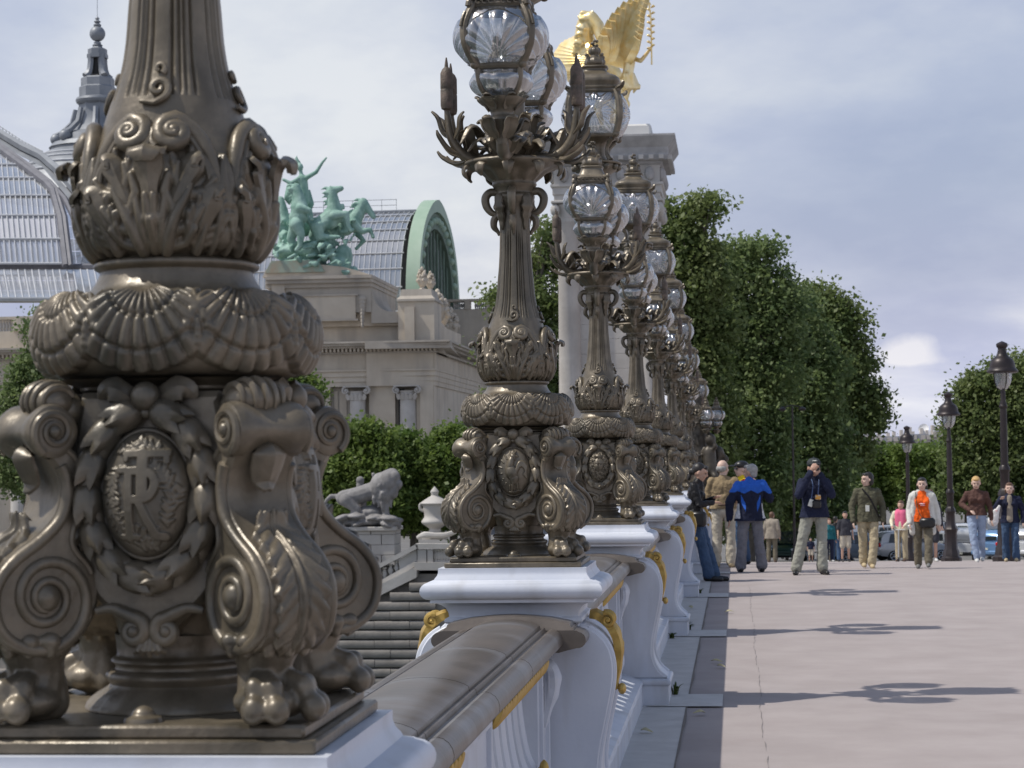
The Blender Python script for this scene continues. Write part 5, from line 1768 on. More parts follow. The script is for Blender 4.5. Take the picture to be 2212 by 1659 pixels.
# --- hipped glass roof at the left, with the dome behind it -----------------------
HY = 206.0
hip = thing('hipped_glass_roof', 'curved glass roof with pale ribs at the left edge below the spire', 'roof', tuple(float(v) for v in at(60, 570, HY)))
hi_ = Matrix.Translation(-Vector(at(60, 570, HY)))
def hp(x, y, off=0.0):
    """Surface of the front slope: it leans back as it rises."""
    t = (572 - y) / 250.0
    return np.array(at(x, y, HY + 13 * t * t + 3 * t - off))
rows = [569, 516, 465, 422, 384, 355, 330, 308]
def top_y(x):
    return 322 + (x - 0) * (412 - 322) / 114.0 if x <= 114 else 412 + (x - 114) * 157 / 29.0
cols = list(np.arange(-66, 150, 11.4))
for i in range(len(rows) - 1):
    for j in range(len(cols) - 1):
        x0, x1 = cols[j] + (569 - rows[i]) * -0.10, cols[j + 1] + (569 - rows[i]) * -0.10
        y0, y1 = rows[i], rows[i + 1]
        xt0, xt1 = cols[j] + (569 - y1) * -0.10, cols[j + 1] + (569 - y1) * -0.10
        if y0 <= top_y((x0 + x1) / 2) + 6:
            continue
        a, b = max(y1, top_y(xt0) if xt0 < 114 else y1), max(y1, top_y(xt1) if xt1 < 114 else y1)
        if min(x1, xt1) > 142:
            continue
        q = np.array([[hp(x0 + .3, y0 - .4), hp(x1 - .3, y0 - .4)], [hp(xt0 + .3, a + .4), hp(xt1 - .3, b + .4)]])
        obj('pane', tr(grid(q), hi_), ROOFGLASS, hip, False)
for y in rows[:-1]:
    xr = 114 + (y - 412) / 157 * 29 if y > 412 else (y - 322) / 90 * 114
    obj('purlin', tr(tube(np.array([hp(x, y, 0.25) for x in np.linspace(-70, xr, 8)]), 0.13, 6), hi_), RIB, hip)
for x in cols:
    ys_ = [y for y in np.linspace(569, 300, 14) if y > top_y(x + (569 - y) * -0.10)]
    if len(ys_) > 1:
        obj('glazing_bar', tr(tube(np.array([hp(x + (569 - y) * -0.10, y, 0.2) for y in ys_]), 0.075, 5), hi_), RIB, hip)
def beam(pts, r, m=BEAM):
    return obj('hip_beam', tr(tube(np.array([hp(*p, 0.5) for p in pts]), r, 6), hi_), m, hip)
beam([(-40, 292), (0, 322), (60, 366), (100, 396), (114, 412), (130, 470), (143, 575)], 0.40)
beam([(-40, 283), (0, 313), (60, 356), (105, 392), (140, 430), (165, 480), (180, 520)], 0.32)
beam([(122, 412), (140, 470), (153, 575)], 0.3)
beam([(-60, 248), (0, 288), (50, 318), (90, 337), (130, 372), (165, 412), (200, 470)], 0.5, ZINC)
rl = []
for k, x in enumerate(np.arange(-50, 92, 7)):
    y = np.interp(x, [-60, 0, 50, 90], [248, 288, 318, 337])
    rl.append(tube(np.array([hp(x, y + 2, 0.5), hp(x, y - 16 + max(0, x) * 0.05, 0.5)]), 0.05, 4))
for dy in (-15, -8):
    rl.append(tube(np.array([hp(x, np.interp(x, [-60, 0, 50, 90], [248, 288, 318, 337]) + dy + max(0, x) * 0.05, 0.5) for x in (-50, 0, 50, 92)]), 0.05, 4))
stuff(obj('ridge_rail', tr(join(rl), hi_), ZINC, hip))
# side slope right of the hip beam, turning away
for i in range(6):
    for j in range(7):
        x0, x1 = 153 + j * 13, 165 + j * 13
        q = np.array([[hp(x0 - (569 - y) * 0.12, y, -1.5 - j * 2.0), hp(x1 - (569 - y) * 0.12, y, -3.5 - j * 2.0)] for y in (569 - i * 27, 569 - i * 27 - 25.5)])
        if 569 - i * 27 - 25 > 412 + j * 9:
            obj('pane', tr(grid(q), hi_), ROOFGLASS, hip, False)
# lead band under the ridge
obj('ridge_band', tr(grid(np.array([[hp(x, np.interp(x, [-60, 0, 50, 90, 200], [248, 288, 318, 337, 470]) + d, -0.3) for x in np.linspace(-60, 200, 20)] for d in (4, 22)])), hi_), ZINC, hip)
# low glazed lean-to in front
lean = thing('lean_to_glass_roof', 'low flat glazed lean-to roof above the palace balustrade', 'roof', tuple(float(v) for v in at(60, 645, 198)))
li = Matrix.Translation(-Vector(at(60, 645, 198)))
def lp(x, y, off=0.0):
    return np.array(at(x, y, 198 + (645 - y) / 62 * 8 - off))
for i, (ya, yb) in enumerate(((645, 628), (628, 606), (606, 582))):
    for j, x in enumerate(np.arange(-70, 250, 15)):
        q = np.array([[lp(x + .4 - (645 - y) * .18, y), lp(x + 14.6 - (645 - y) * .18, y)] for y in (ya - .3, yb + .3)])
        obj('pane', tr(grid(q), li), ROOFGLASS, lean, False)
for x in np.arange(-70, 255, 15):
    obj('glazing_bar', tr(tube(np.array([lp(x, 645, 0.15), lp(x - 11.3, 582, 0.15)]), 0.08, 5), li), RIB, lean)
obj('gutter', tr(tube(np.array([lp(-75, 648, 0.3), lp(255, 648, 0.3)]), 0.28, 6), li), ZINC, lean)
obj('upper_gutter', tr(tube(np.array([lp(-75, 577, -0.3), lp(255, 577, -0.3)]), 0.35, 6), li), BEAM, lean)
obj('back_wall', tr(box(at(-90, 600, 206)[0], at(560, 600, 206)[0], 199.5, 201, gz(760), gz(655)), li), STONE, lean)

DY = 262.0
D = Trace(DY)
dc = D.p(212, 330)
sp_prof = [(215, 430), (190, 392), (160, 362), (127, 338), (103, 327), (103, 322), (99, 312), (84, 307), (80, 295), (62, 287), (52, 273), (46, 256), (42, 240), (42, 226), (47, 223), (48, 218), (47, 213), (41, 211), (41, 190), (37, 187), (37, 171), (34, 168), (24, 161), (19, 150), (17, 135), (17.5, 120), (21.5, 118.5), (21.5, 107), (13, 104), (10, 100), (12, 98), (8, 95), (8, 91)]
zd = lambda y: float(D.p(212, y)[2])
dome_t = thing('dome_spire', 'grey zinc lantern spire topped by a ball and needle, left of the near lamp', 'spire', (float(dc[0]), DY, zd(430)))
def dz(pr):
    return [(D.r(r), zd(y) - zd(430)) for r, y in pr]
def octl(pr, n=16):
    return lathe(dz(pr), n, 0, a0=math.pi / n)
obj('dome', octl(sp_prof[:6], 48), ZINC, dome_t, 25)
obj('dome_collar', octl([(108, 322), (99, 312), (84, 307), (80, 295), (62, 287)], 24), ZINC, dome_t, 25)
obj('drum', octl([(62, 287), (52, 273), (46, 256), (42, 240), (42, 226)], 8), ZINC, dome_t, 20)
obj('drum_ring', octl([(42, 227), (47, 223), (49, 218), (47, 213), (41, 211)], 32), ZINC, dome_t, 20)
obj('drum_head', octl([(41, 211), (41, 190), (37, 187), (37, 171), (34, 168)], 8), ZINC, dome_t, 20)
obj('lantern_core', octl([(24, 166), (12, 160), (10, 120)], 8), DARKIN, dome_t, 20)
for k in range(4):
    a = math.pi / 4 + k * math.pi / 2
    P_ = [(math.cos(a) * D.r(r), math.sin(a) * D.r(r), zd(y) - zd(430)) for r, y in ((30, 168), (23, 161), (19, 150), (17, 135), (17, 119))]
    obj('lantern_pier', tube(np.array(P_), [0.55, 0.45, 0.42, 0.42, 0.42], 6), ZINC, dome_t, 30)
    a = k * math.pi / 2
    P_ = [(math.cos(a) * D.r(16), math.sin(a) * D.r(16), zd(y) - zd(430)) for y in (128, 119)]
    obj('lantern_head', box(-0.6, 0.6, -0.3, 0.3, zd(126) - zd(430), zd(118) - zd(430)), ZINC, dome_t, loc=(P_[0][0], P_[0][1], 0), rot=a + math.pi / 2)
obj('lantern_cap', octl([(20, 120), (21.5, 118.5), (21.5, 107), (13, 104), (10, 100), (12, 98), (8, 95), (8, 91)], 8), ZINC, dome_t, 20)
obj('ball', mv(ball((0, 0, 0), D.r(17.5), 24, 16), 0, 0, zd(73) - zd(430)), ZINC, dome_t)
obj('finial', lathe(dz([(8, 57), (9, 54), (4, 50), (8, 47), (3, 43), (5, 40), (1.2, 36), (0.6, 34), (0.5, -30)]), 12), ZINC, dome_t)
for k in range(8):
    a = k * math.pi / 4 + 0.2
    obj('console_scroll', join(ball((D.r(92) * math.cos(a), D.r(92) * math.sin(a), zd(302) - zd(430)), 0.75, 12, 8), tube(np.array([(D.r(r) * math.cos(a), D.r(r) * math.sin(a), zd(y) - zd(430)) for r, y in ((96, 298), (78, 288), (56, 268), (48, 238))]), [0.5, 0.4, 0.4, 0.35], 6)), ZINC, dome_t)
for y, r in ((342, 132), (352, 147), (366, 165), (382, 182)):
    th = np.linspace(0, 2 * math.pi, 60)
    obj('dome_band', tube(np.array([(D.r(r + 1) * math.cos(a), D.r(r + 1) * math.sin(a), zd(y) - zd(430)) for a in th]), 0.14, 5, caps=False), RIB, dome_t)

# --- chariot group in green bronze ----------------------------------------------------
Q = Trace(192.0)
qp = []
def q_horse(head, poll, withers, croup, d, front, hind, tail=None, k=1.0):
    k = k * 1.2
    """head=muzzle; front / hind: lists of leg polylines."""
    qp.extend(Q.line([withers, croup], [17 * k, 15 * k], d))
    qp.append(Q.ell(((withers[0] * 0.6 + croup[0] * 0.4), (withers[1] * 0.6 + croup[1] * 0.4 + 4 * k)), 19 * k, 15 * k, None, d))
    qp.extend(Q.line([withers, ((withers[0] + poll[0]) / 2 + 2, (withers[1] + poll[1]) / 2), poll], [16 * k, 11.5 * k, 8.5 * k], d))
    qp.extend(Q.line([poll, head], [8.5 * k, 5.0 * k], d))
    qp.append(Q.ell(poll, 7 * k, 6 * k, None, d))
    for s in (-0.25, 0.25):
        qp.extend(Q.line([poll, (poll[0] - 3 * k, poll[1] - 10 * k)], [2.4 * k, 0.8 * k], [d + s, d + s]))
    for m in range(7):
        t = m / 6
        x = poll[0] + (withers[0] - poll[0]) * t; y = poll[1] + (withers[1] - poll[1]) * t
        qp.extend(Q.line([(x - 2 * k, y - 2 * k), (x - 11 * k, y - 5 * k + 3 * math.sin(m * 3)), (x - 19 * k, y - 2 * k)], [4.0 * k, 3.0 * k, 0.9 * k], d + 0.25 * math.sin(m * 5)))
    for j, lg in enumerate(front):
        qp.extend(Q.line([withers] + lg, [9 * k, 6 * k, 4.0 * k, 3.2 * k][:len(lg) + 1], d + (0.6 if j else -0.6)))
        qp.append(Q.ell(lg[-1], 4 * k, 3.4 * k, None, d + (0.6 if j else -0.6)))
    for j, lg in enumerate(hind):
        qp.extend(Q.line([croup] + lg, [13 * k, 8.5 * k, 4.6 * k, 3.6 * k][:len(lg) + 1], d + (0.6 if j else -0.6)))
        qp.append(Q.ell(lg[-1], 4 * k, 3.4 * k, None, d + (0.6 if j else -0.6)))
    if tail:
        qp.extend(Q.line(tail, [4 * k, 6 * k, 2 * k], d))
q_horse((807, 468), (785, 437), (762, 482), (716, 496), 1.0, [[(782, 500), (800, 496), (806, 512)], [(772, 505), (786, 520), (770, 537)]], [[(712, 520), (722, 545), (740, 560)], [(700, 515), (706, 548), (700, 570)]])
q_horse((737, 407), (716, 412), (722, 465), (686, 490), -1.2, [[(748, 462), (752, 485), (758, 498)], [(745, 478), (748, 500), (738, 500)]], [[(690, 512), (715, 512), (732, 512)], [(676, 510), (690, 530), (668, 548)]])
q_horse((636, 452), (640, 405), (648, 450), (640, 485), -2.2, [[(668, 455), (672, 462), (674, 474)], [(662, 470), (672, 486), (680, 492)]], [[(650, 505), (648, 530), (640, 540)], [(628, 515), (640, 545), (638, 562)]], k=0.95)
q_horse((612, 446), (606, 432), (612, 478), (616, 510), 1.6, [[(604, 470), (600, 492), (602, 505)]], [[(622, 525), (618, 545), (620, 560)], [(606, 530), (604, 548), (606, 560)]], k=0.85)
# charioteer with raised arm
qp += Q.line([(657, 435), (656, 410), (653, 388)], [13, 11, 12], 0.5)
qp += Q.line([(653, 388), (650, 372)], [5, 4.5], 0.5)
qp.append(Q.ell((648, 361), 7.5, 9, None, 0.5))
qp += Q.line([(662, 384), (683, 372), (697, 350), (704, 342)], [5.5, 4.5, 3.2, 2.6], 0.3)
for a in (-3, 0, 3):
    qp += Q.line([(702, 345), (706 + a, 338 + abs(a) * .4)], [1.6, 0.9], 0.3)
qp += Q.line([(646, 386), (628, 396), (612, 388)], [5.5, 4.5, 3.5], 0.2)
qp += Q.line([(645, 352), (640, 343), (642, 336)], [5, 3.5, 1.2], 0.6)
qp += Q.line([(640, 360), (632, 366), (628, 360)], [5, 4, 2], 0.8)
for k in range(6):
    qp += Q.line([(648 - k * 5, 384 + k * 3), (634 - k * 3, 398 + k * 6), (640 - k * 3, 420 + k * 4)], [4, 6, 3], 1.2 + 0.2 * k)
    qp += Q.line([(668, 412 + k * 2), (674 - k * 2, 440), (664, 470)], [3, 5, 3], 1.0)
# chariot body, rocks, fallen figures
qp += [Q.ell((655, 490), 26, 22, 1.6, 0.8), Q.ell((630, 545), 42, 22, 2.4, 0.5), Q.ell((675, 545), 46, 26, 2.6, 0.6), Q.ell((650, 575), 62, 16, 3.0, 0.5), Q.ell((735, 580), 26, 26, 1.6, -0.4), Q.ell((742, 555), 20, 28, 1.4, 0.2), Q.ell((704, 520), 22, 24, 1.5, 0.6)]
R5 = random.Random(9)
for k in range(60):
    x, y = R5.uniform(590, 755), R5.uniform(525, 600)
    if y > 560 + (x - 590) * 0.22:
        continue
    qp += Q.line([(x, y), (x + R5.uniform(-16, 16), y + R5.uniform(-8, 12))], [R5.uniform(3, 7), R5.uniform(1.5, 4)], R5.uniform(-3.0, -0.8))
qp += Q.line([(592, 548), (615, 540), (650, 545)], [4, 7, 6], -1.6) + Q.line([(708, 530), (718, 560), (740, 572), (752, 560)], [8, 7, 5, 3], -1.6)
qp += Q.line([(712, 575), (735, 590), (755, 570)], [8, 9, 5], -1.8) + Q.line([(735, 585), (738, 600), (735, 614)], [6, 4, 3], -2.0) + Q.line([(735, 614), (742, 606)], [3, 2], -2.1)
qp += [Q.ell((700, 556), 8, 9, None, -2.2), Q.ell((765, 590), 10, 16, None, -0.6), Q.ell((690, 588), 14, 12, None, -1.5)]
for k in range(90):
    x, y = R5.uniform(602, 768), R5.uniform(430, 545)
    if y < 470 and (x < 625 or 668 < x < 705 or x > 740):
        continue
    a = R5.uniform(0, 6.28)
    l = R5.uniform(6, 15)
    qp += Q.line([(x, y), (x + l * math.cos(a) * .6 + 3, y + l * math.sin(a) * .6), (x + l * math.cos(a + .7), y + l * math.sin(a + .7))], [R5.uniform(2.5, 4.5), R5.uniform(2, 3.5), 0.8], R5.uniform(-1.8, 0.8))
me = fuse(qp, 0.085, VERDIGRIS, 'chariot_group', 1)
placed('chariot_statue', me, 'green bronze chariot group with rearing horses on the palace attic', 'statue')
sl = []
for k in range(9):
    sl.append(Q.ell((585 + k * 17, 585 + (k % 2) * 4 + (0 if k < 5 else (k - 4) * -2)), 14, 9, 1.6, -0.8 + 0.2 * (k % 3)))
obj('statue_base_stones', tr(join([box(gx(585), gx(690), GY - 0.2, GY + 9, gz(588), gz(566)), prism([(gx(577), gz(588)), (gx(706), gz(588)), (gx(690), gz(562)), (gx(590), gz(562))], GY - 0.5, GY + 9.3)]), inv), mat('stained_stone', (0.36, 0.30, 0.22), (0.30, 0.40, 0.33), rough=0.85, scale=0.8), palace)

# --- pylon with the gilded winged horse ---------------------------------------------------
PY_ = 88.0
T = Trace(PY_)
pc = T.p(1314, 600)
zp = lambda y: float(T.p(1314, y)[2])
pylon = thing('stone_pylon', 'tall pale stone pylon with a heavy cornice behind the row of lamps', 'pylon', (float(pc[0]), PY_ + 2, deck(PY_)))
gb = deck(PY_)
hs, hc = T.r(86), T.r(150)
def pz(y):
    return zp(y) - gb
PYL = mat('pylon_stone', (0.46, 0.42, 0.38), (0.56, 0.52, 0.475), rough=0.85, scale=1.1, bump=0.15, bscale=8, streak=((0.29, 0.275, 0.26), 1.0, (1, 1, 0.2), 0.5))
zz = 0.0
while zz < pz(420) - 0.05:
    z2 = min(zz + 0.62, pz(420))
    obj('course', box(-hs, hs, -hs, hs, zz + 0.001, z2 - 0.001, 0.012), PYL, pylon)
    zz = z2
for sx in (-1, 1):
    for sy in (-1, 1):
        x, y = sx * (hs + 0.02), sy * (hs + 0.02)
        c = obj('column', mv(lathe([(0.62, 1.2), (0.62, 1.4), (0.5, 1.6), (0.48, 6), (0.42, pz(470)), (0.44, pz(468))], 32), x, y, 0), PYL, pylon)
        g = [mv(lathe([(0.42, pz(478)), (0.46, pz(455)), (0.60, pz(440))], 20), x, y, 0), box(x - 0.66, x + 0.66, y - 0.66, y + 0.66, pz(438), pz(432), 0.03)]
        for s1 in (-1, 1):
            for s2 in (-1, 1):
                g.append(ball((x + s1 * 0.5, y + s2 * 0.5, pz(452)), (0.2, 0.2, 0.26), 8, 6))
        obj('capital', join(g), PALE, c)
        obj('column_plinth', box(x - 0.7, x + 0.7, y - 0.7, y + 0.7, 0, 1.2, 0.04), PALE, c)
ww = hs + 0.55
GREYP = mat('weathered_stone', (0.30, 0.29, 0.28), (0.44, 0.43, 0.42), rough=0.85, scale=1.2, bump=0.2, bscale=8)
obj('architrave', sq_rings([(ww, ww, pz(432)), (ww, ww, pz(420)), (ww + 0.06, ww + 0.06, pz(419)), (ww + 0.06, ww + 0.06, pz(405)), (ww + 0.14, ww + 0.14, pz(402)), (ww + 0.14, ww + 0.14, pz(397)), (ww, ww, pz(396)), (ww, ww, pz(360))]), PALE, pylon)
for k in range(7):
    for sgn, ax in ((-1, 0), (1, 1), (-1, 2), (1, 3)):
        off = (k - 3) * ww * 0.27
        p_ = {0: (off, -ww - 0.05), 1: (ww + 0.05, off), 2: (off, ww + 0.05), 3: (-ww - 0.05, off)}[ax]
        obj('frieze_rosette', mv(join(ball((0, 0, 0), (0.2, 0.2, 0.3), 8, 6)), p_[0], p_[1], pz(378)), GREYP, pylon)
obj('cornice', sq_rings([(ww, ww, pz(360)), (ww + 0.1, ww + 0.1, pz(357)), (ww + 0.12, ww + 0.12, pz(352)), (ww + 0.35, ww + 0.35, pz(351)), (ww + 0.35, ww + 0.35, pz(340)), (hc - 0.35, hc - 0.35, pz(337)), (hc - 0.30, hc - 0.30, pz(324)), (hc - 0.2, hc - 0.2, pz(318)), (hc - 0.05, hc - 0.05, pz(306)), (hc, hc, pz(302)), (hc, hc, pz(298)), (hc - 0.5, hc - 0.5, pz(294))]), GREYP, pylon, 20)
n_d = 12
for k in range(n_d):
    for ax in range(4):
        o_ = (k - (n_d - 1) / 2) * (ww * 2 + 0.6) / n_d
        e_ = ww + 0.42
        p_ = [(o_, -e_), (e_, o_), (o_, e_), (-e_, o_)][ax]
        obj('dentil', box(p_[0] - 0.1, p_[0] + 0.1, p_[1] - 0.1, p_[1] + 0.1, pz(350), pz(341)), PALE, pylon)
hb = T.r(97)
obj('statue_block', box(-hb, hb, -hb, hb, pz(297), pz(268), 0.08), mat('white_marble', (0.66, 0.65, 0.62), (0.72, 0.71, 0.68), rough=0.6, scale=1), pylon)
sp_ = []
# winged horse
sp_ += T.line([(1300, 200), (1318, 165), (1285, 130), (1268, 112)], [24, 28, 27, 25], [2.4, 2.2, 1.6, 1.2])
sp_ += T.line([(1268, 112), (1262, 80), (1264, 52), (1276, 42)], [27, 22, 19, 16], [1.2, 1.0, 0.9, 0.8])
sp_ += T.line([(1276, 40), (1291, 56), (1298, 84)], [17, 15, 10.5], [0.8, 0.7, 0.6])
sp_ += T.line([(1272, 34), (1268, 22)], [3, 1], 0.8) + T.line([(1282, 32), (1280, 20)], [3, 1], 0.6)
for k in range(9):
    t = k / 8
    x, y = 1268 - 16 * t, 30 + 85 * t
    sp_ += T.line([(x - 2, y), (x - 10, y - 2 + 3 * math.sin(k * 2)), (x - 17, y + 5 * math.cos(k * 3))], [7, 6, 2.5], 0.7 + 0.15 * math.sin(k * 4))
sp_ += T.line([(1300, 200), (1330, 230), (1322, 262)], [18, 10, 6], [2.4, 2.0, 1.8]) + T.line([(1318, 190), (1290, 232), (1300, 265)], [16, 9, 6], [2.6, 2.6, 2.4]) + T.line([(1270, 130), (1255, 160), (1262, 182)], [12, 7, 5], [1.0, 0.4, 0.2]) + T.line([(1262, 182), (1254, 190)], [5, 5], 0.2)
sp_ += T.line([(1330, 190), (1350, 225), (1345, 262)], [10, 12, 6], [2.2, 2.4, 2.4])
# figure of fame
sp_ += T.line([(1352, 180), (1358, 150), (1362, 128)], [15, 12, 12], 0.6) + T.line([(1350, 180), (1342, 215), (1336, 262)], [17, 15, 12], 0.6)
sp_.append(T.ell((1362, 106), 9, 11, None, 0.5))
sp_ += T.line([(1364, 124), (1384, 132), (1400, 112), (1408, 100)], [6, 5, 4, 3.4], [0.4, 0.2, 0.1, 0.0])
sp_ += T.line([(1355, 130), (1338, 120), (1328, 118)], [6, 5, 4], [0.8, 1.0, 1.2])
for k in range(10):
    sp_ += T.line([(1350 + k * 2, 160), (1352 + k * 3, 190), (1346 + k * 4 - (k % 3) * 5, 178 + (k % 4) * 7)], [4, 5, 3], 0.1 + 0.12 * k)
me = fuse(sp_, 0.05, GOLD, 'body', 2)
st = placed('winged_horse_statue', me, 'gilded statue of a winged horse led by a figure on top of the pylon', 'statue')
def wing_geo(root, tip_pts, d0, d1, nf, spread):
    out = []
    for k in range(nf):
        t = k / (nf - 1)
        a = np.array(root[0]) * (1 - t) + np.array(root[1]) * t
        b = np.array([np.interp(t, np.linspace(0, 1, len(tip_pts)), [p[0] for p in tip_pts]), np.interp(t, np.linspace(0, 1, len(tip_pts)), [p[1] for p in tip_pts])])
        m = (a + b) / 2
        P0, P1, P2 = T.p(*a, d0), T.p(*m, (d0 + d1) / 2 - 0.25), T.p(*b, d1)
        out.append(leaf(spline([P0, P1, P2], 5), [T.r(9), T.r(16), T.r(16), T.r(9)], up=(0, -1, 0), th=0.07, cup=0.10, nu=9))
    return join(out)
inv_s = Matrix.Translation(-st.location)
w1 = wing_geo(((1300, 135), (1345, 145)), [(1303, 78), (1326, 34), (1358, 2), (1395, -4), (1386, 22), (1384, 52), (1376, 84)], 1.0, -0.9, 17, 1)
stuff(obj('wing', tr(w1, inv_s), GOLD, st))
w2 = wing_geo(((1268, 105), (1280, 165)), [(1232, 84), (1210, 96), (1196, 118), (1190, 142), (1212, 160), (1240, 176), (1262, 188)], 0.5, 1.9, 17, 1)
stuff(obj('wing', tr(w2, inv_s), GOLD, st))
br = [tube(np.array([T.p(1408, 140, 0), T.p(1407, 90, 0), T.p(1406, 40, -.1), T.p(1402, 8, -.1)]), 0.035, 6)]
for k in range(15):
    y = 10 + k * 7
    s = 1 if k % 2 else -1
    br.append(leaf(spline([T.p(1406, y), T.p(1406 + s * 5, y - 4, -.1), T.p(1406 + s * 9, y - 3, -.1)], 3), [0.02, 0.06, 0.01], up=(0, -1, 0), th=0.02))
obj('laurel_branch', tr(join(br), inv_s), GOLD, st)

# --- lion, urn and stair on the quay ------------------------------------------------------
LY = 95.0
W_ = Trace(LY)
lp_ = []
lp_ += W_.line([(742, 1076), (775, 1070), (812, 1058)], [17, 19, 20], 0)
lp_ += [W_.ell((752, 1078), 20, 20, None, 0.1), W_.ell((820, 1052), 22, 30, 0.55, -0.1)]
lp_ += W_.line([(822, 1040), (842, 1030)], [20, 16], -0.1)
lp_ += W_.line([(846, 1026), (858, 1042)], [13, 9], -0.15) + [W_.ell((861, 1050), 7, 8, None, -0.2), W_.ell((846, 1020), 14, 9, None, -0.1)]
R6 = random.Random(12)
for k in range(42):
    x, y = R6.uniform(806, 848), R6.uniform(1022, 1088)
    lp_ += W_.line([(x, y), (x + R6.uniform(-3, 5), y + R6.uniform(8, 18))], [4.5, 2], R6.uniform(-0.65, 0.4))
lp_ += W_.line([(828, 1060), (830, 1090), (836, 1122)], [12, 9, 8], -0.25) + [W_.ell((840, 1124), 12, 5, None, -0.3)]
lp_ += W_.line([(818, 1062), (810, 1086), (816, 1094)], [11, 8, 7], 0.4)
lp_ += W_.line([(748, 1080), (770, 1100), (760, 1122)], [15, 10, 8], -0.3) + [W_.ell((770, 1124), 14, 5, None, -0.35)]
lp_ += W_.line([(735, 1072), (715, 1072), (704, 1082), (700, 1100)], [6, 5, 4, 3], 0.1)
lp_ += [W_.ell((778, 1038), 9.5, 9.5, None, 0.9)] + W_.line([(778, 1048), (780, 1080), (782, 1122)], [9, 12, 10], 0.9)
lp_ += [W_.ell((780, 1128), 70, 10, 0.9, 0.1), W_.ell((800, 1106), 34, 14, 0.7, 0.3), W_.ell((845, 1138), 22, 10, 0.8, 0)]
for k in range(14):
    lp_.append(W_.ell((R6.uniform(735, 855), R6.uniform(1112, 1138)), 20, 8, 0.8, R6.uniform(-0.5, 0.4), R6.uniform(-.5, .5)))
lp_ += [W_.ell((838, 1040), 22, 26, 0.5, -0.15), W_.ell((830, 1068), 19, 24, 0.5, -0.15), W_.ell((852, 1030), 13, 14, 0.34, -0.2), W_.ell((863, 1046), 7, 9, 0.22, -0.25), W_.ell((850, 1062), 11, 16, 0.3, -0.2)]
LIONSTONE = mat('lion_stone', (0.19, 0.182, 0.178), (0.30, 0.288, 0.283), rough=0.85, scale=2.5, bump=0.2, bscale=12)
me = fuse(lp_, 0.045, LIONSTONE, 'lion_body', 2, noise=0.02, nscale=0.15)
lion = placed('lion_statue', me, 'grey stone lion statue standing with a child on a rock base', 'statue')
zl = lambda y: float(W_.p(800, y)[2])
xl = lambda x: float(W_.p(x, 1150)[0])
lped = thing('lion_pedestal', 'pale ashlar pedestal under the stone lion', 'pedestal', (xl(800), LY + 0.2, zl(1330)))
lpi = Matrix.Translation((-xl(800), -LY - 0.2, -zl(1330)))
y_ = 1330
k = 0
while y_ > 1150:
    y2 = max(y_ - 22, 1146)
    for j, (xa, xb) in enumerate((((712, 776), (777, 829), (830, 858)) if k % 2 else ((712, 750), (751, 806), (807, 858)))):
        obj('block', tr(box(xl(xa), xl(xb) - 0.01, LY - 0.7, LY + 1.1, zl(y_) + 0.01, zl(y2), 0.02), lpi), PALE, lped)
    y_ = y2
    k += 1
obj('cap', tr(box(xl(706), xl(862), LY - 0.85, LY + 1.2, zl(1146), zl(1137), 0.03), lpi), PALE, lped)
# urn
ur = W_.p(940, 1165, -2)
uz = lambda y: float(W_.p(940, y, -2)[2]) - float(ur[2])
urn_o = obj('stone_vase', join([lathe([(W_.r(28), 0), (W_.r(28), uz(1158)), (W_.r(16), uz(1152)), (W_.r(12), uz(1142)), (W_.r(26), uz(1132)), (W_.r(29), uz(1126)), (W_.r(23), uz(1117)), (W_.r(23), uz(1108)), (W_.r(25), uz(1098)), (W_.r(26), uz(1092)), (W_.r(31), uz(1087)), (W_.r(24), uz(1081)), (W_.r(13), uz(1074)), (W_.r(7), uz(1070)), (W_.r(9), uz(1062)), (W_.r(5), uz(1056)), (0, uz(1050))], 28, 2)] +
            [tube(spline([(s * W_.r(20), 0, uz(1104)), (s * W_.r(30), 0, uz(1100)), (s * W_.r(31), 0, uz(1090)), (s * W_.r(25), 0, uz(1088))], 4), 0.08, 7) for s in (-1, 1)]), PALE, None, 40)
urn_o.location = ur
tag(urn_o, 'pale stone vase with lid and handles on the stair parapet beside the rooster lamp', 'urn')
# snake coiled at its foot
obj('snake', mv(tube(spline([(0.95, -0.35, 0.75), (1.0, -0.4, 0.4), (0.6, -0.6, 0.22), (0.1, -0.7, 0.2), (-0.35, -0.75, 0.22), (-0.7, -0.7, 0.1)], 5), [0.06, 0.11, 0.12, 0.12, 0.15, 0.07], 8), 0, 0, 0), PALE, urn_o)
# stair parapet
par = thing('stair_parapet', 'pale stone stair parapet with balusters above the rusticated quay wall', 'parapet', (xl(900), LY - 3, zl(1330)))
pi_ = Matrix.Translation((-xl(900), -LY + 3, -zl(1330)))
W3 = Trace(92.0)
def wp(x, y):
    v = W3.p(x, y)
    return (float(v[0]), float(v[2]))
def slab(pts, d0, d1, name, m=PALE):
    return obj(name, tr(prism([wp(*p) for p in pts], 92 + d0, 92 + d1), pi_), m, par)
slab([(560, 1356), (900, 1175), (904, 1178), (904, 1184), (560, 1364)], -0.25, 0.35, 'sloping_handrail')
slab([(899, 1174), (1240, 1176), (1240, 1185), (902, 1184)], -0.25, 0.35, 'handrail')
slab([(862, 1208), (900, 1187), (902, 1214), (864, 1235)], -0.08, 0.2, 'panel')
slab([(903, 1187), (922, 1187), (922, 1216), (903, 1215)], -0.15, 0.28, 'pier')
slab([(924, 1187), (936, 1187), (936, 1216), (924, 1216)], -0.15, 0.28, 'pier')
slab([(996, 1187), (1012, 1187), (1012, 1216), (996, 1216)], -0.15, 0.28, 'pier')
slab([(560, 1400), (897, 1212), (897, 1224), (690, 1345), (560, 1420)], -0.2, 0.35, 'string_course')
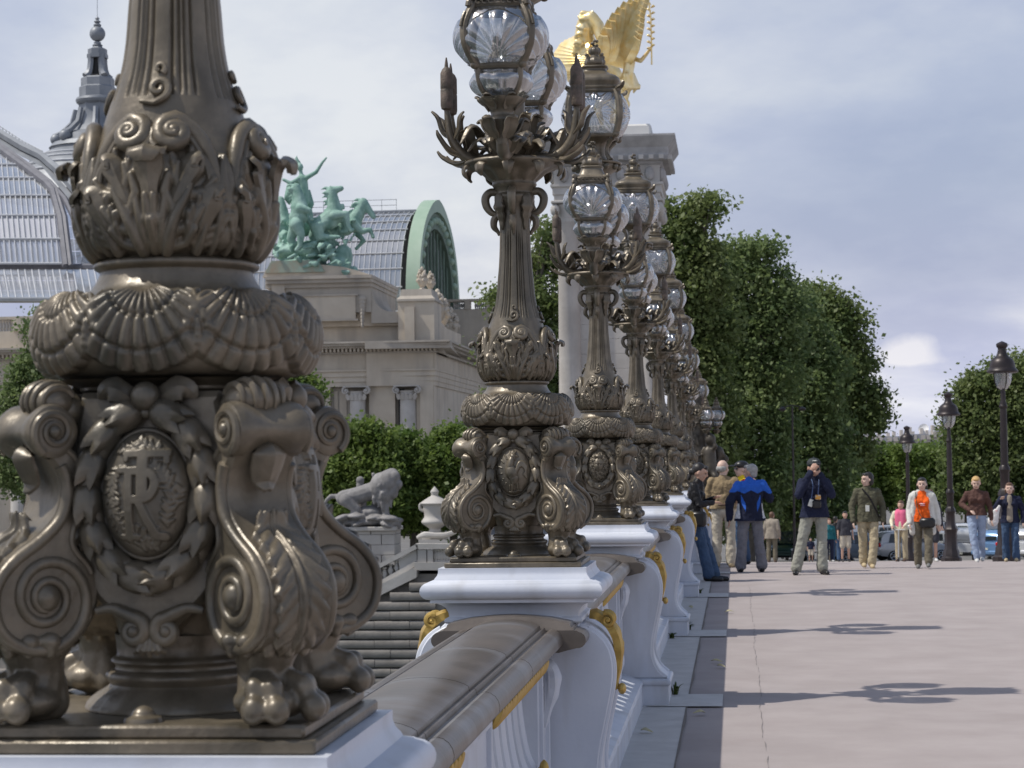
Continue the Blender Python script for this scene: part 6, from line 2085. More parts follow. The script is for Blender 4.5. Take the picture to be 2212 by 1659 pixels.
slab([(690, 1328), (896, 1226), (903, 1232), (903, 1246), (690, 1352)], -0.45, 0.5, 'sloping_coping')
slab([(897, 1214), (1240, 1217), (1240, 1232), (897, 1231)], -0.3, 0.45, 'base_course')
bq = mesh('stair_baluster', lathe([(0.12, 0), (0.12, 0.06), (0.06, 0.12), (0.13, 0.3), (0.08, 0.46), (0.06, 0.5), (0.11, 0.54), (0.11, 0.6)], 10), PALE, 40)
for x in list(np.arange(941, 995, 6.2)) + list(np.arange(1017, 1090, 6.2)):
    o = bpy.data.objects.new('baluster', bq); link(o, par)
    a = wp(x, 1216)
    o.location = pi_ @ Vector((a[0], 92.1, a[1]))
for k, x in enumerate(np.arange(700, 862, 13)):
    o = bpy.data.objects.new('baluster', bq); link(o, par)
    a = wp(x, 1325 - (x - 700) * 0.535)
    o.location = pi_ @ Vector((a[0], 92.1, a[1]))
# rusticated wall, stone by stone
qw = thing('quay_wall', 'dark rusticated stone quay wall below the stair', 'wall', (xl(800), 91.5, -11))
stone_cache = {}
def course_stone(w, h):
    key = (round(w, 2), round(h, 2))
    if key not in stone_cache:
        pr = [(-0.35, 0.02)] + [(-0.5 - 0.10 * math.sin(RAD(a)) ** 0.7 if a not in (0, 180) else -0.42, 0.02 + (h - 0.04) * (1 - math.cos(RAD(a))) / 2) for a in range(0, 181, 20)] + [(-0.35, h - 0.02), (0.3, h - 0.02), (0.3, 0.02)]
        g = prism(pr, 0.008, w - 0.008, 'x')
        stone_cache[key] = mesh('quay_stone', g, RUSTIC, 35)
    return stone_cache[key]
y_row, hrow = -10.6, 0.412
xw0, xw1 = float(W3.p(-80, 1300)[0]), float(W3.p(944, 1300)[0])
row = 0
R8 = random.Random(21)
while y_row < float(W3.p(900, 1236)[2]):
    x = xw0 + (row % 2) * 0.7
    while x < xw1 - 0.1:
        w = min(1.55, xw1 - x)
        # keep the stones under the sloping stair
        d = np.array((x + w / 2, 92, y_row + hrow)) - np.array(EYE)
        px = 1590 + FPX * (x + w / 2) / 92
        top_px = np.interp(px, [560, 700, 900, 960], [1425, 1345, 1242, 1242])
        zt_ = 1.62 - (top_px - 988) / FPX * 92 - 0.05
        if y_row + hrow < zt_ + 0.1:
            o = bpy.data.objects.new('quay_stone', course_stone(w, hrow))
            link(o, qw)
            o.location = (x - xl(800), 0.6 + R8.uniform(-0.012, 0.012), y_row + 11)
        x += 1.55
    y_row += hrow
    row += 1
bw = [wp(560, 1420), wp(900, 1240), wp(944, 1240)]
obj('wall_core', tr(prism([(xw0, -11), (xw1, -11), (xw1, bw[2][1]), (bw[1][0], bw[1][1]), (bw[0][0], bw[0][1]), (xw0, bw[0][1])], 92.05, 98), Matrix.Translation((-xl(800), -91.5, 11))), RUSTIC, qw)
obj('return_wall', tr(box(xw1, xw1 + 40, 97, 99, -11, float(W3.p(944, 1236)[2])), Matrix.Translation((-xl(800), -91.5, 11))), RUSTIC, qw)
row = 0
y_row = -10.6
while y_row < float(W3.p(900, 1262)[2]):
    for k in range(3):
        o = bpy.data.objects.new('quay_stone', course_stone(1.55, hrow)); link(o, qw)
        o.rotation_euler.z = math.pi / 2
        o.location = (xw1 - xl(800) - 0.22, 0.25 + k * 1.55 + (row % 2) * 0.2, y_row + 11)
    y_row += hrow
    row += 1
# bank behind the wall
struct(obj('embankment', join([box(-200, float(W3.p(690, 1300)[0]), 93, 94, -11, -4.5), box(-200, -1.4, 97.5, 99, -11, deck(98) - 0.3)]), RUSTIC))

# ------------------------------------------------------------------ trees
def leaf_mat(name, c1, c2, sc_=0.5):
    m = bpy.data.materials.new(name)
    m.use_nodes = True
    nt = m.node_tree
    nt.nodes.clear()
    L = nt.links.new
    out = nt.nodes.new('ShaderNodeOutputMaterial')
    gm = nt.nodes.new('ShaderNodeNewGeometry')
    n = nt.nodes.new('ShaderNodeTexNoise'); n.inputs['Scale'].default_value = sc_; n.inputs['Detail'].default_value = 6
    L(gm.outputs['Position'], n.inputs['Vector'])
    n2 = nt.nodes.new('ShaderNodeTexNoise'); n2.inputs['Scale'].default_value = 9; n2.inputs['Detail'].default_value = 2
    L(gm.outputs['Position'], n2.inputs['Vector'])
    ad = nt.nodes.new('ShaderNodeMath'); ad.operation = 'MULTIPLY_ADD'; ad.inputs[1].default_value = 0.6
    L(n2.outputs[0], ad.inputs[0]); L(n.outputs[0], ad.inputs[2])
    r = nt.nodes.new('ShaderNodeValToRGB')
    r.color_ramp.elements[0].position = 0.55; r.color_ramp.elements[0].color = (*c1, 1)
    r.color_ramp.elements[1].position = 1.0; r.color_ramp.elements[1].color = (*c2, 1)
    L(ad.outputs[0], r.inputs[0])
    d = nt.nodes.new('ShaderNodeBsdfPrincipled'); d.inputs['Roughness'].default_value = 0.5; d.inputs['Specular IOR Level'].default_value = 0.35
    t = nt.nodes.new('ShaderNodeBsdfTranslucent')
    L(r.outputs[0], d.inputs['Base Color']); L(r.outputs[0], t.inputs['Color'])
    mx = nt.nodes.new('ShaderNodeMixShader'); mx.inputs[0].default_value = 0.46
    L(d.outputs[0], mx.inputs[1]); L(t.outputs[0], mx.inputs[2]); L(mx.outputs[0], out.inputs['Surface'])
    return m
LEAF_DARK = leaf_mat('plane_leaves', (0.080, 0.135, 0.044), (0.245, 0.310, 0.120))
LEAF_MID = leaf_mat('chestnut_leaves', (0.085, 0.155, 0.030), (0.210, 0.280, 0.070))
LEAF_PALE = leaf_mat('robinia_leaves', (0.090, 0.140, 0.036), (0.235, 0.280, 0.105))
BARK = mat('bark', (0.09, 0.075, 0.06), (0.15, 0.13, 0.105), rough=0.95, scale=3, bump=0.4, bscale=20)

def crown_geo(lobes, n_leaf, size, seed, droop=0.0, flat=0.6):
    """lobes: (cx, cy, cz, rx, ry, rz) ellipsoids in metres; leaf faces gathered in twig clumps near their skins."""
    R = np.random.RandomState(seed)
    vol = np.array([l[3] * l[4] * l[5] for l in lobes]) ** (2 / 3)
    vol /= vol.sum()
    clump_n = 26
    nc = n_leaf // clump_n
    V, F = [], []
    idx = R.choice(len(lobes), nc, p=vol)
    L = np.array(lobes)[idx]
    d = R.normal(size=(nc, 3)); d /= np.linalg.norm(d, axis=1, keepdims=True)
    rad = 1.04 - np.abs(R.normal(size=nc)) * 0.26
    rad = np.clip(rad + (R.rand(nc) < 0.06) * 0.16, 0.15, 1.25)
    C = L[:, :3] + d * L[:, 3:6] * rad[:, None]
    cs = size * R.uniform(1.8, 4.0, nc)
    off = R.normal(size=(nc, clump_n, 3)) * cs[:, None, None] * np.array((0.62, 0.62, flat * 0.62))
    off[:, :, 2] -= droop * cs[:, None] * R.rand(nc, clump_n)
    P = (C[:, None, :] + off).reshape(-1, 3)
    n = len(P)
    nr = R.normal(size=(n, 3)) + np.repeat(d, clump_n, 0) * 0.7 + np.array((0, 0, 0.7))
    nr /= np.linalg.norm(nr, axis=1, keepdims=True)
    a = np.cross(nr, R.normal(size=(n, 3))); a /= np.linalg.norm(a, axis=1, keepdims=True)
    b = np.cross(nr, a)
    s = size * (0.4 + 1.1 * R.rand(n) ** 1.5)[:, None]
    q = np.stack([P - a * s * 0.62, P + b * s * 0.42 - nr * s * 0.08, P + a * s * 0.62 - nr * s * 0.15, P - b * s * 0.42 - nr * s * 0.08], 1)
    base = np.arange(n)[:, None] * 4
    return q.reshape(-1, 3), np.concatenate([base, base + 1, base + 2, base + 3], 1)
def leaf_mesh(name, q, F, m):
    me = bpy.data.meshes.new(name)
    n = len(F)
    me.vertices.add(len(q)); me.loops.add(n * 4); me.polygons.add(n)
    me.vertices.foreach_set('co', q.astype(np.float32).ravel())
    me.loops.foreach_set('vertex_index', F.astype(np.int32).ravel())
    me.polygons.foreach_set('loop_start', np.arange(n, dtype=np.int32) * 4)
    me.update(calc_edges=True)
    me.materials.append(m)
    return me
def trunk_geo(h, r, lobes, seed):
    R = random.Random(seed)
    g = [tube(spline([(0, 0, -0.3), (0.05, 0.02, h * 0.25), (-0.05, 0.05, h * 0.5), (0.08, 0, h * 0.78)], 4), [r * 1.25, r, r * 0.8, r * 0.35], 9)]
    for l in lobes:
        b = (0.02, 0.02, min(h * 0.55, max(0.15 * h, l[2] - l[5] * 1.2)))
        m = ((b[0] + l[0]) / 2 + R.uniform(-.3, .3), (b[1] + l[1]) / 2 + R.uniform(-.3, .3), (b[2] + l[2]) / 2 - 0.2)
        g.append(tube(spline([b, m, (l[0], l[1], l[2])], 4), [r * 0.55, r * 0.35, r * 0.1], 6))
        for _ in range(3):
            e = (l[0] + R.uniform(-.8, .8) * l[3], l[1] + R.uniform(-.8, .8) * l[4], l[2] + R.uniform(-.5, .8) * l[5])
            g.append(tube(np.array([m, ((m[0] + e[0]) / 2, (m[1] + e[1]) / 2, (m[2] + e[2]) / 2 + .15), e]), [r * 0.22, r * 0.12, r * 0.04], 5))
    return join(g)
def make_tree(name, label, px, Y, top_y, rad_px, m, seed, n_leaf=26000, size=0.20, low=0.22, lobes=None, group=None, shape=1.0, droop=0.0):
    size *= 1.08
    n_leaf = int(n_leaf * 1.15)
    p = at(px, top_y, Y)
    z0 = deck(Y) - 0.05
    h = p.z - z0
    r = rad_px / FPX * Y
    R = random.Random(seed)
    if lobes is None:
        lobes = []
        n = 15
        for k in range(n):
            t = (k + 0.5) / n
            zz = h * (low + (1 - low) * t)
            prof = math.sin(min(1, 0.12 + t * 0.98) * math.pi) ** 0.6 if shape == 1.0 else (1 - t * 0.75)
            a = k * 2.4 + R.random()
            q = r * prof * R.uniform(0.25, 0.72)
            s = r * R.uniform(0.34, 0.52) * (0.75 + 0.25 * prof)
            lobes.append((q * math.cos(a), q * math.sin(a), min(zz, h - s * 0.7), s * 1.1, s * 1.1, s * 0.82))
    t = thing(name, label, 'tree', (p.x, Y, z0), 0, group)
    q, F = crown_geo(lobes, n_leaf, size, seed, droop)
    o = bpy.data.objects.new('crown', leaf_mesh('crown', q, F, m))
    link(o, t)
    obj('trunk', trunk_geo(h, 0.018 * h + 0.08, lobes, seed), BARK, t)
    return t
def px_lobes(px, Y, pts):
    """Lobes from (x, y, radius px, depth) read off the photograph."""
    p = at(px, 900, Y)
    z0 = deck(Y) - 0.05
    out = []
    for x, y, r, d in pts:
        q = at(x, y, Y + d)
        s = r / FPX * Y
        out.append((q.x - p.x, d, q.z - z0, s, s * 1.1, s * 0.85))
    return out
GT = 'tall trees beyond the bridge'
make_tree('plane_tree', 'leafy tree between the rooster lamp and the pylon, its top above the palace wing', 1128, 112, 452, 95, LEAF_PALE, 31, 26000, 0.20, group=GT,
          lobes=px_lobes(1128, 112, [(1190, 500, 32, 0), (1175, 560, 42, 0.5), (1160, 640, 52, 0), (1110, 660, 48, 0.5), (1068, 640, 26, -0.5), (1140, 740, 62, 0), (1080, 760, 44, 0), (1150, 840, 62, 0.6), (1090, 880, 56, -.4), (1160, 940, 60, 0), (1100, 980, 55, 0), (1200, 700, 40, 1.0), (1195, 820, 44, 1.0), (1200, 930, 44, 1)]))
make_tree('plane_tree', 'tall tree with a ragged top directly right of the pylon', 1470, 104, 415, 100, LEAF_PALE, 32, 34000, 0.19, group=GT,
          lobes=px_lobes(1470, 104, [(1520, 442, 32, 0), (1490, 480, 34, 0), (1435, 452, 28, 0.3), (1450, 505, 40, 0), (1500, 540, 44, 0), (1440, 580, 46, 0), (1500, 620, 52, 0), (1430, 660, 46, 0), (1480, 700, 58, 0.2), (1530, 600, 40, 0), (1500, 780, 62, 0), (1540, 700, 46, 0.4), (1520, 860, 60, 0), (1540, 940, 56, 0), (1500, 1010, 60, 0), (1540, 1070, 60, 0)]))
make_tree('plane_tree', 'broad dark tree second to the right of the pylon', 1600, 110, 505, 120, LEAF_DARK, 33, 44000, 0.19, group=GT,
          lobes=px_lobes(1600, 110, [(1590, 545, 38, 0), (1635, 545, 36, 0.3), (1560, 575, 44, 0), (1665, 610, 44, 0), (1610, 620, 62, 0), (1560, 680, 60, 0), (1660, 690, 60, 0), (1610, 740, 70, 0), (1560, 810, 60, 0), (1660, 810, 66, 0), (1600, 880, 66, -0.6), (1560, 960, 58, -0.4), (1650, 930, 64, 0), (1590, 1030, 66, 0), (1660, 1030, 62, 0), (1600, 1100, 64, 0.4), (1690, 740, 46, 0.5), (1540, 560, 40, 0.4), (1530, 640, 46, 0.4), (1690, 660, 44, 0.2), (1545, 740, 50, 0.5)]))
make_tree('plane_tree', 'dark tree in the middle of the tree mass, behind the man with the camera', 1715, 116, 640, 110, LEAF_DARK, 34, 38000, 0.19, group=GT,
          lobes=px_lobes(1715, 116, [(1700, 680, 46, 0), (1725, 655, 34, 0), (1740, 730, 52, 0), (1770, 790, 50, 0), (1690, 800, 56, 0), (1750, 850, 60, -0.3), (1700, 900, 62, 0), (1770, 930, 60, 0), (1720, 990, 64, 0), (1780, 1020, 58, 0), (1710, 1070, 62, 0), (1780, 1090, 56, 0)]))
make_tree('robinia_tree', 'feathery lighter tree at the right end of the tree mass', 1790, 122, 610, 120, LEAF_PALE, 35, 30000, 0.20, group=GT, droop=0.3,
          lobes=px_lobes(1790, 122, [(1715, 645, 34, 0), (1760, 640, 36, 0), (1785, 655, 36, 0), (1735, 670, 44, 0), (1775, 710, 48, 0), (1820, 780, 46, 0), (1870, 890, 34, 0), (1800, 670, 40, 0), (1745, 700, 44, 0.3), (1840, 690, 24, 0), (1830, 735, 36, 0), (1790, 760, 46, 0), (1855, 780, 28, 0), (1840, 830, 44, 0), (1790, 850, 50, 0), (1880, 850, 26, 0), (1850, 900, 40, 0), (1800, 940, 50, 0), (1840, 970, 36, 0), (1880, 905, 22, 0)]))
make_tree('plane_tree', 'low dark tree at the foot of the tree mass behind the strolling people', 1640, 128, 900, 150, LEAF_DARK, 36, 26000, 0.22, group=GT,
          lobes=px_lobes(1640, 128, [(1500, 1060, 50, 0), (1560, 1070, 60, 0), (1620, 1090, 60, 0), (1680, 1080, 60, 0), (1740, 1085, 56, 0), (1800, 1080, 50, 0), (1560, 1120, 46, 0), (1640, 1130, 46, 0), (1720, 1130, 46, 0)]))
make_tree('chestnut_tree', 'spreading tree at the right edge behind the street lamps', 2160, 138, 770, 130, LEAF_PALE, 37, 38000, 0.21, group=GT, droop=0.2,
          lobes=px_lobes(2160, 138, [(2200, 790, 38, 0), (2160, 810, 40, 0), (2120, 830, 42, 0), (2085, 850, 34, 0), (2060, 900, 28, 0), (2110, 890, 46, 0), (2170, 870, 54, 0), (2050, 925, 22, 0), (2090, 945, 44, 0), (2160, 940, 58, 0), (2210, 900, 54, 0), (2070, 1000, 36, 0), (2130, 1010, 56, 0), (2200, 990, 56, 0), (2110, 1060, 50, 0), (2180, 1070, 56, 0), (2060, 1060, 34, 0), (2230, 1060, 56, 0), (2240, 840, 60, 0)]))
GC = 'clipped trees lining the far avenue'
for k, (x, Y, w) in enumerate(((1845, 205, 34), (1905, 208, 36), (1965, 206, 36), (2025, 209, 36), (2085, 206, 36))):
    lb = px_lobes(x, Y, [(x + dx, y, 20, d) for dx in (-20, 0, 20) for y in (980, 1010, 1045, 1080) for d in (-1.2, 1.2)])
    make_tree('clipped_tree', ['clipped green tree at the left end of the far avenue row', 'clipped green tree second from the left in the far avenue row', 'clipped green tree behind the far small street lamp', 'clipped green tree left of the spreading tree in the far row', 'clipped green tree in the far row, mostly behind the spreading tree'][k], x, Y, 958, w, LEAF_MID, 50 + k, 9000, 0.26, group=GC, lobes=lb)
GL = 'low trees in front of the palace'
make_tree('chestnut_tree', 'bright green low tree behind the lion statue', 770, 116, 915, 90, LEAF_MID, 41, 26000, 0.19, group=GL,
          lobes=px_lobes(770, 116, [(760, 935, 26, 0), (720, 972, 26, 0), (795, 928, 22, 0), (825, 950, 28, 0), (735, 1000, 34, 0), (690, 1000, 22, 0), (755, 1000, 46, 0), (820, 1010, 46, 0), (700, 1040, 34, 0), (770, 1060, 50, 0), (830, 1080, 46, 0), (720, 1090, 46, 0), (790, 1120, 46, 0)]))
make_tree('chestnut_tree', 'low green tree between the lion and the stone vase', 890, 118, 915, 90, LEAF_MID, 42, 22000, 0.19, group=GL,
          lobes=px_lobes(890, 118, [(862, 955, 26, 0), (900, 975, 28, 0), (880, 945, 16, 0), (935, 985, 22, 0), (880, 1000, 46, 0), (930, 1010, 40, 0), (870, 1060, 48, 0), (930, 1070, 46, 0), (890, 1110, 44, 0)]))
make_tree('chestnut_tree', 'low green tree just left of the rooster lamp', 975, 120, 915, 80, LEAF_MID, 43, 20000, 0.19, group=GL,
          lobes=px_lobes(975, 120, [(955, 960, 28, 0), (990, 938, 24, 0), (1010, 955, 26, 0), (970, 935, 18, 0), (980, 1000, 46, 0), (1020, 1000, 44, 0), (970, 1060, 48, 0), (1020, 1070, 46, 0), (990, 1110, 44, 0)]))
make_tree('chestnut_tree', 'dark tree at the left edge beside the near lamp', 60, 118, 665, 90, LEAF_DARK, 44, 26000, 0.20, group=GL,
          lobes=px_lobes(60, 118, [(92, 672, 16, 0), (75, 715, 24, 0), (52, 790, 34, 0), (100, 690, 20, 0), (110, 740, 40, 0), (85, 800, 44, 0), (30, 860, 44, 0), (90, 870, 54, 0), (0, 920, 40, 0), (50, 940, 60, 0), (120, 950, 60, 0), (20, 1020, 50, 0), (80, 1030, 60, 0), (140, 1040, 50, 0), (200, 760, 50, 0), (220, 900, 60, 0)]))
make_tree('chestnut_tree', 'tree peeping out right of the near lamp shell ring', 640, 124, 800, 60, LEAF_MID, 45, 16000, 0.20, group=GL,
          lobes=px_lobes(640, 124, [(640, 825, 34, 0), (668, 850, 26, 0), (630, 890, 48, 0), (660, 920, 40, 0), (620, 960, 50, 0), (660, 990, 44, 0), (640, 1060, 50, 0)]))

# ------------------------------------------------------------------ people
def cloth(name, c, v=0.14, rough=0.85):
    return mat('cloth_' + name, tuple(x * (1 - v) for x in c), tuple(min(1, x * (1 + v)) for x in c), rough=rough, scale=7, bump=0.35, bscale=14, spec=0.25)
SKIN = mat('skin', (0.50, 0.30, 0.21), (0.56, 0.35, 0.26), rough=0.5, scale=8)
SKIN_P = mat('skin_pale', (0.60, 0.41, 0.31), (0.66, 0.46, 0.37), rough=0.5, scale=8)
HAIR_B = mat('black_hair', (0.012, 0.010, 0.009), (0.03, 0.024, 0.02), rough=0.4, scale=30, bump=0.5, bscale=120)
HAIR_G = mat('grey_hair', (0.28, 0.275, 0.26), (0.42, 0.41, 0.39), rough=0.6, scale=30, bump=0.5, bscale=100)
HAIR_Y = mat('blond_hair', (0.50, 0.30, 0.10), (0.62, 0.42, 0.18), rough=0.5, scale=30, bump=0.5, bscale=100)
HAIR_N = mat('brown_hair', (0.09, 0.045, 0.025), (0.15, 0.08, 0.045), rough=0.5, scale=30, bump=0.5, bscale=100)
BLACK = mat('black_plastic', (0.012, 0.012, 0.013), rough=0.35)
DKEYE = mat('eye_dark', (0.02, 0.016, 0.014), rough=0.3)
LIPS = mat('lips', (0.38, 0.14, 0.12), rough=0.5)
PAPER = mat('white_card', (0.78, 0.78, 0.70), rough=0.5)

def ground_hit(px, py):
    """Depth at which the sight line of a pixel meets the deck."""
    best, by = 1e9, 30
    for Y in np.arange(8, 40, 0.05):
        q = at(px, py, Y)
        e = abs(q.z - deck(Y))
        if e < best:
            best, by = e, Y
    return by

BASE_J = dict(hL=(0.095, 0, 0.92), hR=(-0.095, 0, 0.92), kL=(0.105, -0.02, 0.50), kR=(-0.105, -0.02, 0.50), aL=(0.11, 0.02, 0.085), aR=(-0.11, 0.02, 0.085),
              sL=(0.180, 0, 1.375), sR=(-0.180, 0, 1.375), eL=(0.240, 0.03, 1.11), eR=(-0.240, 0.03, 1.11), wL=(0.255, -0.05, 0.88), wR=(-0.255, -0.05, 0.88),
              pel=(0, 0, 0.96), wai=(0, 0, 1.10), che=(0, 0, 1.30), nec=(0, 0.005, 1.46), hea=(0, -0.015, 1.60), fL=0.0, fR=0.0, hy=0.0, hp=0.0)
def hand_prims(w, e, k=1.0, curl=0.35):
    """Palm, four fingers and a thumb continuing the forearm e -> w."""
    w, e = np.array(w, float), np.array(e, float)
    d = w - e; d /= np.linalg.norm(d)
    side = np.cross(d, (0, 0, 1.0))
    if np.linalg.norm(side) < 0.2:
        side = np.cross(d, (1.0, 0, 0))
    side /= np.linalg.norm(side)
    up = np.cross(side, d)
    if abs(d[2]) > 0.8:
        side, up = up, side
    palm = w + d * 0.05
    g = [cap(w, w + d * 0.075, 0.026 * k, 0.033 * k, (up, 0.55))]
    for i, (o, L) in enumerate(((-0.030, 0.062), (-0.010, 0.075), (0.011, 0.070), (0.030, 0.055))):
        b = w + d * 0.085 + side * o
        m = b + d * L * 0.55 - up * curl * L * 0.25
        t = m + d * L * 0.45 - up * curl * L * 0.7
        g += [cap(b, m, 0.0105 * k, 0.010 * k), cap(m, t, 0.010 * k, 0.0085 * k)]
    b = w + d * 0.025 - side * 0.028
    m = b + d * 0.03 - side * 0.022
    g += [cap(b, m, 0.013 * k, 0.0115 * k), cap(m, m + d * 0.03 - side * 0.004 - up * 0.01, 0.0115 * k, 0.0095 * k)]
    return g
def flat_below(me, fn):
    co = np.empty(len(me.vertices) * 3, dtype=np.float32); me.vertices.foreach_get('co', co); co = co.reshape(-1, 3)
    co[:, 2] = np.maximum(co[:, 2], fn(co)); me.vertices.foreach_set('co', co.ravel())
    me.update()
def person(label, px, foot_y, top_y, outfit, Y=None, yaw=0.0, J=None, group='people strolling on the bridge', H=None, detail=True):
    """outfit: dict(top, trousers, skin, hair, shoes, style flags). yaw 0 = facing the viewer; J overrides joints (metres, 1.72 m tall)."""
    j = dict(BASE_J)
    if J:
        j.update(J)
    if Y is None:
        Y = ground_hit(px, foot_y)
        base = Vector((at(px, foot_y, Y).x, Y, deck(Y)))
    else:
        base = Vector((at(px, foot_y, Y).x, Y, deck(Y)))
    if H is None:
        zt = at(px, top_y, Y).z
        H = zt - base.z
    s = H / (1.72 + outfit.get('hat', 0))
    t = thing('person', label, 'person', base, yaw, group)
    t.scale = (s, s, s)
    vx = 0.0095 if detail else 0.02
    A = {k: np.array(v, float) for k, v in j.items() if not np.isscalar(v)}
    hy = Matrix.Rotation(j['hy'], 4, 'Z') @ Matrix.Rotation(j['hp'], 4, 'X')
    def hd(x, y, z):
        v = hy @ Vector((x, y, z))
        return tuple(A['hea'] + np.array(v))
    fem = outfit.get('fem', False)
    sw = 0.93 if fem else 1.0
    # ---- body
    b = []
    hm = Matrix.Translation(Vector(A['hea'])) @ hy @ Matrix.Scale(1.08, 4)
    def HE(c, r):
        return tr(ell(c, r), hm)
    b += [HE((0, 0.012, 0.020), (0.078, 0.096, 0.098)), HE((0, -0.020, -0.045), (0.060, 0.068, 0.072)), HE((0, -0.045, -0.088), (0.034, 0.030, 0.026)),
          HE((0, -0.096, -0.016), (0.013, 0.020, 0.022)), HE((0, -0.086, 0.010), (0.011, 0.014, 0.026)), HE((0.080, 0.012, -0.008), (0.012, 0.020, 0.032)), HE((-0.080, 0.012, -0.008), (0.012, 0.020, 0.032)),
          HE((0.032, -0.070, -0.030), (0.026, 0.020, 0.022)), HE((-0.032, -0.070, -0.030), (0.026, 0.020, 0.022)), HE((0, -0.072, 0.038), (0.055, 0.022, 0.018))]
    b += [cap(A['nec'] - np.array((0, 0, 0.05)), A['hea'] + np.array((0, 0.015, -0.06)), 0.056, 0.050)]
    b += [cap(A['che'], A['wai'], 0.115, 0.105, ((0, 1, 0), 0.75)), cap(A['wai'], A['pel'], 0.105, 0.115, ((0, 1, 0), 0.8)), cap(A['nec'] - np.array((0, 0, 0.06)), A['che'], 0.08, 0.115), cap(A['sL'], A['sR'], 0.055, 0.055)]
    for q in 'LR':
        b += chain([A['s' + q], A['e' + q], A['w' + q]], [0.05, 0.040, 0.027])
        b += hand_prims(A['w' + q], A['e' + q], 1.0, outfit.get('curl', 0.35))
        b += chain([A['h' + q], A['k' + q], A['a' + q]], [0.080, 0.052, 0.038])
        f = j['f' + q]
        b += [cap(A['a' + q] + np.array((0, 0.02, -0.045)), A['a' + q] + np.array((math.sin(f) * 0.13, -0.13 * math.cos(f), -0.058)), 0.030, 0.024)]
    me = fuse(b, vx, outfit['skin'], 'body', 2)
    obj('body', me, None, t)
    # ---- shoes
    for q in 'LR':
        f = j['f' + q]
        dr = np.array((math.sin(f), -math.cos(f), 0))
        a = A['a' + q]
        g = [cap(a + np.array((0, 0.03, -0.035)), a + dr * 0.09 + np.array((0, 0, -0.045)), 0.046, 0.042), cap(a + dr * 0.09 + np.array((0, 0, -0.045)), a + dr * 0.185 + np.array((0, 0, -0.052)), 0.046, 0.036), cap(a, a + np.array((0, 0.02, -0.04)), 0.044, 0.046)]
        me = fuse(g, vx, outfit['shoes'], 'shoe', 2)
        co = np.empty(len(me.vertices) * 3, dtype=np.float32); me.vertices.foreach_get('co', co); co = co.reshape(-1, 3)
        lim = a[2] - 0.083
        co[:, 2] = np.maximum(co[:, 2], lim); me.vertices.foreach_set('co', co.ravel())
        obj('shoe', me, None, t)
    # ---- trousers
    leg = outfit.get('leg', 1.0)          # 1 = to the shoe, 0.45 = shorts
    fl = outfit.get('flare', 0.075)
    tg = [cap(A['hL'] + np.array((-0.015, 0, 0.05)), A['hR'] + np.array((0.015, 0, 0.05)), 0.102, 0.102, ((0, 1, 0), 0.95)), ell(tuple((A['hL'] + A['hR']) / 2 + np.array((0, 0.03, -0.01))), (0.15 * sw, 0.10, 0.11))]
    for q in 'LR':
        if leg >= 0.9:
            end = A['a' + q] + np.array((0, -0.005, 0.02))
            tg += chain([A['h' + q], A['k' + q], end], [0.105, 0.078, fl])
        else:
            k0, k1 = A['h' + q], A['k' + q]
            tg += [cap(k0, k0 + (k1 - k0) * 0.92, 0.108, 0.095)]
    me = fuse(tg, vx, outfit['trousers'], 'trousers', 2, noise=0.028 if detail else 0, nscale=0.07)
    flat_below(me, lambda c: np.full(len(c), 0.045))
    obj('trousers', me, None, t)
    # ---- top
    hem = outfit.get('hem', 0.90)
    bulk = outfit.get('bulk', 1.0)
    hz = A['pel'].copy(); hz[2] = hem
    if 'hemx' in outfit:
        hz = np.array(outfit['hemx'])
    up = [cap(A['sL'] + np.array((-0.03, 0, 0.0)), A['sR'] + np.array((0.03, 0, 0.0)), 0.066 * bulk, 0.066 * bulk), cap(A['che'] + np.array((0.06, 0, 0)), A['wai'] + np.array((0.05, 0, 0)), 0.125 * bulk, (0.098 if fem else 0.115) * bulk, ((0, 1, 0), 0.86)),
          cap(A['che'] - np.array((0.06, 0, 0)), A['wai'] - np.array((0.05, 0, 0)), 0.125 * bulk, (0.098 if fem else 0.115) * bulk, ((0, 1, 0), 0.86)),
          cap(A['wai'] + np.array((0.045, 0, 0)), hz + np.array((0.085, 0.01, -0.02)), 0.112 * bulk, 0.128 * bulk, ((0, 1, 0), 1.0)), cap(A['wai'] - np.array((0.045, 0, 0)), hz + np.array((-0.085, 0.01, -0.02)), 0.112 * bulk, 0.128 * bulk, ((0, 1, 0), 1.0)), cap(A['wai'], hz + np.array((0, 0, -0.03)), 0.13 * bulk, 0.135 * bulk, ((0, 1, 0), 0.95)),
          cap(A['nec'] - np.array((0, 0, 0.05)), A['che'], 0.092, 0.12)]
    up += [cap(A['nec'] - np.array((0, 0, 0.045)), A['s' + q_], 0.066, 0.058 * bulk) for q_ in 'LR']
    if fem:
        up += [ell(tuple(A['che'] + np.array((0.075, -0.085, -0.03))), (0.065, 0.06, 0.065)), ell(tuple(A['che'] + np.array((-0.075, -0.085, -0.03))), (0.065, 0.06, 0.065))]
    if outfit.get('collar', True):
        up += [cap(A['nec'] - np.array((0, 0, 0.05)), A['nec'] + np.array((0, -0.005, 0.0)), 0.078, 0.070)]
    sl = outfit.get('sleeve', 1.0)
    for q in 'LR':
        sA, eA, wA = A['s' + q], A['e' + q], A['w' + q]
        if sl <= 0.05:
            continue
        if sl >= 0.9:
            up += chain([sA, eA, wA], [0.068 * bulk, 0.056 * bulk, 0.043 * bulk])
        else:
            up += [cap(sA, sA + (eA - sA) * 0.85, 0.078 * bulk, 0.072 * bulk)]
    me = fuse(up, vx, outfit['top'], 'jacket', 2, noise=0.030 if detail else 0, nscale=0.07)
    hx = hz[0]
    flat_below(me, lambda c: np.where(np.abs(c[:, 0] - hx) < 0.212 * max(bulk, 1.0), hem, -1))
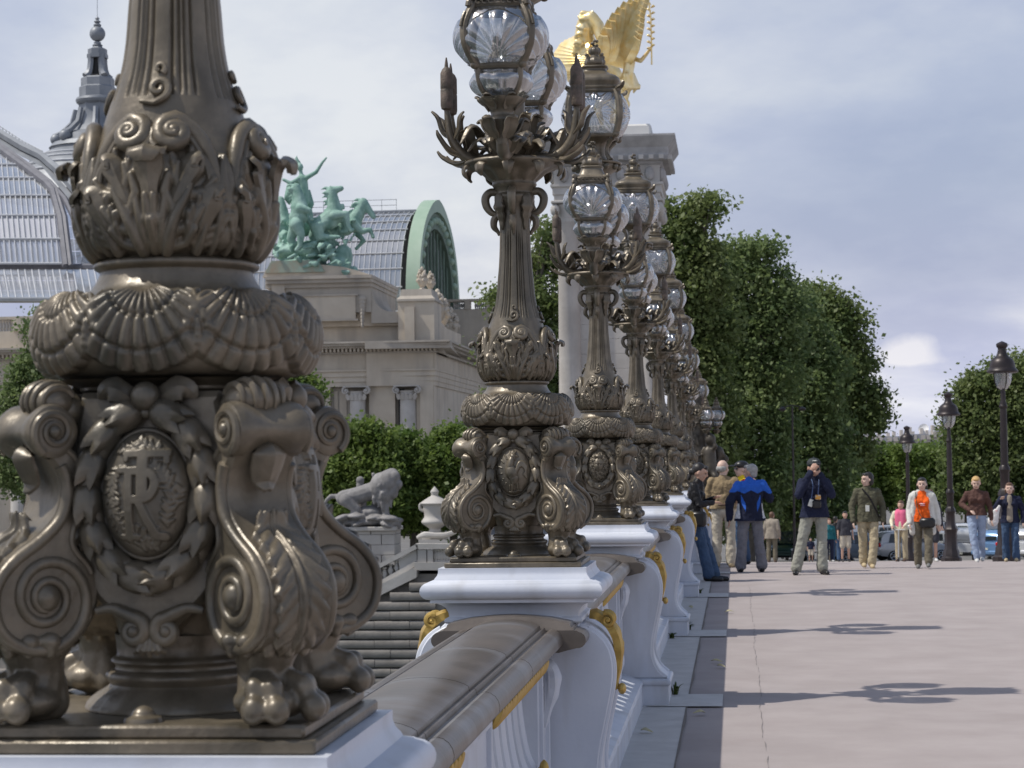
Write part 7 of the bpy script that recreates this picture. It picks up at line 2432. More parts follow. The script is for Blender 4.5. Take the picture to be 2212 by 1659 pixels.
    if 'zones' in outfit:
        ms, fn = outfit['zones']
        for m_ in ms:
            me.materials.append(m_)
        c = np.empty(len(me.polygons) * 3, dtype=np.float32); me.polygons.foreach_get('center', c); c = c.reshape(-1, 3)
        me.polygons.foreach_set('material_index', fn(c).astype(np.int32))
    top = obj(outfit.get('top_name', 'jacket'), me, None, t)
    # ---- hair
    hs = outfit.get('hair_style', 'short')
    hg = [HE((0, 0.032, 0.042), (0.086, 0.092, 0.090))]
    if hs == 'bob':
        hg += [HE((0.074, 0.038, -0.02), (0.022, 0.048, 0.082)), HE((-0.074, 0.038, -0.02), (0.022, 0.048, 0.082)), HE((0, 0.074, -0.030), (0.074, 0.040, 0.075)), HE((0, -0.050, 0.086), (0.06, 0.030, 0.026))]
    elif hs == 'tail':
        hg += [HE((0, 0.075, 0.0), (0.06, 0.05, 0.06)), HE((0, 0.125, -0.02), (0.035, 0.035, 0.05)), HE((0, 0.130, -0.09), (0.026, 0.026, 0.06)), HE((0, -0.055, 0.082), (0.060, 0.036, 0.028))]
    elif hs == 'bald':
        hg = [HE((0, 0.045, -0.005), (0.083, 0.072, 0.058))]
    else:
        hg += [HE((0, 0.065, -0.02), (0.074, 0.042, 0.06)), HE((0, -0.052, 0.086), (0.062, 0.036, 0.028))]
    cut = HE((0, -0.115, -0.03), (0.075, 0.05, 0.085))
    me = fuse(hg, vx, outfit['hair'], 'hair', 2)
    obj('hair', me, None, t)
    if detail:
        for sx in (-1, 1):
            obj('eye', tr(ell((sx * 0.032, -0.083, 0.006), (0.014, 0.008, 0.007)), hm), DKEYE, t)
        obj('mouth', tr(ell((0, -0.082, -0.062), (0.022, 0.008, 0.006)), hm), LIPS, t)
    t['_x'] = 0
    del t['_x']
    return t, A, hm, s
def onp(t, name, g, m, smooth=40):
    return obj(name, g, m, t, smooth)
def held(name, label, cat, t, g, m, smooth=40):
    """Something a person holds or wears on a strap: a thing of its own, set where the person is."""
    o = obj(name, g, m, None, smooth)
    o.matrix_world = Matrix.Translation(t.location) @ Matrix.Rotation(t.rotation_euler.z, 4, 'Z') @ Matrix.Scale(t.scale[0], 4)
    return tag(o, label, cat)

C_NAVY = cloth('navy', (0.016, 0.020, 0.045)); C_JEANS = cloth('jeans', (0.055, 0.095, 0.17)); C_LJEANS = cloth('light_jeans', (0.30, 0.37, 0.50)); C_KHAKI = cloth('khaki_tee', (0.27, 0.20, 0.115))
C_BEIGE = cloth('beige', (0.50, 0.45, 0.36)); C_GREYT = cloth('grey_trousers', (0.20, 0.20, 0.225)); C_BLUE = cloth('royal_blue', (0.03, 0.13, 0.55)); C_LGREY = cloth('stone_grey', (0.33, 0.33, 0.28))
C_OLIVE = cloth('olive', (0.105, 0.10, 0.065)); C_SAND = cloth('sand', (0.45, 0.38, 0.25)); C_CARD = cloth('white_knit', (0.66, 0.65, 0.60)); C_ORANGE = cloth('orange', (0.85, 0.13, 0.015)); C_DKOL = cloth('dark_olive', (0.16, 0.14, 0.10))
C_BROWN = cloth('brown', (0.095, 0.05, 0.04)); C_BLK = cloth('black', (0.014, 0.013, 0.014), rough=0.45); C_YEL = cloth('yellow', (0.8, 0.6, 0.03)); C_RED = cloth('red', (0.5, 0.03, 0.03)); C_PINK = cloth('pink', (0.75, 0.16, 0.28)); C_CREAM = cloth('cream', (0.7, 0.66, 0.48)); C_TEAL = cloth('teal', (0.02, 0.13, 0.15)); C_DGREY = cloth('dark_grey', (0.05, 0.05, 0.06)); C_WHITE = cloth('white', (0.72, 0.72, 0.74)); C_TAUPE = cloth('taupe', (0.30, 0.26, 0.21))
S_BLK = mat('black_leather', (0.015, 0.014, 0.014), rough=0.35); S_TAN = mat('tan_suede', (0.50, 0.40, 0.24), rough=0.8); S_BRN = mat('brown_leather', (0.12, 0.07, 0.045), rough=0.5); S_WHT = mat('white_trainer', (0.65, 0.65, 0.62), rough=0.6); S_GRY = mat('grey_trainer', (0.18, 0.18, 0.17), rough=0.7)

# 1 woman leaning on the pedestal, facing right
t, A, hm, s = person('woman in black leather jacket and blue jeans leaning back against a white pedestal', 1530, 1256, 1000,
    dict(top=C_BLK, trousers=C_JEANS, skin=SKIN, hair=HAIR_B, hair_style='tail', shoes=S_BLK, fem=True, hem=0.93, flare=0.085, bulk=0.95), yaw=RAD(82),
    J=dict(aL=(0.07, -0.08, 0.085), aR=(-0.05, -0.01, 0.085), kL=(0.09, 0.02, 0.48), kR=(-0.07, 0.06, 0.48), hL=(0.09, 0.17, 0.90), hR=(-0.09, 0.17, 0.90), pel=(0, 0.17, 0.95), wai=(0, 0.18, 1.10), che=(0, 0.17, 1.28), nec=(0, 0.13, 1.45), hea=(0, 0.09, 1.58),
           sL=(0.17, 0.16, 1.38), sR=(-0.17, 0.16, 1.38), eL=(0.23, 0.08, 1.12), eR=(-0.22, 0.08, 1.12), wL=(0.10, -0.08, 1.20), wR=(-0.06, -0.09, 1.14), hp=RAD(16)))
held('shoulder_bag', 'black shoulder bag hanging at the hip of the woman leaning on the pedestal', 'bag', t, box(-0.30, -0.14, -0.02, 0.22, 0.80, 1.02, 0.03), S_BLK)
# 2 man in khaki T-shirt, back turned
t, A, hm, s = person('balding man in khaki T-shirt and beige trousers seen from behind', 1565, 1226, 995,
    dict(top=C_KHAKI, top_name='t_shirt', trousers=C_BEIGE, skin=SKIN_P, hair=HAIR_G, hair_style='bald', shoes=S_TAN, sleeve=0.5, hem=0.95, collar=False, bulk=1.12, flare=0.080), yaw=RAD(172),
    J=dict(aL=(0.12, 0.06, 0.085), kL=(0.11, 0.0, 0.5), wL=(0.12, -0.22, 1.05), eL=(0.25, -0.06, 1.10), wR=(-0.18, -0.16, 1.00), eR=(-0.26, 0.05, 1.12), hy=RAD(-25), fR=RAD(-20)))
onp(t, 'belt', tube(np.array([(0.185 * math.cos(a), 0.135 * math.sin(a) + 0.005, 1.015) for a in np.linspace(0, 2 * math.pi, 30)]), 0.018, 8, caps=False), S_BRN)
# 4 man with cap behind him, facing left
t, A, hm, s = person('man in black cap and yellow and red jacket, mostly hidden behind the blue jacket', 1606, 1219, 996,
    dict(top=C_YEL, trousers=C_JEANS, skin=SKIN_P, hair=HAIR_B, shoes=S_BLK, hat=0.02, zones=([C_RED], lambda c: ((np.abs(c[:, 0]) > 0.13) | (c[:, 1] > 0.05)))), yaw=RAD(-72))
onp(t, 'cap', tr(join(ell((0, 0.010, 0.065), (0.096, 0.112, 0.072)), ell((0, -0.120, 0.058), (0.075, 0.085, 0.012))), hm), S_BLK)
onp(t, 'sunglasses', tr(box(-0.075, 0.075, -0.096, -0.075, 0.0, 0.032, 0.006), hm), BLACK)
# 3 man in blue and navy jacket, back turned, hand at his chin
t, A, hm, s = person('grey haired man in blue and navy jacket seen from behind, hand at his chin', 1622, 1236, 1003,
    dict(top=C_NAVY, trousers=C_GREYT, skin=SKIN, hair=HAIR_G, shoes=S_BLK, hem=0.82, bulk=1.32, flare=0.090,
         zones=([C_BLUE, C_WHITE], lambda c: np.where((c[:, 2] > 1.285 - 0.05 * np.abs(c[:, 0]) + 0.02 * np.cos(c[:, 0] * 30)) & ~((c[:, 0] > 0.21) & (c[:, 2] < 1.28)), 1,
                np.where((np.abs(np.abs(c[:, 0]) - 0.135 + (1.15 - c[:, 2]) * 0.25) < 0.030 * (1 - np.abs(c[:, 2] - 1.10) / 0.14)) & (np.abs(c[:, 2] - 1.10) < 0.14), 1,
                np.where((np.abs(np.abs(c[:, 0]) - 0.215) < 0.034) & (c[:, 2] < 1.10) & (c[:, 2] > 0.86), 2, 0))))), yaw=RAD(190),
    J=dict(aL=(0.16, 0.0, 0.085), aR=(-0.18, 0.0, 0.085), kL=(0.13, 0, 0.5), kR=(-0.14, 0, 0.5), eR=(-0.33, -0.02, 1.17), wR=(-0.17, -0.15, 1.40), sR=(-0.20, 0, 1.39), eL=(0.33, 0.04, 1.12), wL=(0.33, -0.02, 0.86), hy=RAD(52), hea=(-0.02, -0.04, 1.59), curl=0.6))
# 5 photographer
t, A, hm, s = person('man in navy jacket and dark cap taking a photograph towards the viewer', 1762, 1241, 991,
    dict(top=C_NAVY, trousers=C_LGREY, skin=SKIN, hair=HAIR_B, shoes=S_BLK, hem=0.86, bulk=1.16, flare=0.088, hat=0.02, curl=0.9), yaw=RAD(6),
    J=dict(aL=(0.10, -0.02, 0.085), aR=(-0.29, -0.02, 0.085), kL=(0.10, -0.02, 0.5), kR=(-0.20, -0.02, 0.5), eL=(0.235, -0.19, 1.20), wL=(0.065, -0.24, 1.50), eR=(-0.255, -0.17, 1.20), wR=(-0.085, -0.23, 1.53), hp=RAD(2), fL=RAD(15), fR=RAD(-15)))
cp = onp(t, 'cap', tr(join(ell((0, 0.008, 0.068), (0.098, 0.112, 0.076)), ell((0, -0.105, 0.066), (0.078, 0.075, 0.014)), ball((0, 0.01, 0.148), 0.012, 8, 6)), hm), mat('cap_cloth', (0.02, 0.026, 0.028), (0.035, 0.04, 0.042), rough=0.8, scale=8))
onp(t, 'cap_emblem', tr(join([tube(np.array([(x, -0.112 + abs(x) * 0.35, 0.100 + 0.008 * (i % 2)), (x + 0.014, -0.112 + abs(x + 0.014) * 0.35, 0.112 - 0.008 * (i % 2))]), 0.006, 6) for i, x in enumerate((-0.032, -0.016, 0.0, 0.016))]), hm), PAPER)
held('camera', 'compact black camera held to the eye of the man in navy', 'camera', t, join(box(-0.065, 0.065, -0.225, -0.150, 1.555, 1.635, 0.012), mv(rx(lathe([(0.036, 0), (0.036, 0.05), (0.030, 0.055)], 20), math.pi / 2), 0.012, -0.222, 1.593)), BLACK)
held('name_badge', 'white name badge on a lanyard at the waist of the photographer', 'badge', t, join(rx(box(-0.03, 0.03, -0.004, 0.004, -0.05, 0.05, 0.003), 0)[0:2] if False else mv(ry(box(-0.034, 0.034, -0.004, 0.004, -0.055, 0.055, 0.003), RAD(20)), -0.075, -0.165, 1.08)), PAPER)
held('waist_pouch', 'black pouch hanging in front of the photographer', 'bag', t, box(-0.055, 0.075, -0.215, -0.155, 1.00, 1.12, 0.02), BLACK)
held('neck_purse', 'orange and white purse hanging from the neck of the photographer', 'bag', t, box(-0.01, 0.075, -0.185, -0.150, 1.125, 1.20, 0.01), mat('orange_print', (0.75, 0.36, 0.06), (0.7, 0.7, 0.62), rough=0.6, scale=28, lo=0.48, hi=0.52))
onp(t, 'lanyard', join(tube(spline([(0.07, -0.06, 1.49), (0.05, -0.155, 1.35), (0.03, -0.170, 1.18)], 5), 0.007, 6), tube(spline([(-0.07, -0.06, 1.49), (-0.04, -0.155, 1.35), (-0.07, -0.170, 1.14)], 5), 0.007, 6)), mat('blue_ribbon', (0.10, 0.16, 0.32), rough=0.7))
# 6 olive jacket
t, A, hm, s = person('walker in olive jacket and sand trousers with head turned aside', 1876, 1227, 1022,
    dict(top=C_OLIVE, trousers=C_SAND, skin=SKIN_P, hair=HAIR_B, hair_style='bob', shoes=S_TAN, hem=0.84, bulk=1.12, flare=0.08), yaw=RAD(4),
    J=dict(aL=(0.05, -0.10, 0.085), aR=(-0.075, 0.10, 0.10), kL=(0.10, -0.09, 0.5), kR=(-0.09, 0.0, 0.5), eL=(0.28, 0.02, 1.12), wL=(0.27, -0.05, 0.86), eR=(-0.28, 0.02, 1.12), wR=(-0.27, -0.08, 0.86), hy=RAD(-62)))
held('name_badge', 'white name badge hanging on the olive jacket', 'badge', t, box(-0.055, 0.015, -0.175, -0.168, 1.03, 1.14, 0.002), PAPER)
onp(t, 'bag_strap', tube(spline([(-0.10, -0.09, 1.44), (0.02, -0.165, 1.28), (0.12, -0.17, 1.08), (0.20, -0.10, 0.92)], 5), 0.016, 6, flat=0.4), C_BLK)
# 7 orange T-shirt
t, A, hm, s = person('woman in long white cardigan over an orange T-shirt walking', 1995, 1228, 1033,
    dict(top=C_ORANGE, top_name='t_shirt', trousers=C_DKOL, skin=SKIN_P, hair=HAIR_B, hair_style='bob', shoes=S_GRY, fem=True, hem=0.90, flare=0.075, collar=False, sleeve=0.0), yaw=RAD(-6),
    J=dict(aL=(0.10, -0.22, 0.12), aR=(-0.10, 0.08, 0.085), kL=(0.11, -0.14, 0.52), kR=(-0.10, 0.0, 0.5), eL=(0.27, 0.04, 1.12), wL=(0.30, 0.02, 0.86), eR=(-0.25, 0.02, 1.12), wR=(-0.24, -0.12, 0.88)))
cg = []
for sx, q in ((1, 'L'), (-1, 'R')):
    cg += [cap((sx * 0.135, 0.0, 1.40), (sx * 0.165, -0.02, 1.10), 0.085, 0.062), cap((sx * 0.165, -0.02, 1.10), (sx * 0.185, -0.02, 0.70), 0.062, 0.070)]
    cg += chain([A['s' + q], A['e' + q], A['w' + q]], [0.080, 0.064, 0.052])
cg += [cap((0, 0.065, 1.40), (0, 0.085, 0.70), 0.115, 0.13, ((0, 1, 0), 0.7)), cap((0.12, 0.05, 1.38), (0.12, 0.07, 0.72), 0.09, 0.085), cap((-0.12, 0.05, 1.38), (-0.12, 0.07, 0.72), 0.09, 0.085), cap((0.06, 0.03, 1.46), (-0.06, 0.03, 1.46), 0.06, 0.06)]
onp(t, 'cardigan', fuse(cg, 0.010, C_CARD, 'cardigan', 2, noise=0.014, nscale=0.08), None)
onp(t, 'shirt_print', fuse([ell((0.0, -0.150, 1.235), (0.062, 0.020, 0.016)), ell((0.01, -0.150, 1.205), (0.05, 0.018, 0.010))], 0.006, mat('pink_print', (0.75, 0.22, 0.25), (0.75, 0.6, 0.55), rough=0.8, scale=40, lo=0.45, hi=0.55), 'print', 1), None)
held('crossbody_bag', 'black cross-body bag worn by the woman in the orange T-shirt', 'bag', t, join(box(-0.06, 0.24, -0.235, -0.115, 0.78, 0.97, 0.04)), BLACK)
onp(t, 'bag_strap', tube(spline([(-0.12, -0.05, 1.46), (-0.11, -0.13, 1.30), (-0.07, -0.155, 1.10), (0.0, -0.16, 0.96)], 5), 0.014, 6, flat=0.5), C_OLIVE)
held('pocket_camera', 'small silver camera in the hand of the woman in the white cardigan', 'camera', t, mv(box(-0.05, 0.05, -0.012, 0.012, -0.03, 0.03, 0.006), -0.23, -0.17, 0.80), mat('silver_plastic', (0.6, 0.6, 0.6), rough=0.3, metal=0.4))
# 8 brown jacket
t, A, hm, s = person('woman with short blond hair in brown jacket and light jeans', 2112, 1222, 1031,
    dict(top=C_BROWN, trousers=C_LJEANS, skin=SKIN_P, hair=HAIR_Y, shoes=S_WHT, fem=True, hem=0.95, flare=0.062, bulk=1.04), yaw=RAD(-4),
    J=dict(aL=(0.10, 0.12, 0.10), aR=(-0.02, -0.14, 0.085), kL=(0.09, 0.02, 0.5), kR=(-0.08, -0.10, 0.52), eR=(-0.30, 0.0, 1.18), wR=(-0.14, -0.20, 1.06), eL=(0.27, 0.03, 1.12), wL=(0.29, -0.02, 0.88), hp=RAD(14)), Y=38.2)
# 9 navy jacket, beige top
t, A, hm, s = person('woman in navy jacket over beige top with jeans at the right edge', 2184, 1222, 1044,
    dict(top=C_NAVY, trousers=C_JEANS, skin=SKIN_P, hair=HAIR_N, hair_style='bob', shoes=S_TAN, fem=True, hem=0.86, flare=0.085, bulk=1.1), yaw=RAD(-8),
    J=dict(aL=(0.12, -0.12, 0.10), aR=(-0.10, 0.05, 0.085), kL=(0.11, -0.08, 0.51), eR=(-0.31, -0.02, 1.18), wR=(-0.19, -0.20, 1.36), eL=(0.28, 0.03, 1.12), wL=(0.28, -0.04, 0.88)), Y=38.6)
onp(t, 'blouse', fuse([cap((0.0, -0.088, 1.42), (0.0, -0.105, 0.93), 0.055, 0.075, ((0, 1, 0), 0.75))], 0.010, C_TAUPE, 'blouse', 2), None)
held('carrier_bag', 'white plastic carrier bag with red print held by the woman at the right edge', 'bag', t, fuse([cap((-0.30, -0.24, 1.10), (-0.36, -0.24, 0.90), 0.07, 0.12, ((0, 1, 0), 0.55)), cap((-0.22, -0.24, 1.22), (-0.30, -0.24, 1.05), 0.03, 0.07, ((0, 1, 0), 0.6))], 0.012, mat('carrier_plastic', (0.75, 0.74, 0.73), (0.75, 0.35, 0.33), rough=0.4, scale=9, lo=0.60, hi=0.64), 'bag', 3, noise=0.02, nscale=0.06), None)
# far people beyond the crest
GF = 'people beyond the crest of the bridge'
person('stooped person in beige coat walking away beyond the blue jacket', 1668, 1214, 1104, dict(top=C_TAUPE, trousers=C_DKOL, skin=SKIN, hair=HAIR_N, shoes=S_BRN, hem=0.80, bulk=1.2), yaw=RAD(165), Y=74, group=GF, detail=False, J=dict(hea=(0, -0.08, 1.56), nec=(0, -0.04, 1.45)))
person('man in dark shirt and beige shorts far down the bridge', 1827, 1214, 1105, dict(top=C_DGREY, trousers=C_BEIGE, skin=SKIN, hair=HAIR_B, shoes=S_BLK, leg=0.45, sleeve=0.5, bulk=1.05), yaw=RAD(5), Y=74, group=GF, detail=False)
person('person in teal top far down the bridge right of the photographer', 1792, 1213, 1120, dict(top=C_TEAL, trousers=C_NAVY, skin=SKIN, hair=HAIR_N, hair_style='bob', shoes=S_WHT, fem=True), yaw=RAD(20), Y=80, group=GF, detail=False)
person('person in black far down the bridge beside the teal top', 1806, 1213, 1116, dict(top=C_BLK, trousers=C_JEANS, skin=SKIN, hair=HAIR_B, shoes=S_BLK), yaw=RAD(160), Y=84, group=GF, detail=False)
person('child in dark top and beige shorts seen between the legs of the photographer', 1752, 1213, 1162, dict(top=C_NAVY, trousers=C_BEIGE, skin=SKIN, hair=HAIR_B, shoes=S_BLK, leg=0.45, sleeve=0.5), Y=84, group=GF, detail=False)
tp, A, hm, s = person('person in pink waistcoat and cream sleeves on a scooter', 1948, 1205, 1082, dict(top=C_CREAM, trousers=C_SAND, skin=SKIN, hair=HAIR_N, shoes=S_BRN, bulk=1.05), yaw=RAD(-20), Y=66, group=GF, detail=False, J=dict(wR=(-0.18, -0.30, 1.02), wL=(0.18, -0.30, 1.02), eL=(0.27, -0.05, 1.15), eR=(-0.27, -0.05, 1.15)))
onp(tp, 'waistcoat', fuse([cap((0.05, 0, 1.36), (0.05, 0, 0.98), 0.14, 0.13, ((0, 1, 0), 0.95)), cap((-0.05, 0, 1.36), (-0.05, 0, 0.98), 0.14, 0.13, ((0, 1, 0), 0.95))], 0.02, C_PINK, 'waistcoat', 2), None)
sct = thing('kick_scooter', 'light kick scooter under the person in the pink waistcoat', 'scooter', tp.location, tp.rotation_euler.z)
M_AL = mat('aluminium', (0.55, 0.55, 0.53), rough=0.35, metal=0.7)
onp(sct, 'steering_column', tube(np.array([(0.0, -0.36, 0.06), (0.0, -0.30, 0.98)]), 0.022, 8), M_AL)
onp(sct, 'handlebar', tube(np.array([(-0.22, -0.30, 0.98), (0.22, -0.30, 0.98)]), 0.02, 8), M_AL)
onp(sct, 'footboard', box(-0.06, 0.06, -0.34, 0.26, 0.055, 0.085, 0.01), M_AL)
for y in (-0.38, 0.30):
    onp(sct, 'wheel', mv(ry(lathe([(0.03, -0.02), (0.07, -0.02), (0.075, 0), (0.07, 0.02), (0.03, 0.02)], 20), math.pi / 2), 0, y, 0.08), BLACK)
person('long haired person half hidden behind the woman in the orange T-shirt', 2012, 1216, 1058, dict(top=C_DGREY, trousers=C_DGREY, skin=SKIN, hair=HAIR_N, hair_style='bob', shoes=S_WHT, leg=0.45, fem=True), yaw=RAD(5), Y=47, group=GF, detail=False)

# ------------------------------------------------------------------ street lamps
LAMPBLK = mat('lamp_black', (0.022, 0.017, 0.017), (0.04, 0.03, 0.03), rough=0.4, metal=0.3, scale=4)
CLEAR = glass_mat('lamp_glass', (0.8, 0.82, 0.85), gloss=0.15, rough=0.05, milk=0.25)
sl_m = {}
def street_lamp(label, px, Y, H=5.2, s=1.0):
    p = at(px, 1200, Y)
    t = thing('street_lamp', label, 'street lamp', (p.x, Y, deck(Y)), 0, 'black street lamps along the avenue')
    k = H
    def get(key, fn, m):
        if (key, k) not in sl_m:
            sl_m[key, k] = mesh(key, fn(), m, 35)
        return sl_m[key, k]
    for name, fn, m in (('base', lambda: lathe([(0.36, 0), (0.36, 0.10), (0.30, 0.14), (0.27, 0.30), (0.23, 0.36), (0.21, 0.80), (0.23, 0.86), (0.25, 0.92), (0.20, 0.98), (0.16, 1.10), (0.15, 1.35), (0.19, 1.42), (0.17, 1.50), (0.12, 1.56)], 8, 0), LAMPBLK),
                        ('shaft', lambda: lathe([(0.115, 1.5), (0.12, 1.9), (0.15, 1.96), (0.13, 2.02), (0.10, 2.06), (0.095, 2.5), (0.085, 3.4), (0.095, k - 1.45), (0.11, k - 1.40), (0.08, k - 1.34), (0.065, k - 1.28), (0.06, k - 1.02)], 16, 0), LAMPBLK),
                        ('glass_bowl', lambda: lathe([(0.07, k - 1.04), (0.12, k - 1.00), (0.17, k - 0.90), (0.19, k - 0.78), (0.20, k - 0.68)], 16, 2, cap=False), CLEAR),
                        ('lantern_hood', lambda: lathe([(0.20, k - 0.70), (0.32, k - 0.68), (0.33, k - 0.63), (0.28, k - 0.58), (0.27, k - 0.50), (0.23, k - 0.40), (0.13, k - 0.32), (0.10, k - 0.24), (0.09, k - 0.16), (0.12, k - 0.12), (0.12, k - 0.06), (0.07, k - 0.03), (0.0, k)], 20, 2), LAMPBLK)):
        o = bpy.data.objects.new(name, get(name, fn, m))
        link(o, t)
        if name in ('base', 'shaft'):
            o.scale = (0.82, 0.82, 1)
    for a in range(4):
        o = bpy.data.objects.new('lantern_rib', get('rib', lambda: tube(np.array([(0.08, 0, k - 1.04), (0.18, 0, k - 0.90), (0.205, 0, k - 0.68)]), 0.012, 6), LAMPBLK))
        link(o, t)
        o.rotation_euler.z = a * math.pi / 2 + 0.3
    return t
street_lamp('tallest black street lamp at the right edge, behind the woman in navy', 2174, 46.5, 4.72)
street_lamp('black street lamp between the orange T-shirt and the brown jacket', 2055, 62, 4.85)
street_lamp('small black street lamp standing before the clipped far trees', 1964, 83, 5.2)
street_lamp('tiny dark street lamp under the feathery tree right of the photographer', 1834, 118, 6.0)
tw = at(1717, 1200, 92)
t = thing('twin_lamp_post', 'thin black twin-headed lamp post before the dark trees', 'street lamp', (tw.x, 92, deck(92)))
zt = float(at(1712, 878, 92).z) - deck(92)
obj('post', lathe([(0.16, 0), (0.14, 0.4), (0.07, 0.6), (0.05, 1.2), (0.035, zt)], 12), LAMPBLK, t)
obj('crossbar', tube(np.array([(-0.42, 0, zt - 0.05), (0, 0, zt + 0.06), (0.42, 0, zt - 0.05)]), 0.022, 6), LAMPBLK, t)
for s in (-1, 1):
    obj('lamp_head', lathe([(0.0, -0.09), (0.10, -0.05), (0.16, 0.0), (0.14, 0.04), (0.07, 0.09), (0.0, 0.12)], 16, 2), LAMPBLK, t, loc=(s * 0.42, 0, zt - 0.12))

# ------------------------------------------------------------------ dark bronze end candelabrum with cherubs
EY = 47.0
zb = deck(EY) + PED_TOP
eg = thing('cherub_candelabrum', 'dark bronze candelabrum ringed by climbing cherubs at the end of the lamp row', 'street lamp', (LAMP_X + 0.1, EY, zb))
pr = []
Rk = random.Random(17)
pr += chain([(0, 0, 0), (0, 0, 0.9), (0, 0, 2.6)], [0.45, 0.30, 0.14])
for k in range(5):
    a = k * 1.257 + 0.3
    x, y = 0.42 * math.cos(a), 0.42 * math.sin(a)
    z = 0.25 + 0.28 * (k % 3)
    pr += [cap((x, y, z + 0.35), (x * 0.9, y * 0.9, z + 0.72), 0.15, 0.15), ell((x * 1.05, y * 1.05, z + 1.0), (0.12, 0.12, 0.14))]
    pr += chain([(x, y, z + 0.7), (x * 1.5, y * 1.3, z + 0.85), (x * 0.8, y * 0.8, z + 1.2)], [0.06, 0.05, 0.04]) + chain([(x, y, z + 0.35), (x * 1.45, y * 1.4, z + 0.2), (x * 1.2, y * 1.2, z - 0.15)], [0.085, 0.07, 0.05])
for k in range(60):
    a = Rk.random() * 6.28
    z = Rk.uniform(0.05, 2.4)
    r = 0.52 - 0.14 * z + Rk.uniform(-.08, .08)
    pr.append(cap((r * math.cos(a), r * math.sin(a), z), (r * 1.12 * math.cos(a + .25), r * 1.12 * math.sin(a + .25), z + Rk.uniform(-.2, .25)), Rk.uniform(0.03, 0.07), 0.02))
obj('cherub_body', fuse(pr, 0.03, DARKBRONZE, 'cherubs', 1), None, eg)
for k in range(4):
    a = k * math.pi / 2 + 0.4
    make_lantern(eg, (0.42 * math.cos(a), 0.42 * math.sin(a), 1.95), 'shell')
make_lantern(eg, (0, 0, 2.45), 'sunburst')

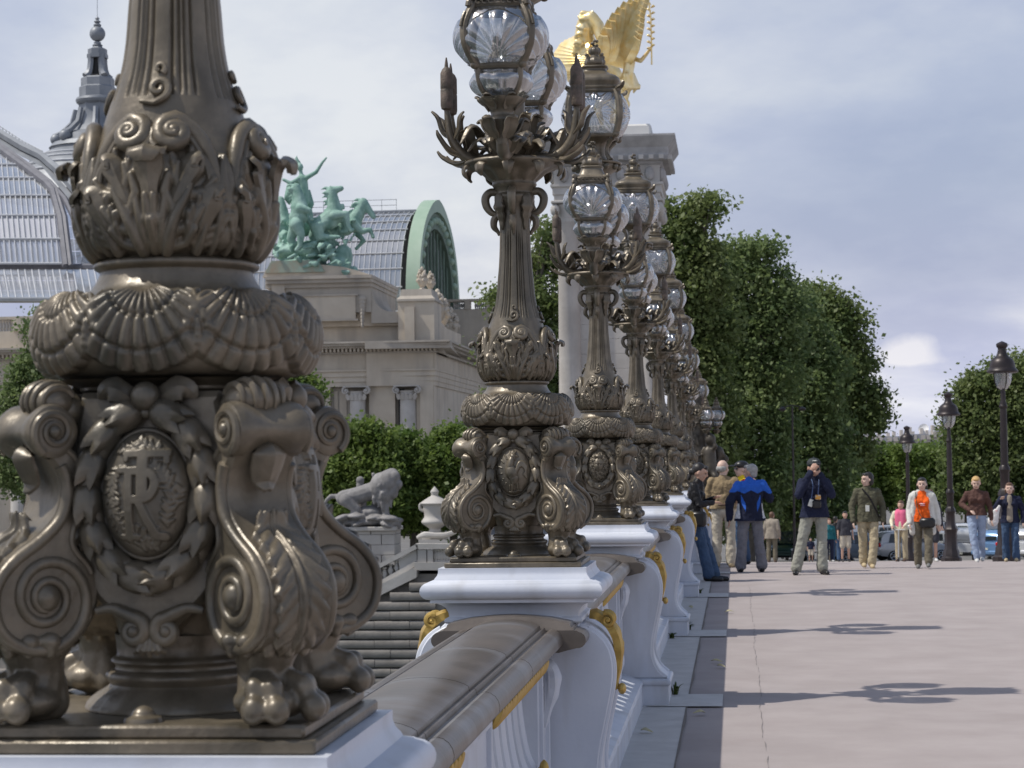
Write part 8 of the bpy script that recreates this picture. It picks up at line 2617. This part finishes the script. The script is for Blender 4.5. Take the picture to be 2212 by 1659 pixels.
# ------------------------------------------------------------------ cars
TYRE = mat('tyre', (0.015, 0.015, 0.015), rough=0.8)
CARGLASS = mat('car_glass', (0.02, 0.025, 0.03), rough=0.05, spec=0.8)
TAIL = mat('tail_lamp', (0.45, 0.02, 0.02), rough=0.2)
HEADL = mat('head_lamp', (0.8, 0.82, 0.8), rough=0.1, metal=0.3)
CHROME = mat('chrome_rim', (0.5, 0.5, 0.5), rough=0.25, metal=0.8)
PLATE = mat('number_plate', (0.7, 0.68, 0.55), rough=0.5)
def car(label, px, Y, heading, color, kind='hatch', L=4.0):
    """heading: angle of the car's front in the ground plane; local +X is forward."""
    p = at(px, 1200, Y)
    paint = mat('car_paint_%d%d%d' % tuple(int(c * 99) for c in color), color, rough=0.25, metal=0.3, coat=0.6)
    t = thing('parked_car', label, 'car', (p.x, Y, deck(Y)), heading, 'cars in the square beyond the bridge')
    hw = 0.86
    if kind == 'van':
        prof = [(-2.0, 0.45, 0.95), (-1.97, 0.40, 1.80), (-0.6, 0.30, 1.86), (0.55, 0.30, 1.80), (1.15, 0.30, 1.12), (1.8, 0.30, 0.98), (2.02, 0.42, 0.75)]
        belt, roof = 1.05, [(-1.93, 1.05), (-1.88, 1.76), (0.45, 1.76), (1.12, 1.08)]
    else:
        prof = [(-1.95, 0.45, 0.90), (-1.88, 0.32, 1.02), (-1.1, 0.24, 1.02), (0.2, 0.22, 0.98), (1.0, 0.26, 0.94), (1.7, 0.30, 0.82), (1.98, 0.42, 0.62)]
        belt, roof = 0.96, [(-1.86, 0.98), (-1.62, 1.46), (-0.8, 1.56), (0.1, 1.52), (1.05, 0.94)]
    k = L / 4.0
    # lower body: rounded sections along the length
    xs = np.linspace(prof[0][0], prof[-1][0], 25)
    secs = []
    for x in xs:
        z0 = np.interp(x, [q[0] for q in prof], [q[1] for q in prof]); z1 = np.interp(x, [q[0] for q in prof], [q[2] for q in prof])
        if kind == 'van':
            z1 = min(z1, 1.08)
        e = min(1.0, 0.80 + 0.20 * math.sqrt(max(0, min((x - xs[0]), (xs[-1] - x)) / 0.5)))
        w = hw * e
        secs.append([(x * k, -w * 0.93, z0), (x * k, -w, z0 + 0.14), (x * k, -w * 1.01, (z0 + z1) / 2), (x * k, -w * 0.96, z1 - 0.05), (x * k, -w * 0.86, z1), (x * k, 0, z1 + 0.03), (x * k, w * 0.86, z1), (x * k, w * 0.96, z1 - 0.05), (x * k, w * 1.01, (z0 + z1) / 2), (x * k, w, z0 + 0.14), (x * k, w * 0.93, z0)])
    g = grid(np.array(secs), cv=True)
    n = 11
    g[1].append(tuple(range(n))); g[1].append(tuple((len(xs) - 1) * n + i for i in range(n))[::-1])
    obj('body', g, paint, t, 40)
    # cabin
    rr = spline([(x, z) for x, z in roof], 5)
    cab = []
    for x, z in rr:
        w0 = hw * 0.90
        f = (z - belt) / 0.6
        w1 = w0 * (1 - 0.20 * max(0, f))
        cab.append([(x * k, -w0, belt - 0.06), (x * k, -w1, max(z - 0.04, belt - 0.05)), (x * k, -w1 * 0.85, max(z, belt - 0.04)), (x * k, 0, max(z + 0.025, belt - 0.03)), (x * k, w1 * 0.85, max(z, belt - 0.04)), (x * k, w1, max(z - 0.04, belt - 0.05)), (x * k, w0, belt - 0.06)])
    obj('cabin', grid(np.array(cab)), paint, t, 40)
    # side windows, windscreen and rear window
    def quad(pts, name, m, off):
        V = [np.array(q, float) for q in pts]
        obj(name, geo([*V], [(0, 1, 2, 3)]), m, t, False)
    top = max(z for _, z in roof) - 0.13
    rear_x, front_x = roof[0][0], roof[-1][0]
    for s in (-1, 1):
        w0, w1 = hw * 0.905 + 0.006, hw * 0.905 * 0.835 + 0.012
        if kind == 'van':
            wins = [((0.05, 0.92), (0.05, 0.44))]
        else:
            wins = [((-1.45, -0.78), (-1.30, -0.78)), ((-0.70, 0.05), (-0.70, 0.02)), ((0.12, 0.88), (0.12, 0.25))]
        for (a, b), (c, d) in wins:
            quad([(a * k, s * w0, belt + 0.04), (b * k, s * w0, belt + 0.04), (d * k, s * w1, top), (c * k, s * w1, top)], 'side_window', CARGLASS, 0)
    (xa, za), (xb, zb_) = roof[-1], roof[-2]
    nx, nz = (zb_ - za), (xa - xb)
    ln = math.hypot(nx, nz); nx, nz = nx / ln * 0.07, nz / ln * 0.07
    quad([(xa * k + nx, -0.70, za + nz), (xa * k + nx, 0.70, za + nz), (xb * k + nx * 1.1, 0.58, zb_ + nz - 0.02), (xb * k + nx * 1.1, -0.58, zb_ + nz - 0.02)], 'windscreen', CARGLASS, 0)
    (xa, za), (xb, zb_) = roof[0], roof[1]
    quad([(xa * k - 0.04, 0.66, za + 0.12), (xa * k - 0.04, -0.66, za + 0.12), (xb * k - 0.05, -0.56, zb_ - 0.05), (xb * k - 0.05, 0.56, zb_ - 0.05)], 'rear_window', CARGLASS, 0)
    for s in (-1, 1):
        obj('tail_lamp', ell((-1.90 * k, s * 0.70, 0.88), (0.06, 0.10, 0.12)), TAIL, t)
        obj('head_lamp', ell((1.82 * k, s * 0.62, 0.70), (0.12, 0.15, 0.08)), HEADL, t)
        for x in (-1.22, 1.25):
            w = obj('wheel', mv(rx(lathe([(0.05, -0.10), (0.24, -0.10), (0.30, -0.08), (0.31, 0), (0.30, 0.08), (0.24, 0.10), (0.05, 0.10)], 24), math.pi / 2), 0, 0, 0), TYRE, t, 30, loc=(x * k, s * 0.78, 0.31))
            rim = [lathe([(0.02, 0.0), (0.05, 0.02), (0.06, 0.0)], 12), tube(np.array([(0.20 * math.cos(a), 0.20 * math.sin(a), 0) for a in np.linspace(0, 2 * math.pi, 24)]), 0.022, 6, caps=False)] + [tube(np.array([(0.04 * math.cos(a), 0.04 * math.sin(a), 0.01), (0.20 * math.cos(a), 0.20 * math.sin(a), 0)]), 0.018, 5) for a in np.linspace(0, 2 * math.pi, 6)[:-1]]
            r_ = obj('rim', rx(join(rim), math.pi / 2), CHROME, w)
            r_.location = (0, s * 0.105, 0)
    obj('bumper', box(-2.03 * k, -1.9 * k, -0.74, 0.74, 0.36, 0.56, 0.05), paint if kind == 'hatch' else BLACK, t)
    obj('number_plate', box(-2.045 * k, -2.033 * k, -0.26, 0.26, 0.60 if kind == 'hatch' else 0.42, 0.70 if kind == 'hatch' else 0.52), PLATE, t)
    return t
car('silver hatchback behind the walkers, seen from its rear quarter', 1968, 112, RAD(18), (0.42, 0.42, 0.43), L=4.2)
car('white van seen from behind, right of the middle street lamp', 2078, 118, RAD(78), (0.72, 0.73, 0.74), 'van')
car('light blue estate car behind the woman in navy', 2172, 110, RAD(52), (0.18, 0.32, 0.55), L=4.1)
car('white car cut by the right edge of the picture', 2228, 106, RAD(60), (0.72, 0.73, 0.74), L=4.0)
car('dark green car with its headlights towards the bridge', 1700, 112, RAD(-100), (0.02, 0.05, 0.04), L=4.0)
car('grey-blue car partly hidden behind the walker in olive', 1868, 116, RAD(10), (0.25, 0.29, 0.34), L=4.0)
car('white car farther back above the silver hatchback', 1900, 138, RAD(20), (0.70, 0.71, 0.72), L=4.2)
car('silver car far back beside the middle street lamp', 2040, 142, RAD(-15), (0.45, 0.46, 0.47), L=4.2)
car('white car far back behind the blond woman', 2135, 146, RAD(70), (0.68, 0.69, 0.7), L=4.2)
car('dark car far back between the brown and navy jackets', 2150, 132, RAD(100), (0.05, 0.05, 0.06), L=4.2)
car('white delivery van far back behind the photographer', 1722, 134, RAD(95), (0.68, 0.69, 0.7), 'van')

for k, (x, Y, h, c, kd, lb) in enumerate(((1762, 150, 15, (0.68, 0.69, 0.7), 'hatch', 'tiny white car far off between the legs of the photographer and the teal top'), (1812, 156, -20, (0.09, 0.10, 0.12), 'hatch', 'tiny dark car far off behind the man in shorts'), (1850, 152, 30, (0.66, 0.67, 0.68), 'van', 'tiny white van far off left of the walker in olive'),
        (1935, 158, 10, (0.4, 0.42, 0.45), 'hatch', 'tiny grey car far off behind the pink waistcoat'), (1990, 164, 60, (0.30, 0.03, 0.03), 'hatch', 'tiny red car far off behind the orange T-shirt'), (2030, 168, 20, (0.66, 0.67, 0.68), 'hatch', 'tiny white car far off left of the middle street lamp'), (2098, 160, -30, (0.66, 0.67, 0.68), 'hatch', 'tiny white car far off above the white van'),
        (2160, 166, 40, (0.35, 0.36, 0.38), 'van', 'tiny grey van far off between the two women at the right'))):
    car(lb, x, Y, RAD(h), c, kd)

# ------------------------------------------------------------------ far town
FY = 520.0
F_ = Trace(FY)
ZROOF = mat('far_zinc_roof', (0.30, 0.31, 0.34), (0.38, 0.38, 0.40), rough=0.7, scale=0.1)
FW = mat('far_wall', (0.52, 0.47, 0.42), (0.60, 0.55, 0.50), rough=0.9, scale=0.05)
FLAB = ['far pale apartment block with zinc roof, leftmost above the clipped trees', 'far apartment block with zinc roof behind the small street lamp', 'far apartment block under the white satellite dish', 'far apartment block at the right, beside the spreading tree']
fz = lambda y: float(F_.p(1950, y)[2])
for i, (xa, xb, yt, ye) in enumerate(((1838, 1896, 938, 950), (1897, 1958, 942, 954), (1959, 2012, 938, 951), (2013, 2075, 930, 946))):
    x0, x1 = float(F_.p(xa, 950)[0]), float(F_.p(xb, 950)[0])
    g0 = deck(FY)
    t = thing('apartment_block', FLAB[i], 'building', ((x0 + x1) / 2, FY, g0), 0, 'far apartment blocks')
    w = (x1 - x0) / 2 - 0.1
    he, ht = fz(ye) - g0, fz(yt) - g0
    obj('wall', box(-w, w, 0, 14, 0, he), FW, t)
    rf = obj('roof', prism([(-w - 0.2, he), (w + 0.2, he), (w - 0.6, ht), (-w + 0.6, ht)], -0.3, 14.2), ZROOF, t)
    R = random.Random(i)
    for k in range(4):
        x = -w + (k + 0.5) * 2 * w / 4 + R.uniform(-.4, .4)
        obj('chimney', box(x - 0.35, x + 0.35, 4, 7, ht - 0.5, ht + R.uniform(0.6, 1.8)), FW, rf)
        obj('dormer', box(x - 0.5, x + 0.5, -0.6, 3, he + 0.1, he + (ht - he) * 0.8), FW, rf)
    for r_ in range(3):
        for k in range(5):
            x = -w + (k + 0.5) * 2 * w / 5
            wnd = obj('window', box(x - 0.45, x + 0.45, -0.06, 0.2, he - 2.4 - r_ * 3, he - 0.7 - r_ * 3), CARGLASS, t)
dp = F_.p(2000, 928)
t = thing('satellite_dish', 'white satellite dish on a far roof between the trees', 'dish', (float(dp[0]), FY + 5, fz(940)))
dh = fz(928) - fz(940)
obj('reflector', aim(lathe([(0.0, 0), (0.5, 0.06), (1.0, 0.25), (1.3, 0.48)], 24, 2, cap=False), (0, 0, dh), (-0.35, -1, 0.35)), mat('dish_white', (0.8, 0.8, 0.8), rough=0.5), t)
obj('mast', tube(np.array([(0, 0.3, -0.6), (0, 0.2, dh)]), 0.12, 6), ZROOF, t)

# ------------------------------------------------------------------ litter and weeds at the foot of the balustrade
WEED = leaf_mat('weeds', (0.06, 0.10, 0.02), (0.14, 0.18, 0.05), 4)
for k, (x, Y, h) in enumerate(((-0.44, 14.62, 0.09), (-0.50, 20.05, 0.10), (-0.47, 20.10, 0.07), (-0.60, 19.2, 0.06), (-0.46, 25.5, 0.08))):
    R = random.Random(k)
    g = []
    for _ in range(26):
        a = R.random() * 6.28
        l = R.uniform(0.4, 1.0) * h
        g.append(leaf(spline([(0.02 * math.cos(a), 0.02 * math.sin(a), 0), (l * 0.4 * math.cos(a), l * 0.4 * math.sin(a), l * 0.7), (l * 0.9 * math.cos(a), l * 0.9 * math.sin(a), l * R.uniform(.5, 1))], 3), [0.003, 0.007, 0.001], th=0.0005, nu=3))
    o = obj('weed_tuft', join(g), WEED, None, True, loc=(x, Y, deck(Y) + 0.008))
    tag(o, ['weed tuft at the foot of the third white pedestal', 'larger weed tuft at the foot of the fourth white pedestal', 'smaller weed tuft beside the fourth white pedestal', 'low weed patch just before the fourth white pedestal', 'weed tuft at the foot of the fifth white pedestal'][k], 'weed', 'weeds along the balustrade foot')
LITTER = mat('dry_leaf', (0.40, 0.36, 0.20), (0.5, 0.46, 0.30), rough=0.8, scale=9)
for k, (x, Y) in enumerate(((-0.18, 16.9), (-0.14, 16.5), (-0.26, 13.5), (-0.10, 22.3), (-0.55, 12.6), (-0.50, 23.0))):
    R = random.Random(40 + k)
    g = leaf(spline([(-0.05, 0, 0.004), (0, 0.01, 0.018), (0.05, 0, 0.008)], 4), [0.004, 0.026, 0.003], th=0.001, cup=0.4, nu=5)
    o = obj('fallen_leaf', g, LITTER, None, True, loc=(x, Y, deck(Y) + 0.012), rot=R.random() * 6)
    tag(o, ['dry leaf on the shaded asphalt beyond the third pedestal, farther of two', 'dry leaf on the shaded asphalt beyond the third pedestal, nearer of two', 'dry leaf at the edge of the granite slab by the third pedestal', 'dry leaf on the shaded asphalt beyond the fourth pedestal', 'dry leaf on the granite strip near the bottom edge', 'dry leaf on the granite strip beyond the fourth pedestal'][k], 'leaf', 'fallen leaves by the balustrade')
